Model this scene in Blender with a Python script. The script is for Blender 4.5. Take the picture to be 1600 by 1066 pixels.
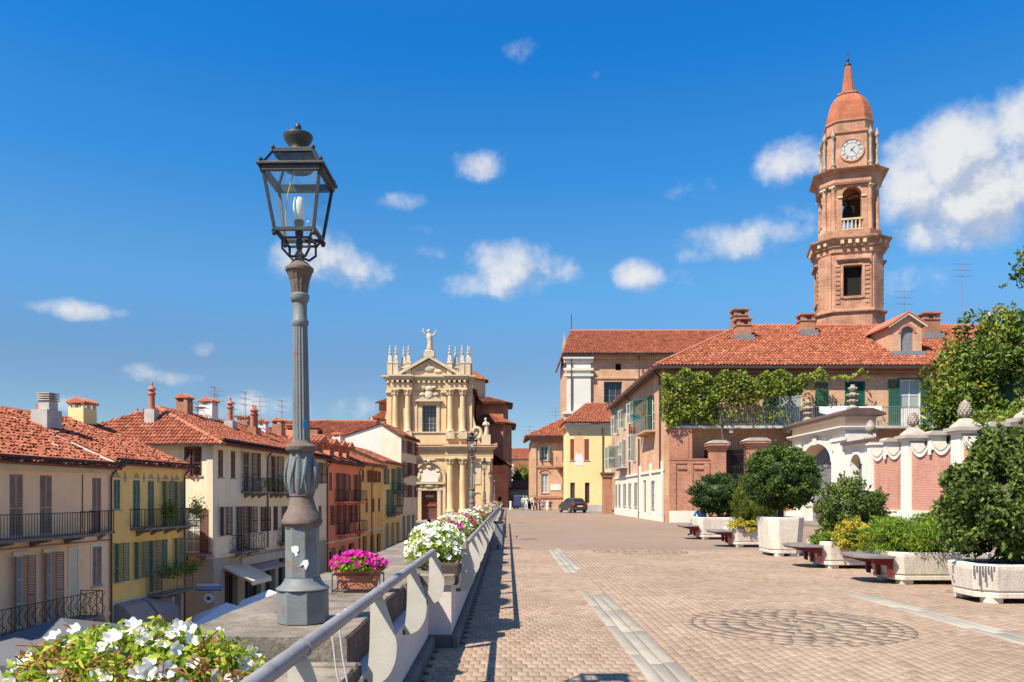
import bpy, math, random
import numpy as np
from mathutils import Vector, Matrix

for _o in list(bpy.data.objects): bpy.data.objects.remove(_o)
SC = bpy.context.scene
COL = SC.collection
PI = math.pi
R = math.radians
RNG = np.random.default_rng(7)
random.seed(7)

# ------------------------------------------------------------------ camera
cam_d = bpy.data.cameras.new('camera'); cam = bpy.data.objects.new('camera', cam_d); COL.objects.link(cam)
cam.location = (0, 0, 1.6); cam.rotation_euler = (R(90), 0, 0)
cam_d.lens = 28; cam_d.sensor_width = 36; cam_d.shift_x = 0.0044; cam_d.shift_y = 0.152
cam_d.clip_start = 0.1; cam_d.clip_end = 6000
SC.camera = cam

# ------------------------------------------------------------------ sun, exposure
SUN_DIR = Vector((0.60, 0.52, -1.0)).normalized()          # direction the light travels
SUN_EL = math.asin(-SUN_DIR.z)
sun_d = bpy.data.lights.new('sun', 'SUN'); sun = bpy.data.objects.new('sun', sun_d); COL.objects.link(sun)
sun_d.energy = 4.6; sun_d.angle = R(0.5); sun_d.color = (1.0, 0.90, 0.74)
sun.rotation_euler = SUN_DIR.to_track_quat('-Z', 'Y').to_euler(); sun.location = (-60, -40, 100)
SC.view_settings.view_transform = 'Standard'; SC.view_settings.look = 'None'
SC.view_settings.gamma = 1.0; SC.view_settings.use_curve_mapping = False
SC.view_settings.exposure = 0.92
SC.render.engine = 'CYCLES'
SC.cycles.max_bounces = 6; SC.cycles.transparent_max_bounces = 8

# ------------------------------------------------------------------ world: sky with fair-weather clouds
W = bpy.data.worlds.new('World'); SC.world = W; W.use_nodes = True
nt = W.node_tree; nt.nodes.clear()

def N(tree, typ, **kw):
    n = tree.nodes.new(typ)
    for k, v in kw.items(): setattr(n, k, v)
    return n
def link(tree, a, b): tree.links.new(a, b)
def M2(tree, op, a, b=None, c=None, clamp=False):
    n = tree.nodes.new('ShaderNodeMath'); n.operation = op; n.use_clamp = clamp
    for i, x in enumerate((a, b, c)):
        if x is None: continue
        if isinstance(x, (int, float)): n.inputs[i].default_value = x
        else: tree.links.new(x, n.inputs[i])
    return n.outputs[0]

# cloud positions: azimuth from +Y (degrees), elevation, half sizes (degrees), strength
CLOUDS = [(-2.2, 22.6, 2.39, 1.01, 1.2), (-3.5, 22.9, 1.19, 0.62, 0.8), (-1.1, 22.8, 1.29, 0.55, 0.9), (-7.8, 20.2, 2.09, 0.6, 0.75), (-5.9, 18.5, 1.37, 0.45, 0.45), (-5.1, 17.1, 1.1, 0.42, 0.4), (-13.3, 16.2, 3.09, 1.88, 1.3), (-10.6, 15.5, 2.6, 1.17, 1.1), (-8.8, 15.3, 0.99, 0.51, 0.7), (0.3, 15.8, 3.31, 1.94, 1.5), (-2.4, 14.9, 2.3, 1.03, 1.0), (3.5, 15.7, 2.1, 1.27, 1.1), (9.3, 15.3, 1.61, 1.05, 1.2), (16.0, 17.2, 3.55, 1.36, 1.2), (18.7, 17.4, 2.24, 0.95, 0.9), (13.9, 16.6, 1.72, 0.82, 0.8), (20.2, 18.4, 1.21, 0.7, 0.5), (19.4, 21.7, 2.22, 1.34, 1.3), (21.4, 21.5, 1.58, 1.03, 0.9), (29.6, 20.5, 3.2, 2.93, 2.2), (27.1, 19.2, 2.5, 2.7, 1.8), (31.2, 17.8, 3.57, 2.98, 2.2), (32.6, 21.3, 1.92, 2.32, 1.8), (28.6, 16.4, 3.1, 1.33, 1.4), (34.2, 18.9, 3.61, 3.98, 2.2), (26.4, 21.3, 1.46, 1.07, 1.0), (37.3, 16.9, 3.34, 2.97, 1.8), (-28.3, 11.7, 2.33, 0.58, 0.9), (-24.7, 8.0, 1.23, 0.57, 0.85), (-22.9, 7.8, 1.9, 0.46, 0.6), (-28.5, 5.9, 1.22, 0.56, 0.75), (-20.6, 9.9, 0.81, 0.46, 0.55), (-17.5, 6.2, 2.55, 0.87, 0.8), (-19.8, 5.7, 1.86, 0.6, 0.6), (1.0, 29.2, 0.83, 0.45, 0.18), (6.1, 27.7, 0.64, 0.32, 0.15), (13.6, 15.1, 1.04, 0.5, 0.19), (-11.9, 6.1, 2.0, 0.71, 0.45), (27.1, 13.5, 2.15, 0.54, 0.19), (13.0, 20.8, 1.3, 0.35, 0.14)]
g = bpy.data.node_groups.new('cloud_density', 'ShaderNodeTree')
g.interface.new_socket('Vector', in_out='INPUT', socket_type='NodeSocketVector')
g.interface.new_socket('Density', in_out='OUTPUT', socket_type='NodeSocketFloat')
gi = N(g, 'NodeGroupInput'); go = N(g, 'NodeGroupOutput')
vn = N(g, 'ShaderNodeVectorMath', operation='NORMALIZE'); link(g, gi.outputs[0], vn.inputs[0])
sep = N(g, 'ShaderNodeSeparateXYZ'); link(g, vn.outputs[0], sep.inputs[0])
az = M2(g, 'MULTIPLY', M2(g, 'ARCTAN2', sep.outputs[0], sep.outputs[1]), 180 / PI)
el = M2(g, 'MULTIPLY', M2(g, 'ARCSINE', sep.outputs[2]), 180 / PI)
ve = N(g, 'ShaderNodeCombineXYZ'); link(g, az, ve.inputs[0]); link(g, el, ve.inputs[1])
blob = None
for a0, e0, ra, re_, st_ in CLOUDS:
    k1, k2 = 1 / (ra * 1.12), 1 / (re_ * 1.12)
    q = N(g, 'ShaderNodeVectorMath', operation='MULTIPLY_ADD'); link(g, ve.outputs[0], q.inputs[0]); q.inputs[1].default_value = (k1, k2, 0); q.inputs[2].default_value = (-a0 * k1, -e0 * k2, 0)
    dt = N(g, 'ShaderNodeVectorMath', operation='DOT_PRODUCT'); link(g, q.outputs[0], dt.inputs[0]); link(g, q.outputs[0], dt.inputs[1])
    b = M2(g, 'MULTIPLY_ADD', dt.outputs['Value'], -st_, st_)
    blob = b if blob is None else M2(g, 'SMOOTH_MAX', blob, b, 0.15)
blob = M2(g, 'MAXIMUM', blob, -1.0)
# beyond the part of the sky in the photograph the same kind of cloud goes on at random
nz = N(g, 'ShaderNodeTexNoise'); nz.inputs['Scale'].default_value = 4.5; nz.inputs['Detail'].default_value = 2
mp = N(g, 'ShaderNodeMapping'); mp.inputs['Scale'].default_value = (1, 1, 1.8); link(g, vn.outputs[0], mp.inputs[0]); link(g, mp.outputs[0], nz.inputs['Vector'])
far = N(g, 'ShaderNodeMapRange'); link(g, sep.outputs[1], far.inputs[0])
far.inputs[1].default_value = 0.80; far.inputs[2].default_value = 0.62; far.inputs[3].default_value = -1.5; far.inputs[4].default_value = 0.0
rnd_cl = M2(g, 'ADD', M2(g, 'MULTIPLY', M2(g, 'SUBTRACT', nz.outputs['Fac'], 0.56), 6.0), far.outputs[0])
blob = M2(g, 'MAXIMUM', blob, rnd_cl)
n1 = N(g, 'ShaderNodeTexNoise'); n1.inputs['Scale'].default_value = 24; n1.inputs['Detail'].default_value = 9; n1.inputs['Roughness'].default_value = 0.62
link(g, vn.outputs[0], n1.inputs['Vector'])
n2 = N(g, 'ShaderNodeTexNoise'); n2.inputs['Scale'].default_value = 11; n2.inputs['Detail'].default_value = 4
link(g, vn.outputs[0], n2.inputs['Vector'])
fb = M2(g, 'ADD', M2(g, 'MULTIPLY', M2(g, 'SUBTRACT', n1.outputs['Fac'], 0.5), 3.5), M2(g, 'MULTIPLY', M2(g, 'SUBTRACT', n2.outputs['Fac'], 0.5), 2.1))
den = M2(g, 'ADD', M2(g, 'SUBTRACT', blob, 0.30), fb)
link(g, den, go.inputs[0])

tc = N(nt, 'ShaderNodeTexCoord')
sky = N(nt, 'ShaderNodeTexSky'); sky.sky_type = 'NISHITA'; sky.sun_disc = False
sky.sun_elevation = SUN_EL; sky.sun_rotation = math.atan2(-SUN_DIR.x, -SUN_DIR.y)
sky.altitude = 300; sky.air_density = 1.0; sky.dust_density = 0.0; sky.ozone_density = 3.0
hs = N(nt, 'ShaderNodeHueSaturation'); hs.inputs['Saturation'].default_value = 1.0; hs.inputs['Value'].default_value = 1.0
sz = N(nt, 'ShaderNodeSeparateXYZ'); link(nt, tc.outputs['Generated'], sz.inputs[0])
tint = N(nt, 'ShaderNodeValToRGB'); link(nt, sz.outputs[2], tint.inputs[0]); tint.color_ramp.interpolation = 'EASE'
te = tint.color_ramp.elements; STOPS = [(0.0, (.32, .36, .40)), (.14, (.30, .366, .424)), (.267, (.28, .533, .648)), (.386, (.14, .527, .756)), (.50, (.055, .49, .84)), (.75, (.42, .68, .90)), (1.0, (.62, .80, .95))]
while len(te) < len(STOPS): te.new(.5)
for q, (pz, cz) in zip(te, STOPS): q.position = pz; q.color = (*cz, 1)
tm = N(nt, 'ShaderNodeMix', data_type='RGBA', blend_type='MULTIPLY'); tm.inputs[0].default_value = 1; link(nt, sky.outputs[0], tm.inputs[6]); link(nt, tint.outputs[0], tm.inputs[7])
link(nt, tm.outputs[2], hs.inputs['Color'])
d1 = N(nt, 'ShaderNodeGroup'); d1.node_tree = g; link(nt, tc.outputs['Generated'], d1.inputs[0])
off = N(nt, 'ShaderNodeVectorMath', operation='ADD'); link(nt, tc.outputs['Generated'], off.inputs[0]); off.inputs[1].default_value = (-0.018, -0.005, 0.022)
d2 = N(nt, 'ShaderNodeGroup'); d2.node_tree = g; link(nt, off.outputs[0], d2.inputs[0])
alpha = N(nt, 'ShaderNodeMapRange', interpolation_type='SMOOTHSTEP'); link(nt, d1.outputs[0], alpha.inputs[0])
alpha.inputs[1].default_value = -0.40; alpha.inputs[2].default_value = 1.75; alpha.inputs[4].default_value = 0.95
lit = N(nt, 'ShaderNodeMapRange', interpolation_type='SMOOTHSTEP')
link(nt, M2(nt, 'SUBTRACT', d1.outputs[0], M2(nt, 'MULTIPLY', d2.outputs[0], 1.0)), lit.inputs[0])
lit.inputs[1].default_value = -0.75; lit.inputs[2].default_value = 0.45
cc = N(nt, 'ShaderNodeMix', data_type='RGBA'); link(nt, lit.outputs[0], cc.inputs[0])
cc.inputs[6].default_value = (1.95, 2.2, 2.75, 1); cc.inputs[7].default_value = (3.45, 3.42, 3.42, 1)
mx = N(nt, 'ShaderNodeMix', data_type='RGBA'); link(nt, alpha.outputs[0], mx.inputs[0]); link(nt, hs.outputs[0], mx.inputs[6]); link(nt, cc.outputs[2], mx.inputs[7])
bg = N(nt, 'ShaderNodeBackground'); bg.inputs['Strength'].default_value = 0.132; link(nt, mx.outputs[2], bg.inputs['Color'])
ow = N(nt, 'ShaderNodeOutputWorld'); link(nt, bg.outputs[0], ow.inputs[0])
W.cycles.sampling_method = 'MANUAL'; W.cycles.sample_map_resolution = 512
# ================================================================== helpers
class MB:
    """collects faces; build() links them as ONE mesh object"""
    def __init__(s, M=None): s.v = []; s.f = []; s.mi = []; s.cur = 0; s.M = M
    def add(s, vs, fs):
        o = len(s.v)
        if s.M is not None: vs = [tuple(s.M @ Vector(p)) for p in vs]
        s.v.extend(vs); s.f.extend([tuple(i + o for i in f) for f in fs]); s.mi.extend([s.cur] * len(fs)); return s
    def box(s, x0, y0, z0, x1, y1, z1):
        return s.add([(x0, y0, z0), (x1, y0, z0), (x1, y1, z0), (x0, y1, z0), (x0, y0, z1), (x1, y0, z1), (x1, y1, z1), (x0, y1, z1)],
                     [(3, 2, 1, 0), (4, 5, 6, 7), (0, 1, 5, 4), (1, 2, 6, 5), (2, 3, 7, 6), (3, 0, 4, 7)])
    def cbox(s, c, d): return s.box(c[0] - d[0] / 2, c[1] - d[1] / 2, c[2] - d[2] / 2, c[0] + d[0] / 2, c[1] + d[1] / 2, c[2] + d[2] / 2)
    def prism(s, pts, a, b, plane='xz'):
        n = len(pts)
        def P(p, t): return {'xz': (p[0], t, p[1]), 'xy': (p[0], p[1], t), 'yz': (t, p[0], p[1])}[plane]
        vs = [P(p, a) for p in pts] + [P(p, b) for p in pts]
        fs = [tuple(range(n)), tuple(range(2 * n - 1, n - 1, -1))] + [(i + n, (i + 1) % n + n, (i + 1) % n, i) for i in range(n)]
        return s.add(vs, fs)
    def loft(s, rings, cap=True):
        n = len(rings[0]); vs = [p for r in rings for p in r]; fs = []
        for k in range(len(rings) - 1):
            for i in range(n):
                j = (i + 1) % n; fs.append((k * n + i, k * n + j, (k + 1) * n + j, (k + 1) * n + i))
        if cap: fs.append(tuple(range(n - 1, -1, -1))); fs.append(tuple(range((len(rings) - 1) * n, len(rings) * n)))
        return s.add(vs, fs)
    def lathe(s, prof, c=(0, 0, 0), seg=16, rot=0, sx=1, sy=1, cap=True):
        return s.loft([[(c[0] + r * sx * math.cos(rot + 2 * PI * i / seg), c[1] + r * sy * math.sin(rot + 2 * PI * i / seg), c[2] + z) for i in range(seg)] for r, z in prof], cap)
    def tube(s, pts, r, seg=6, cap=True):
        P = [Vector(p) for p in pts]; n = len(P); rings = []
        rr = r if isinstance(r, (list, tuple)) else [r] * n
        up = None
        for i in range(n):
            t = (P[min(i + 1, n - 1)] - P[max(i - 1, 0)]).normalized()
            if up is None: up = Vector((0, 0, 1)) if abs(t.z) < .9 else Vector((0, 1, 0))
            a = t.cross(up); a = a.normalized() if a.length > 1e-5 else Vector((1, 0, 0)); b = a.cross(t).normalized(); up = b
            rings.append([tuple(P[i] + rr[i] * (math.cos(q) * a + math.sin(q) * b)) for q in [2 * PI * (k + .5) / seg for k in range(seg)]])
        return s.loft([rg[::-1] for rg in rings], cap)
    def quad(s, *p): return s.add(list(p), [tuple(range(len(p)))])
    def ball(s, c, r, seg=10, rings=6):
        r = r if isinstance(r, (tuple, list)) else (r, r, r)
        pr = [(max(math.sin(PI * k / rings), .02), -math.cos(PI * k / rings)) for k in range(rings + 1)]
        return s.loft([[(c[0] + q * r[0] * math.cos(2 * PI * i / seg), c[1] + q * r[1] * math.sin(2 * PI * i / seg), c[2] + z * r[2]) for i in range(seg)] for q, z in pr])
    def wall(s, x0, x1, z0, z1, opens, depth=.2, arches=()):
        """wall face at y=0 looking to -y, with openings (x0,x1,z0,z1) and their reveals"""
        xs = sorted({x0, x1, *[o[0] for o in opens], *[o[1] for o in opens]}); zs = sorted({z0, z1, *[o[2] for o in opens], *[o[3] for o in opens]})
        xs = [x for x in xs if x0 <= x <= x1]; zs = [z for z in zs if z0 <= z <= z1]
        for i in range(len(xs) - 1):
            for k in range(len(zs) - 1):
                cx, cz = (xs[i] + xs[i + 1]) / 2, (zs[k] + zs[k + 1]) / 2
                if any(o[0] < cx < o[1] and o[2] < cz < o[3] for o in opens): continue
                s.quad((xs[i], 0, zs[k]), (xs[i + 1], 0, zs[k]), (xs[i + 1], 0, zs[k + 1]), (xs[i], 0, zs[k + 1]))
        for a, b, c, d in [o[:4] for o in opens]:
            s.quad((a, 0, c), (a, 0, d), (a, depth, d), (a, depth, c))
            s.quad((b, 0, d), (b, 0, c), (b, depth, c), (b, depth, d))
            s.quad((a, 0, d), (b, 0, d), (b, depth, d), (a, depth, d))
            s.quad((b, 0, c), (a, 0, c), (a, depth, c), (b, depth, c))
        return s
    def arch_fill(s, a, b, zs, zt, y0, y1, n=12):
        """spandrels that turn the head of a square opening a..b (top zt) into a half ellipse springing at zs"""
        cx = (a + b) / 2; rx = (b - a) / 2; rz = zt - zs
        pts = [(cx + rx * math.cos(PI * k / n), zs + rz * math.sin(PI * k / n)) for k in range(n + 1)]
        for k in range(n):
            p, q = pts[k], pts[k + 1]
            s.prism([p, (p[0], zt + .002), (q[0], zt + .002), q], y0, y1)
        return s
    def arch_ring(s, cx, zs, rx, rz, w, y0, y1, n=14):
        for k in range(n):
            t0, t1 = PI * k / n, PI * (k + 1) / n
            s.prism([(cx + rx * math.cos(t0), zs + rz * math.sin(t0)), (cx + (rx + w) * math.cos(t0), zs + (rz + w) * math.sin(t0)),
                     (cx + (rx + w) * math.cos(t1), zs + (rz + w) * math.sin(t1)), (cx + rx * math.cos(t1), zs + rz * math.sin(t1))], y0, y1)
        return s
    def build(s, name, mats, parent=None, smooth=False, bevel=0, kind=None):
        me = bpy.data.meshes.new(name); me.from_pydata(s.v, [], s.f)
        mats = mats if isinstance(mats, (list, tuple)) else [mats]
        for m in mats: me.materials.append(m)
        if len(mats) > 1: me.polygons.foreach_set('material_index', s.mi)
        me.update()
        return mobj(name, me, parent, smooth, bevel, kind)

def mobj(name, me, parent=None, smooth=False, bevel=0, kind=None, loc=None, rotz=0):
    o = bpy.data.objects.new(name, me); COL.objects.link(o)
    if parent is not None: o.parent = parent
    if smooth: shade(me, 40 if smooth is True else smooth)
    if bevel:
        b = o.modifiers.new('bevel', 'BEVEL'); b.width = bevel; b.segments = 2; b.limit_method = 'ANGLE'; b.angle_limit = R(35)
    if kind: o['kind'] = kind
    if loc is not None: o.location = loc
    if rotz: o.rotation_euler = (0, 0, rotz)
    return o
def shade(me, deg):
    me.polygons.foreach_set('use_smooth', [True] * len(me.polygons))
    try: me.set_sharp_from_angle(angle=R(deg))
    except Exception: pass
def tag(o, label=None, cat=None, group=None, kind=None):
    if label: o['label'] = label
    if cat: o['category'] = cat
    if group: o['group'] = group
    if kind: o['kind'] = kind
    return o
def thing(name, label, cat, loc=(0, 0, 0), rotz=0, group=None):
    o = bpy.data.objects.new(name, None); COL.objects.link(o); o.empty_display_size = .2
    o.location = loc; o.rotation_euler = (0, 0, rotz); return tag(o, label, cat, group)
def copy_tree(o, parent=None):
    c = o.copy(); COL.objects.link(c); c.parent = parent
    for ch in list(o.children): copy_tree(ch, c)
    return c
def frame(x, y, z, ang): return Matrix.Translation((x, y, z)) @ Matrix.Rotation(ang, 4, 'Z')

def mesh_np(name, V, F, rnd=None, mat=None):
    V = np.asarray(V, np.float32); F = np.asarray(F, np.int32); n = F.shape[1]
    me = bpy.data.meshes.new(name)
    me.vertices.add(len(V)); me.vertices.foreach_set('co', V.ravel())
    me.loops.add(F.size); me.loops.foreach_set('vertex_index', F.ravel())
    me.polygons.add(len(F)); me.polygons.foreach_set('loop_start', np.arange(0, F.size, n, dtype=np.int32))
    if rnd is not None:
        a = me.attributes.new('rnd', 'FLOAT', 'POINT'); a.data.foreach_set('value', np.asarray(rnd, np.float32))
    if mat: me.materials.append(mat)
    me.update(calc_edges=True); me.validate()
    return me

# ------------------------------------------------------------------ materials
def lin(r, g_, b):
    f = lambda c: (c / 255 / 12.92) if c / 255 <= .04045 else ((c / 255 + .055) / 1.055) ** 2.4
    return (f(r), f(g_), f(b))
def _base(name):
    m = bpy.data.materials.new(name); m.use_nodes = True; t = m.node_tree; b = t.nodes['Principled BSDF']; return m, t, b
def mixc(t, fac, a, b, mode='MIX'):
    n = t.nodes.new('ShaderNodeMix'); n.data_type = 'RGBA'; n.blend_type = mode
    for i, x in ((0, fac), (6, a), (7, b)):
        if isinstance(x, (int, float)): n.inputs[i].default_value = x
        elif isinstance(x, tuple): n.inputs[i].default_value = (*x[:3], 1)
        else: t.links.new(x, n.inputs[i])
    return n.outputs[2]
def noise(t, vec, scale, detail=4, rough=.55):
    n = t.nodes.new('ShaderNodeTexNoise'); n.inputs['Scale'].default_value = scale; n.inputs['Detail'].default_value = detail; n.inputs['Roughness'].default_value = rough
    t.links.new(vec, n.inputs['Vector']); return n.outputs['Fac']
def rng_map(t, x, a, b, c=0., d=1.):
    n = t.nodes.new('ShaderNodeMapRange'); t.links.new(x, n.inputs[0])
    for i, v in enumerate((a, b, c, d)): n.inputs[i + 1].default_value = v
    return n.outputs[0]
def bump(t, b, h, strength=.3, dist=.02):
    n = t.nodes.new('ShaderNodeBump'); n.inputs['Strength'].default_value = strength; n.inputs['Distance'].default_value = dist
    t.links.new(h, n.inputs['Height']); t.links.new(n.outputs[0], b.inputs['Normal'])
def mulc(c, k): return tuple(x * k for x in c)

def pmat(name, col, rough=.85, var=.12, scale=1.2, bstr=.25, bscale=60, streak=0., stain=None, metal=0., spec=.3, fine=.06):
    """worn surface: broad and fine colour variation, optional rain streaks and stains, fine relief"""
    m, t, b = _base(name)
    geo = t.nodes.new('ShaderNodeNewGeometry'); pos = geo.outputs['Position']
    c = mixc(t, rng_map(t, noise(t, pos, scale, 5), .3, .7), mulc(col, 1 - var), mulc(col, 1 + var))
    c = mixc(t, 1., c, mixc(t, noise(t, pos, scale * 17, 3), mulc((1, 1, 1), 1 - 2 * fine), mulc((1, 1, 1), 1 + fine)), 'MULTIPLY')
    if streak:
        mp_ = t.nodes.new('ShaderNodeMapping'); mp_.inputs['Scale'].default_value = (2.2, 2.2, .16); t.links.new(pos, mp_.inputs[0])
        c = mixc(t, rng_map(t, noise(t, mp_.outputs[0], 1.6, 5, .65), .52, .78, 0, streak), c, mulc(col, .45))
    if stain:
        c = mixc(t, rng_map(t, noise(t, pos, scale * 2.7, 6, .65), .54, .70, 0, stain[1]), c, stain[0])
    t.links.new(c, b.inputs['Base Color'])
    b.inputs['Roughness'].default_value = rough; b.inputs['Metallic'].default_value = metal; b.inputs['Specular IOR Level'].default_value = spec
    if bstr: bump(t, b, noise(t, pos, bscale, 4), bstr, .01)
    return m
def brickmat(name, c1, c2, mortar, bw=.25, rh=.075, mort=.012, var=.25, rough=.9, patch=None):
    m, t, b = _base(name)
    geo = t.nodes.new('ShaderNodeNewGeometry'); pos = geo.outputs['Position']
    s = t.nodes.new('ShaderNodeSeparateXYZ'); t.links.new(pos, s.inputs[0])
    cb = t.nodes.new('ShaderNodeCombineXYZ'); t.links.new(M2(t, 'ADD', s.outputs[0], s.outputs[1]), cb.inputs[0]); t.links.new(s.outputs[2], cb.inputs[1])
    br = t.nodes.new('ShaderNodeTexBrick'); t.links.new(cb.outputs[0], br.inputs['Vector'])
    br.inputs['Color1'].default_value = (*c1, 1); br.inputs['Color2'].default_value = (*c2, 1); br.inputs['Mortar'].default_value = (*mortar, 1)
    br.inputs['Scale'].default_value = 1; br.inputs['Brick Width'].default_value = bw; br.inputs['Row Height'].default_value = rh; br.inputs['Mortar Size'].default_value = mort; br.inputs['Mortar Smooth'].default_value = .3
    c = mixc(t, rng_map(t, noise(t, pos, .8, 6, .6), .35, .7), br.outputs['Color'], mixc(t, 1., br.outputs['Color'], mulc((1, 1, 1), 1 - 1.6 * var), 'MULTIPLY'))
    c = mixc(t, 1., c, mixc(t, noise(t, pos, 7, 4), (.75, .75, .75), (1.2, 1.2, 1.2)), 'MULTIPLY')
    mps = t.nodes.new('ShaderNodeMapping'); mps.inputs['Scale'].default_value = (1.6, 1.6, .14); t.links.new(pos, mps.inputs[0])
    c = mixc(t, rng_map(t, noise(t, mps.outputs[0], 1.1, 6, .65), .52, .74, 0, .34), c, mixc(t, 1., c, (.45, .43, .42), 'MULTIPLY'))
    if patch: c = mixc(t, rng_map(t, noise(t, pos, .55, 5, .6), .52, .66, 0, patch[1]), c, patch[0])
    t.links.new(c, b.inputs['Base Color']); b.inputs['Roughness'].default_value = rough; b.inputs['Specular IOR Level'].default_value = .2
    bump(t, b, M2(t, 'ADD', M2(t, 'MULTIPLY', br.outputs['Fac'], -1.), M2(t, 'MULTIPLY', noise(t, pos, 30, 3), .6)), .5, .012)
    return m
def rndmat(name, cols, rough=.8, spec=.3, transl=0., noise_sc=3., nvar=.25, bstr=0., bscale=40, pos_ramp=None):
    """colour picked per piece (attribute rnd) along a ramp, with patchy variation"""
    m, t, b = _base(name)
    at = t.nodes.new('ShaderNodeAttribute'); at.attribute_name = 'rnd'
    geo = t.nodes.new('ShaderNodeNewGeometry'); pos = geo.outputs['Position']
    rp = t.nodes.new('ShaderNodeValToRGB'); t.links.new(at.outputs['Fac'], rp.inputs[0])
    el_ = rp.color_ramp.elements; n = len(cols)
    while len(el_) < n: el_.new(.5)
    for i, c in enumerate(cols):
        el_[i].position = pos_ramp[i] if pos_ramp else i / (n - 1); el_[i].color = (*c, 1)
    c = mixc(t, 1., rp.outputs[0], mixc(t, rng_map(t, noise(t, pos, noise_sc, 4), .3, .7), mulc((1, 1, 1), 1 - nvar), mulc((1, 1, 1), 1 + nvar)), 'MULTIPLY')
    t.links.new(c, b.inputs['Base Color']); b.inputs['Roughness'].default_value = rough; b.inputs['Specular IOR Level'].default_value = spec
    if bstr: bump(t, b, noise(t, pos, bscale, 3), bstr, .01)
    if transl:
        tr = t.nodes.new('ShaderNodeBsdfTranslucent'); t.links.new(c, tr.inputs[0])
        mxs = t.nodes.new('ShaderNodeMixShader'); mxs.inputs[0].default_value = transl
        t.links.new(b.outputs[0], mxs.inputs[1]); t.links.new(tr.outputs[0], mxs.inputs[2])
        t.links.new(mxs.outputs[0], t.nodes['Material Output'].inputs[0])
    return m
def glassmat(name, col, rough=.08):
    m, t, b = _base(name)
    geo = t.nodes.new('ShaderNodeNewGeometry')
    t.links.new(mixc(t, noise(t, geo.outputs['Position'], .9, 2), mulc(col, .6), mulc(col, 1.5)), b.inputs['Base Color'])
    b.inputs['Roughness'].default_value = rough; b.inputs['Specular IOR Level'].default_value = .6; return m
def flat(name, col, rough=.6, spec=.3, metal=0): 
    return pmat(name, col, rough, .05, 2, 0, 60, spec=spec, metal=metal, fine=.03)

MT = {}
MT['tile'] = rndmat('terracotta_tiles', [(.12, .048, .032), (.25, .076, .043), (.34, .106, .058), (.42, .16, .09), (.44, .25, .165)], .85, .15, 0, 2.2, .35, .3, 60, (0, .22, .5, .8, 1))
MT['tile_dark'] = rndmat('old_red_tiles', [(.12, .046, .032), (.23, .069, .041), (.30, .092, .052), (.37, .135, .078)], .9, .1, 0, 1.2, .35, .3, 60)
MT['peach'] = pmat('peach_plaster', (.93, .61, .37), streak=.18, scale=.6, var=.06, stain=((.60, .42, .30), .3))
MT['yellow'] = pmat('ochre_yellow_plaster', (.94, .60, .20), streak=.2, scale=.7, var=.10, stain=((.60, .42, .22), .4))
MT['cream'] = pmat('cream_plaster', (.78, .67, .50), streak=.4, scale=.6, var=.08, stain=((.55, .42, .24), .35))
MT['cream_trim'] = pmat('cream_moulding', (.68, .58, .42), streak=.3, scale=.8, var=.1)
MT['pink'] = pmat('salmon_plaster', (.80, .26, .14), streak=.2, scale=.6, var=.10)
MT['ochre'] = pmat('orange_ochre_plaster', (.80, .44, .15), streak=.2, scale=.6, var=.12)
MT['sand'] = pmat('sand_plaster', (.76, .55, .24), streak=.2, scale=.6, var=.1)
MT['grey_beige'] = pmat('grey_beige_plaster', (.66, .55, .41), streak=.25, scale=.5, var=.08)
MT['white_plaster'] = pmat('white_plaster', (.70, .67, .60), streak=.12, scale=.7, var=.06, stain=((.58, .54, .47), .35))
MT['warm_white'] = pmat('warm_white_plaster', (.70, .655, .55), streak=.2, scale=.6, var=.06, stain=((.55, .48, .38), .35))
MT['parapet'] = pmat('pale_parapet_plaster', (.64, .56, .52), streak=.25, scale=1.5, var=.06, stain=((.46, .39, .35), .35))
MT['bright_yellow'] = pmat('butter_yellow_plaster', (.82, .64, .31), streak=.12, scale=.5, var=.05)
MT['stone_shop'] = pmat('grey_shopfront_stone', (.36, .33, .28), streak=.2, scale=1)
MT['church_stone'] = pmat('honey_church_stone', (.66, .48, .27), streak=.5, scale=.5, var=.12, stain=((.50, .37, .22), .4))
MT['church_pale'] = pmat('pale_church_stone', (.58, .47, .32), streak=.5, scale=.6, var=.12, stain=((.42, .36, .28), .4))
MT['statue'] = pmat('weathered_statue_stone', (.55, .47, .34), var=.2, scale=2, stain=((.25, .22, .18), .5))
MT['old_stone'] = pmat('lichened_finial_stone', (.34, .29, .235), .95, .25, 4, .7, 30, stain=((.16, .14, .12), .6))
MT['balcony_stone'] = pmat('shade_dark_balcony_stone', (.22, .18, .155), .9, .2, 3)  # base colour darkened to stand in for shade on slabs and brackets
MT['brick_wall'] = brickmat('red_brick', (.52, .21, .125), (.42, .155, .095), (.52, .35, .25), var=.15)
MT['brick_tan'] = brickmat('tan_old_brick', (.68, .38, .22), (.56, .27, .155), (.64, .47, .32), var=.12, patch=((.70, .48, .31), .6))
MT['brick_tower'] = brickmat('tower_brick', (.56, .27, .16), (.44, .195, .115), (.60, .41, .29), bw=.3, rh=.10, mort=.016, var=.3, patch=((.62, .40, .27), .6))
MT['brick_pink'] = brickmat('rose_brick', (.56, .235, .16), (.49, .185, .125), (.60, .42, .34), .26, .075, .014, .12)
MT['brick_church'] = brickmat('church_brick', (.56, .21, .11), (.46, .165, .09), (.52, .30, .19))
MT['terracotta'] = pmat('terracotta', (.44, .16, .09), rough=.8, var=.15, scale=6, bscale=120)
MT['chimney_brick'] = brickmat('chimney_brick', (.52, .20, .11), (.42, .15, .08), (.5, .35, .25), .2, .07, .01)
MT['grey_render'] = pmat('grey_cement', (.45, .43, .39), streak=.4, var=.15, scale=1.5)
MT['shut_brown'] = pmat('brown_shutter_paint', (.22, .115, .08), .7, .2, 2.5)
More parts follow.
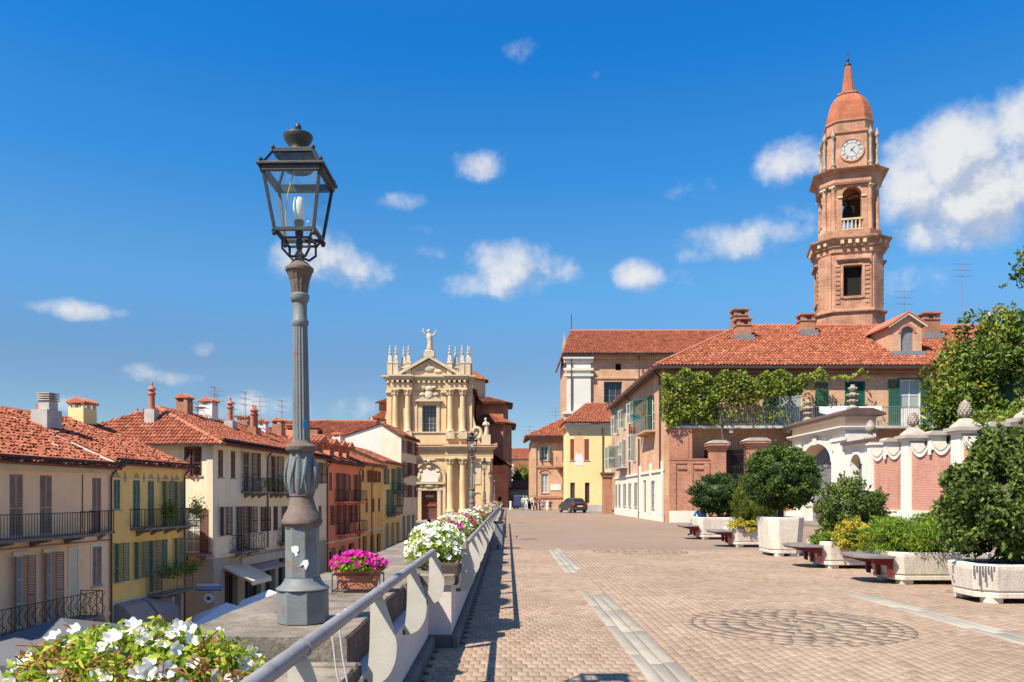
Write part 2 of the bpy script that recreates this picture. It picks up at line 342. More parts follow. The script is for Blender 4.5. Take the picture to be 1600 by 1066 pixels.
MT['shut_grey'] = pmat('faded_brown_shutter', (.42, .26, .19), .8, .2, 2.5)
MT['shut_green'] = pmat('grey_green_shutter', (.17, .25, .18), .7, .2, 2.5)
MT['shut_emerald'] = pmat('emerald_shutter', (.010, .115, .07), .55, .15, 2.5)
MT['shut_red'] = pmat('oxide_red_shutter', (.27, .07, .04), .7, .15, 2.5)
MT['shut_dark'] = pmat('dark_brown_shutter', (.13, .05, .04), .7, .2, 2.5)
MT['shut_pale'] = pmat('pale_green_shutter', (.42, .50, .44), .7, .12, 2.5)
MT['frame_white'] = pmat('white_window_paint', (.70, .69, .66), .6, .06, 3)
MT['glass'] = glassmat('window_glass', (.035, .04, .05))
MT['curtain'] = glassmat('curtained_glass', (.30, .33, .32), .25)
MT['dark_room'] = flat('dark_interior', (.012, .010, .009), .9)
MT['iron'] = pmat('black_iron', (.022, .021, .022), .55, .2, 8, .1, 80, spec=.4)
MT['iron_grey'] = pmat('grey_painted_iron', (.20, .21, .22), .55, .15, 4, .1)
MT['downpipe'] = pmat('brown_copper_pipe', (.10, .055, .04), .6, .2, 3)
MT['fascia'] = pmat('dark_gutter', (.05, .04, .038), .7, .2, 3)
MT['soffit'] = pmat('timber_soffit', (.13, .085, .055), .8, .2, 3)
MT['sill'] = pmat('stone_sill', (.42, .38, .33), .85, .15, 3)
MT['awning'] = pmat('taupe_awning_cloth', (.33, .27, .25), .9, .06, 2)
MT['leaf_dark'] = rndmat('laurel_leaves', [(.022, .045, .010), (.050, .095, .016), (.095, .16, .026), (.16, .24, .045)], .48, .28, .22, 3, .25)
MT['leaf_big'] = rndmat('photinia_leaves', [(.032, .055, .012), (.075, .12, .02), (.13, .19, .035), (.22, .27, .06), (.22, .085, .04)], .48, .3, .22, 3, .25, pos_ramp=(0, .3, .65, .95, 1))
MT['leaf_mag'] = rndmat('magnolia_leaves', [(.022, .045, .008), (.06, .11, .012), (.12, .18, .020), (.24, .26, .03), (.42, .29, .04)], .45, .35, .2, 1.2, .3, pos_ramp=(0, .3, .6, .85, 1))
MT['leaf_vine'] = rndmat('vine_leaves', [(.06, .085, .015), (.15, .20, .028), (.27, .33, .05), (.38, .41, .08), (.26, .13, .05)], .6, .25, .35, 2, .3, pos_ramp=(0, .3, .65, .92, 1))
MT['leaf_conifer'] = rndmat('conifer_sprays', [(.045, .065, .010), (.10, .13, .016), (.17, .20, .025), (.26, .27, .04)], .7, .2, .15, 4, .25)
MT['leaf_juniper'] = rndmat('juniper_sprays', [(.06, .11, .012), (.15, .25, .025), (.26, .40, .04), (.40, .54, .08)], .65, .25, .25, 4, .25)
MT['leaf_yellow'] = rndmat('golden_euonymus', [(.10, .14, .02), (.38, .34, .03), (.68, .52, .05), (.80, .66, .15)], .5, .35, .25, 4, .2)
MT['leaf_box'] = rndmat('box_leaves', [(.016, .036, .010), (.034, .070, .016), (.060, .11, .022), (.10, .16, .035)], .5, .28, .18, 4, .25)
MT['leaf_pet'] = rndmat('petunia_leaves', [(.10, .17, .02), (.24, .36, .035), (.40, .52, .05), (.58, .60, .09), (.36, .17, .06)], .55, .25, .42, 6, .2, pos_ramp=(0, .35, .7, .9, 1))
MT['petal_white'] = rndmat('white_petals', [(.72, .72, .68), (.84, .83, .80)], .6, .2, .3, 8, .04)
MT['petal_cream'] = rndmat('pale_petals', [(.78, .76, .50), (.84, .83, .74)], .6, .2, .3, 8, .05)
MT['petal_magenta'] = rndmat('magenta_petals', [(.42, .006, .20), (.68, .012, .36)], .5, .3, .25, 8, .15)
MT['petal_red'] = rndmat('crimson_petals', [(.26, .012, .03), (.48, .03, .08), (.62, .22, .24)], .5, .3, .25, 8, .15)
MT['bark'] = pmat('bark', (.10, .075, .055), .9, .25, 6, .6, 40)
MT['soil'] = pmat('dry_soil', (.09, .06, .04), .95, .3, 8, .8, 50)

# ------------------------------------------------------------------ leaf clouds and tiled roofs
def leaf_mesh(name, P, Nn, size, mat, rnd, aspect=.5, rng=RNG, droop=.0, fold=.12, core=None):
    n = len(P); P = np.asarray(P); Nn = np.asarray(Nn)
    r = rng.normal(size=(n, 3)); d = Nn * .55 + r * .55 + np.array([0, 0, -droop]); d /= np.linalg.norm(d, axis=1, keepdims=True) + 1e-9
    q = np.cross(d, rng.normal(size=(n, 3)) * .6 + Nn); q /= np.linalg.norm(q, axis=1, keepdims=True) + 1e-9
    up = np.cross(q, d)
    s = (size * rng.uniform(.65, 1.3, n))[:, None]; w = s * aspect * .5
    A = P - d * s * .5; T = P + d * s * .5; L = P + q * w + up * s * fold; Rr = P - q * w + up * s * fold
    V = np.stack([A, Rr, T, L], 1).reshape(-1, 3); i = np.arange(n)[:, None] * 4
    F = np.concatenate([i + [0, 1, 2], i + [0, 2, 3]]); rv = np.repeat(rnd, 4)
    if core is not None:
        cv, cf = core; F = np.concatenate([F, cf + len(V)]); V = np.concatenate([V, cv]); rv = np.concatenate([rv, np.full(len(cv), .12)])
    return mesh_np(name, V, F, np.clip(rv, 0, 1), mat)
def unit(n, rng=RNG):
    d = rng.normal(size=(n, 3)); return d / np.linalg.norm(d, axis=1, keepdims=True)
def core_blob(c, r, seg=14, rings=9, jag=.12, rng=RNG, zmin=None):
    V = []; 
    for k in range(rings + 1):
        for i in range(seg):
            a = 2 * PI * i / seg; b = PI * k / rings
            j = 1 + jag * rng.normal() * .5
            V.append((c[0] + r[0] * j * math.sin(b) * math.cos(a), c[1] + r[1] * j * math.sin(b) * math.sin(a), c[2] - r[2] * j * math.cos(b)))
    F = []
    for k in range(rings):
        for i in range(seg):
            j = (i + 1) % seg; a, b, c_, d = k * seg + i, k * seg + j, (k + 1) * seg + j, (k + 1) * seg + i
            F += [(a, b, c_), (a, c_, d)]
    V = np.array(V)
    if zmin is not None: V[:, 2] = np.maximum(V[:, 2], zmin)
    return V, np.array(F)
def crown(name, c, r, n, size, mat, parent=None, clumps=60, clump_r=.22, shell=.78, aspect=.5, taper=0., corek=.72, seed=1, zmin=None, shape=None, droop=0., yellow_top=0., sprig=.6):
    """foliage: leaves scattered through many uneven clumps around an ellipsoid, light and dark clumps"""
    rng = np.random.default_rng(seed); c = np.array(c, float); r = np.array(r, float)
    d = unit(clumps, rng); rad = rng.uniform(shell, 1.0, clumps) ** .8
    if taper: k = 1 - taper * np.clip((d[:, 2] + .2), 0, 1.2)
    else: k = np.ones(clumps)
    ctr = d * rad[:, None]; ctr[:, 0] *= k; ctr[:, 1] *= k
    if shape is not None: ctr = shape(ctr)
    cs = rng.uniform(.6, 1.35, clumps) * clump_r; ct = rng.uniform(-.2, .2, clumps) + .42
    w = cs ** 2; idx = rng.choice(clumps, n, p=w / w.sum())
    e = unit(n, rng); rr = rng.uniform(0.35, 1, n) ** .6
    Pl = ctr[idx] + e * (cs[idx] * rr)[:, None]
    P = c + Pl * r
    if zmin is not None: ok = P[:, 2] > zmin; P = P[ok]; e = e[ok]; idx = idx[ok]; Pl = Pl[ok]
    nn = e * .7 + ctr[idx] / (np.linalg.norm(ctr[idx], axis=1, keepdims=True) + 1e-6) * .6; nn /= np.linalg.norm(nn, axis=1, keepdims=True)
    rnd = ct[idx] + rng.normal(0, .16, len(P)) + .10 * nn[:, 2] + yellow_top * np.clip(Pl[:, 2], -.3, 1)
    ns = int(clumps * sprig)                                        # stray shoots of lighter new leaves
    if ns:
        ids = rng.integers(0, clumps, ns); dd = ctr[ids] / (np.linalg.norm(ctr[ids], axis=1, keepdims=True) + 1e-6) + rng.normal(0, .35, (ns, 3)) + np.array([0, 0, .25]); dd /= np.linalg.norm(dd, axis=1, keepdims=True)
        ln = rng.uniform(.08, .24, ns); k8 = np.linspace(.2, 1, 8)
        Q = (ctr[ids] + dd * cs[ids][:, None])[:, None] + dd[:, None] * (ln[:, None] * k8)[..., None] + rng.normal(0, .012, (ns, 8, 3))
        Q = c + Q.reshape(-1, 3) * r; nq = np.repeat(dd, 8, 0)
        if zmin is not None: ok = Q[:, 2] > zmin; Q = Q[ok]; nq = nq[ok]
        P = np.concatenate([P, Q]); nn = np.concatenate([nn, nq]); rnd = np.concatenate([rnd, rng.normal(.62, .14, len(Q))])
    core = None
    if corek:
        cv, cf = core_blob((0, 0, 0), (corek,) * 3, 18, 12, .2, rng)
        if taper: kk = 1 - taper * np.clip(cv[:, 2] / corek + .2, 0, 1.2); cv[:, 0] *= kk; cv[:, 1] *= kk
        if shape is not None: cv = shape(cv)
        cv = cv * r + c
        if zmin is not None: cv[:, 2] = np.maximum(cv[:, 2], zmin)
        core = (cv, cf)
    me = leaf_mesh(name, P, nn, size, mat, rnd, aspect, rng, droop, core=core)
    return mobj(name, me, parent)

_ang = np.linspace(0, PI, 5)
def tile_roof(name, parent, poly, e, mat=None, tw=.22, tl=.36, seed=3, mess=1.0, under=.02):
    """half-barrel clay tiles in overlapping courses over a planar polygon"""
    mat = mat or MT['tile']; rng = np.random.default_rng(seed)
    Pp = np.array(poly, float); e = np.array(e, float); e /= np.linalg.norm(e)
    nrm = np.cross(Pp[1] - Pp[0], Pp[2] - Pp[0]); nrm /= np.linalg.norm(nrm)
    if nrm[2] < 0: nrm = -nrm
    u = np.cross(nrm, e); 
    if u[2] < 0: u = -u
    o = Pp[0]; A = (Pp - o) @ e; B = (Pp - o) @ u
    a = np.arange(A.min() + tw / 2, A.max(), tw); b = np.arange(B.min() + tl * .35, B.max() + tl * .2, tl)
    ga, gb = np.meshgrid(a, b); ga = ga.ravel(); gb = gb.ravel()
    ins = np.zeros(len(ga), bool); j = len(A) - 1
    for i in range(len(A)):
        cnd = ((B[i] > gb) != (B[j] > gb)); x = (A[j] - A[i]) * (gb - B[i]) / ((B[j] - B[i]) if abs(B[j] - B[i]) > 1e-9 else 1e-9) + A[i]
        ins ^= cnd & (ga < x); j = i
    ga, gb = ga[ins], gb[ins]; n = len(ga)
    ga = ga + rng.normal(0, .010 * mess, n); gb = gb + rng.normal(0, .018 * mess, n); tilt = rng.normal(0, .03 * mess, n); hz = rng.normal(0, .007 * mess, n)
    V = np.zeros((n, 10, 3))
    for k, t in enumerate(_ang):
        for m, (rad, bb, cc) in enumerate(((tw * .44, -tl * .55, .050), (tw * .37, tl * .62, .014))):
            aa = ga + math.cos(t) * rad + tilt * bb; b2 = gb + bb; c2 = math.sin(t) * rad * .8 + cc + hz
            V[:, k * 2 + m] = o + aa[:, None] * e + b2[:, None] * u + c2[:, None] * nrm
    F = []; i = np.arange(n)[:, None] * 10
    F = np.concatenate([i + [2 * k, 2 * k + 2, 2 * k + 3, 2 * k + 1] for k in range(4)])
    rnd = np.repeat(np.clip(rng.normal(.5, .15, n), 0, 1), 10)
    me = mesh_np(name, V.reshape(-1, 3), F, rnd, mat)
    ob = mobj(name, me, parent, kind='stuff')
    mb = MB(); off_ = nrm * under
    mb.add([tuple(p + off_ * .1) for p in Pp] + [tuple(p - nrm * .10) for p in Pp], [tuple(range(len(Pp)))] + [tuple(range(2 * len(Pp) - 1, len(Pp) - 1, -1))] + [(k, k + len(Pp), (k + 1) % len(Pp) + len(Pp), (k + 1) % len(Pp)) for k in range(len(Pp))])
    mb.build('roof_deck', MT['tile_under'], parent)
    return ob
MT['tile_under'] = pmat('roof_channel_tiles', (.22, .075, .045), .9, .25, 3)
def ridge(mb, p, q, r=.13, step=.42):
    p, q = Vector(p), Vector(q); L = (q - p).length; n = max(1, int(L / step)); d = (q - p) / n
    for i in range(n):
        a = p + d * i; b = p + d * (i + 1.12); mb.tube([a, b], [r * random.uniform(.95, 1.08), r * .82], 7)
    return mb
# ================================================================== ground, street, plaza
def street_z(y): return -7.2 if y < 26 else (-2.0 if y > 112 else -7.2 + (y - 26) * 5.2 / 86)
MT['ground'] = pmat('distant_ground', (.20, .19, .15), .95, .2, .05)
MT['asphalt'] = pmat('pale_asphalt', (.22, .185, .15), .9, .15, .3, .3, 90, stain=((.15, .13, .11), .4))
MT['street'] = brickmat('street_setts', (.56, .48, .38), (.50, .42, .33), (.10, .09, .08), .3, .2, .02)
MT['paver'] = rndmat('pink_beige_pavers', [(.25, .175, .12), (.31, .222, .157), (.347, .253, .182), (.385, .285, .208)], .85, .25, 0, .45, .13, .35, 130)
def stain_pavers(m):
    t = m.node_tree; b = t.nodes['Principled BSDF']; src = b.inputs['Base Color'].links[0].from_socket
    geo = t.nodes.new('ShaderNodeNewGeometry'); pos = geo.outputs['Position']
    c = mixc(t, rng_map(t, noise(t, pos, 1.1, 6, .7), .56, .74, 0, .45), src, (.15, .115, .09))
    c = mixc(t, rng_map(t, noise(t, pos, .7, 4, .6), .60, .75, 0, .35), c, (.42, .24, .17))
    mp_ = t.nodes.new('ShaderNodeMapping'); mp_.inputs['Scale'].default_value = (.5, 1.3, 1); t.links.new(pos, mp_.inputs[0])
    c = mixc(t, rng_map(t, noise(t, mp_.outputs[0], .30, 5, .6), .48, .70, 0, .35), c, (.21, .165, .13))
    c = mixc(t, rng_map(t, noise(t, pos, 9, 2, .5), .73, .80, 0, .6), c, (.10, .08, .065))
    t.links.new(c, b.inputs['Base Color'])
stain_pavers(MT['paver'])
def pavemat():
    m, t, b = _base('receding_pavers')
    geo = t.nodes.new('ShaderNodeNewGeometry'); pos = geo.outputs['Position']
    br = t.nodes.new('ShaderNodeTexBrick'); t.links.new(pos, br.inputs['Vector'])
    br.inputs['Color1'].default_value = (.315, .226, .166, 1); br.inputs['Color2'].default_value = (.28, .20, .146, 1); br.inputs['Mortar'].default_value = (.13, .095, .07, 1)
    br.inputs['Scale'].default_value = 1; br.inputs['Brick Width'].default_value = .101; br.inputs['Row Height'].default_value = .168; br.inputs['Mortar Size'].default_value = .006; br.inputs['Mortar Smooth'].default_value = .4
    c = mixc(t, rng_map(t, noise(t, pos, .22, 5, .6), .35, .68), br.outputs['Color'], mixc(t, 1., br.outputs['Color'], (.86, .85, .84), 'MULTIPLY'))
    mp_ = t.nodes.new('ShaderNodeMapping'); mp_.inputs['Scale'].default_value = (.25, 1.6, 1); t.links.new(pos, mp_.inputs[0])
    c = mixc(t, rng_map(t, noise(t, mp_.outputs[0], .35, 4), .55, .75, 0, .5), c, (.19, .155, .125))
    t.links.new(c, b.inputs['Base Color']); b.inputs['Roughness'].default_value = .85; b.inputs['Specular IOR Level'].default_value = .25
    bump(t, b, br.outputs['Fac'], .3, -.006); return m
MT['pave_far'] = pavemat()
MT['slab'] = rndmat('grey_strip_slabs', [(.275, .25, .205), (.315, .287, .235), (.345, .315, .26)], .85, .25, 0, 2, .12, .3, 90)
MT['medal'] = rndmat('medallion_setts', [(.235, .175, .13), (.28, .21, .15), (.32, .235, .17), (.31, .25, .195)], .85, .25, 0, 3, .15, .4, 80)
MT['medal_bed'] = pmat('grey_grout', (.20, .155, .12), .95, .2, 3, .5, 60)
MT['joint'] = pmat('sandy_joint', (.10, .07, .05), .95, .2, 3, .5, 60)

gx = [-3000, -400, -60, -2.06, -2.0, 60, 400, 3000]; gy = [-3000, -100, 26, 69, 112, 113, 260, 900, 3000]
mb = MB()
gv = [(x, y, (street_z(y) if x < -2.03 else (-.08 if y < 112.5 else -.08)) - (.06 if x < -2.03 else 0)) for y in gy for x in gx]
mb.add(gv, [(j * 8 + i, j * 8 + i + 1, (j + 1) * 8 + i + 1, (j + 1) * 8 + i) for j in range(8) for i in range(7)])
tag(mb.build('ground', MT['ground']), kind='structure')
mb = MB(); ys = [-8, 26, 69, 112, 114]
mb.add([(x, y, street_z(y)) for y in ys for x in (-24, -2.1)], [(2 * j, 2 * j + 1, 2 * j + 3, 2 * j + 2) for j in range(4)])
tag(mb.build('street', MT['street']), kind='structure')
plaza = tag(MB().box(-1.9, -12, -.07, 48, 76, -.012).build('plaza', MT['pave_far']), kind='structure')
tag(MB().box(-2.0, 76, -.075, 48, 190, -.016).build('road', MT['asphalt']), kind='structure')

def paver_proto(dx, dy, h=.05, ch=.0022, cut=.015):
    """interlocking block: clipped corners leave a small dark hole where four meet"""
    def ring(i, z):
        x, y, q = dx / 2 - i, dy / 2 - i, cut
        return [(-x + q, -y, z), (x - q, -y, z), (x, -y + q, z), (x, y - q, z), (x - q, y, z), (-x + q, y, z), (-x, y - q, z), (-x, -y + q, z)]
    V = ring(0, -h) + ring(0, -ch) + ring(ch, 0) + [(0, 0, 0)]
    F = []
    for r in (0, 8):
        for i in range(8): j = (i + 1) % 8; F += [(r + i, r + j, r + 8 + j), (r + i, r + 8 + j, r + 8 + i)]
    for i in range(8): F.append((16 + i, 16 + (i + 1) % 8, 24))
    return np.array(V), np.array(F)
def wallX(y): return -.72 if y < 8.5 else -.48
MED = (3.57, 9.9, 1.36)
cells = []
for j, y in enumerate(np.arange(5.7, 24, .168)):             # left field: courses across the walk
    for x in np.arange(-.82 + (.05 if j % 2 else 0), 1.27, .101):
        if x > wallX(y): cells.append((x, y, 0))
for i, x in enumerate(np.arange(1.60, 15, .101)):            # right field: courses along the walk
    for y in np.arange(max(6.0, (x - 1) / .68) + (.084 if i % 2 else 0), 24, .168):
        if 7.15 < x < 8.8 and 12.0 < y < 12.8: continue
        if (x - MED[0]) ** 2 + (y - MED[1]) ** 2 < (MED[2] - .02) ** 2: continue
        cells.append((x, y, 0))
for j, y in enumerate(np.arange(12.9, 18.4, .168)):         # gap between the two runs of grey slabs
    for x in np.arange(1.26 + (.05 if j % 2 else 0), 1.62, .101): cells.append((x, y, 0))
cells = np.array(cells); seen = (cells[:, 0] - .0) / cells[:, 1]
vis = (np.abs(seen) < .67) & (cells[:, 1] > 6.75)
order = np.argsort(np.where(vis, np.hypot(cells[:, 0], cells[:, 1]), 1e6))
single = set(order[:290].tolist())
protos = {0: paver_proto(.0985, .1655)}
shared = {}
for k in (0,):
    V, F = protos[k]
    for q in range(6): shared[k, q] = mesh_np('paver', V, F, np.full(len(V), .15 + .14 * q), MT['paver'])
for i in order[:290]:
    x, y, k = cells[i]; mobj('paver', shared[int(k), random.randrange(6)], plaza, loc=(x + random.uniform(-.002, .002), y + random.uniform(-.002, .002), random.uniform(-.003, .001)), rotz=random.uniform(-.012, .012))
VV, FF, RR = [], [], []; o = 0
for i, (x, y, k) in enumerate(cells):
    if i in single: continue
    V, F = protos[int(k)]; a = random.uniform(-.012, .012); V2 = V.copy(); V2[:, 0] = V[:, 0] - a * V[:, 1]; V2[:, 1] = V[:, 1] + a * V[:, 0]
    VV.append(V2 + (x, y, random.uniform(-.003, .001))); FF.append(F + o); o += len(V); RR.append(np.full(len(V), min(max(random.gauss(.5, .2), 0), 1)))
mobj('pavers', mesh_np('pavers', np.concatenate(VV), np.concatenate(FF), np.concatenate(RR), MT['paver']), plaza, kind='stuff')
MB().box(-.86, 5.2, -.03, 15.1, 24.05, -.0095).build('sand_bed', MT['joint'], plaza)
# strips of grey slabs
slab_m = []
V, F = paver_proto(.121, 1.78, .05, .003, .002)
for q in range(5): slab_m.append(mesh_np('grey_slab', V, F, np.full(len(V), .1 + .2 * q), MT['slab']))
def strip(x0, y0, y1, stuff=False):
    mbV, mbF, mbR = [], [], []; o = 0
    for c in range(3):
        y = y0 + random.uniform(0, .9)
        while y < y1 - .4:
            if stuff: mbV.append(V + (x0 + c * .135, y, .005)); mbF.append(F + o); o += len(V); mbR.append(np.full(len(V), random.random()))
            else: mobj('grey_slab', random.choice(slab_m), plaza, loc=(x0 + c * .135, y, random.uniform(.004, .006)), rotz=random.uniform(-.006, .006))
            y += 1.79
    if stuff: mobj('grey_slabs', mesh_np('grey_slabs', np.concatenate(mbV), np.concatenate(mbF), np.concatenate(mbR), MT['slab']), plaza, kind='stuff')
strip(1.285, 6.4, 13.4); strip(1.285, 17.6, 25.0, True); strip(5.62, 8.2, 14.0)
# round setting of wedge stones
def medallion(cx, cy, rad, stuff):
    rings = [(.06, .345, 16, .45), (.355, .565, 18, .7), (.575, .81, 20, .55), (.82, 1.07, 24, .45), (1.08, 1.225, 34, .65), (1.235, 1.36, 40, .4)]
    Vs, Fs, Rs = [], [], []; o = 0
    for a, b, n, tone in rings:
        a *= rad / 1.36; b *= rad / 1.36; ph = random.random()
        for k in range(n):
            t0 = 2 * PI * (k + ph + .02) / n; t1 = 2 * PI * (k + ph + .98) / n; tm = (t0 + t1) / 2; bulge = .03 if n < 30 else 0
            pts = [(a * math.cos(t0), a * math.sin(t0)), (b * math.cos(t0), b * math.sin(t0)), ((b + bulge) * math.cos(tm), (b + bulge) * math.sin(tm)), (b * math.cos(t1), b * math.sin(t1)), (a * math.cos(t1), a * math.sin(t1))]
            h = random.uniform(.004, .008)
            Vq = np.array([(p[0], p[1], -.05) for p in pts] + [(p[0], p[1], h) for p in pts]); Fq = [(5, 6, 7), (5, 7, 8), (5, 8, 9)] + [q for i in range(5) for q in ((i, (i + 1) % 5, (i + 1) % 5 + 5), (i, (i + 1) % 5 + 5, i + 5))]
            r = min(max(random.gauss(tone, .15), 0), 1)
            if stuff: Vs.append(Vq + (cx, cy, 0)); Fs.append(np.array(Fq) + o); o += 10; Rs.append(np.full(10, r))
            else: mobj('medallion_stone', mesh_np('medallion_stone', Vq, Fq, np.full(10, r), MT['medal']), plaza, loc=(cx, cy, 0))
    if stuff: mobj('medallion_stones', mesh_np('medallion_stones', np.concatenate(Vs), np.concatenate(Fs), np.concatenate(Rs), MT['medal']), plaza, kind='stuff')
MB().lathe([(MED[2] + .01, -.02), (MED[2] + .01, .0025)], (MED[0], MED[1], 0), 48).build('medallion_bed', MT['medal_bed'], plaza); medallion(*MED, False); medallion(3.8, 23.1, 1.4, True)

# ================================================================== parapet and railings
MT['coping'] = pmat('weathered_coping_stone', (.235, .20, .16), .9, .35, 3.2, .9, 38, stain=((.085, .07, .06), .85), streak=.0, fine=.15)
MT['coping_edge'] = pmat('shaded_edge_and_brown_bracket', (.10, .075, .06), .9, .3, 5, .8, 40, stain=((.30, .24, .19), .5))  # shade of the coping edge put into the colour; also brown fin brackets
MT['plinth'] = pmat('dark_cement_plinth', (.13, .125, .12), .9, .25, 4, .5, 40)
MT['galv'] = pmat('grey_rail_paint', (.27, .26, .255), .5, .18, 3, .15, 50, stain=((.16, .13, .11), .5), spec=.4)
MT['fin'] = pmat('cream_fin_paint', (.52, .49, .41), .55, .1, 3, .1, 50, stain=((.35, .31, .26), .3))
parapet = thing('parapet_wall', 'long pale plaster parapet with dark stone coping along the promenade', 'wall', (-1.4, 8.5, 0))
PO = Vector((-1.4, 8.5, 0))
def pbox(name, m, *b, bevel=0):
    mb = MB(Matrix.Translation(-PO)); mb.box(*b); return mb.build(name, m, parapet, bevel=bevel)
pbox('wall_segment', MT['parapet'], -1.85, -3, -8, -.84, 8.5, .56)
pbox('wall_segment', MT['parapet'], -1.85, 8.5, -8, -.60, 47, .66)
pbox('wall_segment', MT['parapet'], -1.85, 47, -8, -.84, 104, .66)
for a in ((-.84, -3, -.765, 8.42), (-.60, 8.42, -.52, 47.08), (-.84, 47.08, -.765, 104)):
    pbox('plinth', MT['plinth'], a[0], a[1], -.05, a[2], a[3], .125, bevel=.02)
pbox('plinth', MT['plinth'], -.84, 8.42, -.05, -.6, 8.5, .125)
MT['sticker'] = flat('torn_white_paper', (.66, .66, .63), .8)
def jag_slab(y0, y1, x0, x1, z0, z1, seed):
    rng = random.Random(seed); n = 9; mb = MB(Matrix.Translation(-PO)); rings = []
    for i in range(n + 1):
        y = y0 + (y1 - y0) * i / n; j = rng.uniform(0, .022); k = rng.uniform(-.006, .004)
        rings.append([(x0, y, z0), (x1 - .02 - j, y, z0), (x1 - j, y, z0 + .025), (x1 - j, y, z1 - .015 + k), (x1 - .015 - j, y, z1 + k), (x0, y, z1 + rng.uniform(-.004, .003))])
    mb.loft([r[::-1] for r in rings])
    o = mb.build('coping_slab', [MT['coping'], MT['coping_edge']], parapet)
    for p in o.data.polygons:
        if p.normal.x > .6: p.material_index = 1  # right-facing edge takes the colour with shade painted in
    return o
y = -2.6; k = 0
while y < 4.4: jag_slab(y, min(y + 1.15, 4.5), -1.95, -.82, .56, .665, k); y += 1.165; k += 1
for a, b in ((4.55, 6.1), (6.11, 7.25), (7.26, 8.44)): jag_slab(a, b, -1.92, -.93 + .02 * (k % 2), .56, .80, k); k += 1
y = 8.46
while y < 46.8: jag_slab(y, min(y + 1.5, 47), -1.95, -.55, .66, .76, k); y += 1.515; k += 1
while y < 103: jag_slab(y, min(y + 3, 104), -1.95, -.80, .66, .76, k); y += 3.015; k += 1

FIN = [(-.028, -.01), (.03, -.01), (.075, -.12), (.112, -.24), (.122, -.32), (.105, -.42), (.055, -.50), (-.02, -.535), (-.075, -.53), (-.05, -.44), (-.038, -.30), (-.034, -.15)]
def smooth_loop(pts, n=4):
    out = []; L = len(pts)
    for i in range(L):
        p0, p1, p2, p3 = (Vector(pts[(i + k) % L]) for k in (-1, 0, 1, 2))
        for q in range(n):
            t = q / n; v = .5 * (2 * p1 + (p2 - p0) * t + (2 * p0 - 5 * p1 + 4 * p2 - p3) * t * t + (3 * p1 - p0 - 3 * p2 + p3) * t ** 3); out.append((v.x, v.y))
    return out
fin_mb = MB(); fin_mb.prism(smooth_loop(FIN), -.008, .008); fin_me = None
br_mb = MB().box(-.12, -.012, -.535, -.05, .012, -.50)
def railing(label, x, y0, y1, fins, joints):
    global fin_me
    t = thing('railing', label, 'railing', (x, y0, 0), group='tubular railings on the parapet')
    MB().tube([(0, 0, 1.03), (0, y1 - y0, 1.03)], .032, 14).build('rail', MT['galv'], t, smooth=True)
    if y0 < 0:
        for yy in (3.62, 3.78):
            MB().tube([(.034, yy - y0, 1.02), (.0, yy - y0, 1.066), (-.034, yy - y0, 1.03), (-.02, yy - y0 + .03, .84), (.0, yy - y0 + .05, .70), (.015, yy - y0 + .04, .50)], .005, 5).build('white_cord', MT['sticker'], t)
    for j in joints: MB().tube([(0, j - y0 - .02, 1.03), (0, j - y0 + .02, 1.03)], .036, 14).build('joint_collar', MT['galv'], t, smooth=True)
    for yy in fins:
        if fin_me is None: o = fin_mb.build('fin_post', MT['fin'], t); fin_me = o.data; b = br_mb.build('bracket', MT['coping_edge'], o); bm_ = b.data; railing.bm = bm_
        else: o = mobj('fin_post', fin_me, t); mobj('bracket', railing.bm, o)
        o.location = (0, yy - y0, 1.03)
railing('near grey tubular handrail on curved fin posts beside the tall lamp', -.77, -1.5, 8.25, [1.2, 2.92, 4.67, 6.39, 8.17], [3.0, 4.72, 6.45])
railing('middle grey handrail on fin posts past the white flower boxes', -.50, 9.12, 46.8, [9.3 + 1.78 * k for k in range(22)], [])
railing('farthest grey handrail on the parapet near the church', -.77, 47.4, 103, [47.7 + 1.85 * k for k in range(30)], [])

# ================================================================== street lamps
MT['lamp'] = pmat('weathered_lamp_paint', (.165, .185, .185), .55, .16, 4, .25, 60, stain=((.20, .10, .06), .75), spec=.35)
MT['lamp_rust'] = pmat('rusty_lamp_paint', (.16, .115, .095), .75, .25, 9, .4, 60, stain=((.16, .18, .175), .8))
MT['lamp_dark'] = pmat('dark_lantern_metal', (.035, .036, .038), .5, .25, 8, .15, 60, stain=((.14, .09, .05), .35), spec=.4)
def clearglass():
    m, t, b = _base('lantern_glass')
    tr = t.nodes.new('ShaderNodeBsdfTransparent'); tr.inputs[0].default_value = (.90, .94, .95, 1)
    gl = t.nodes.new('ShaderNodeBsdfGlossy'); gl.inputs['Roughness'].default_value = .03
    mxs = t.nodes.new('ShaderNodeMixShader'); mxs.inputs[0].default_value = .10
    t.links.new(tr.outputs[0], mxs.inputs[1]); t.links.new(gl.outputs[0], mxs.inputs[2]); t.links.new(mxs.outputs[0], t.nodes['Material Output'].inputs[0]); return m
MT['clear'] = clearglass()
MT['bulb'] = pmat('frosted_bulb', (.80, .80, .78), .35, .02, 3, 0, spec=.5)
MT['sticker_blue'] = flat('blue_sticker', (.02, .25, .55), .6)

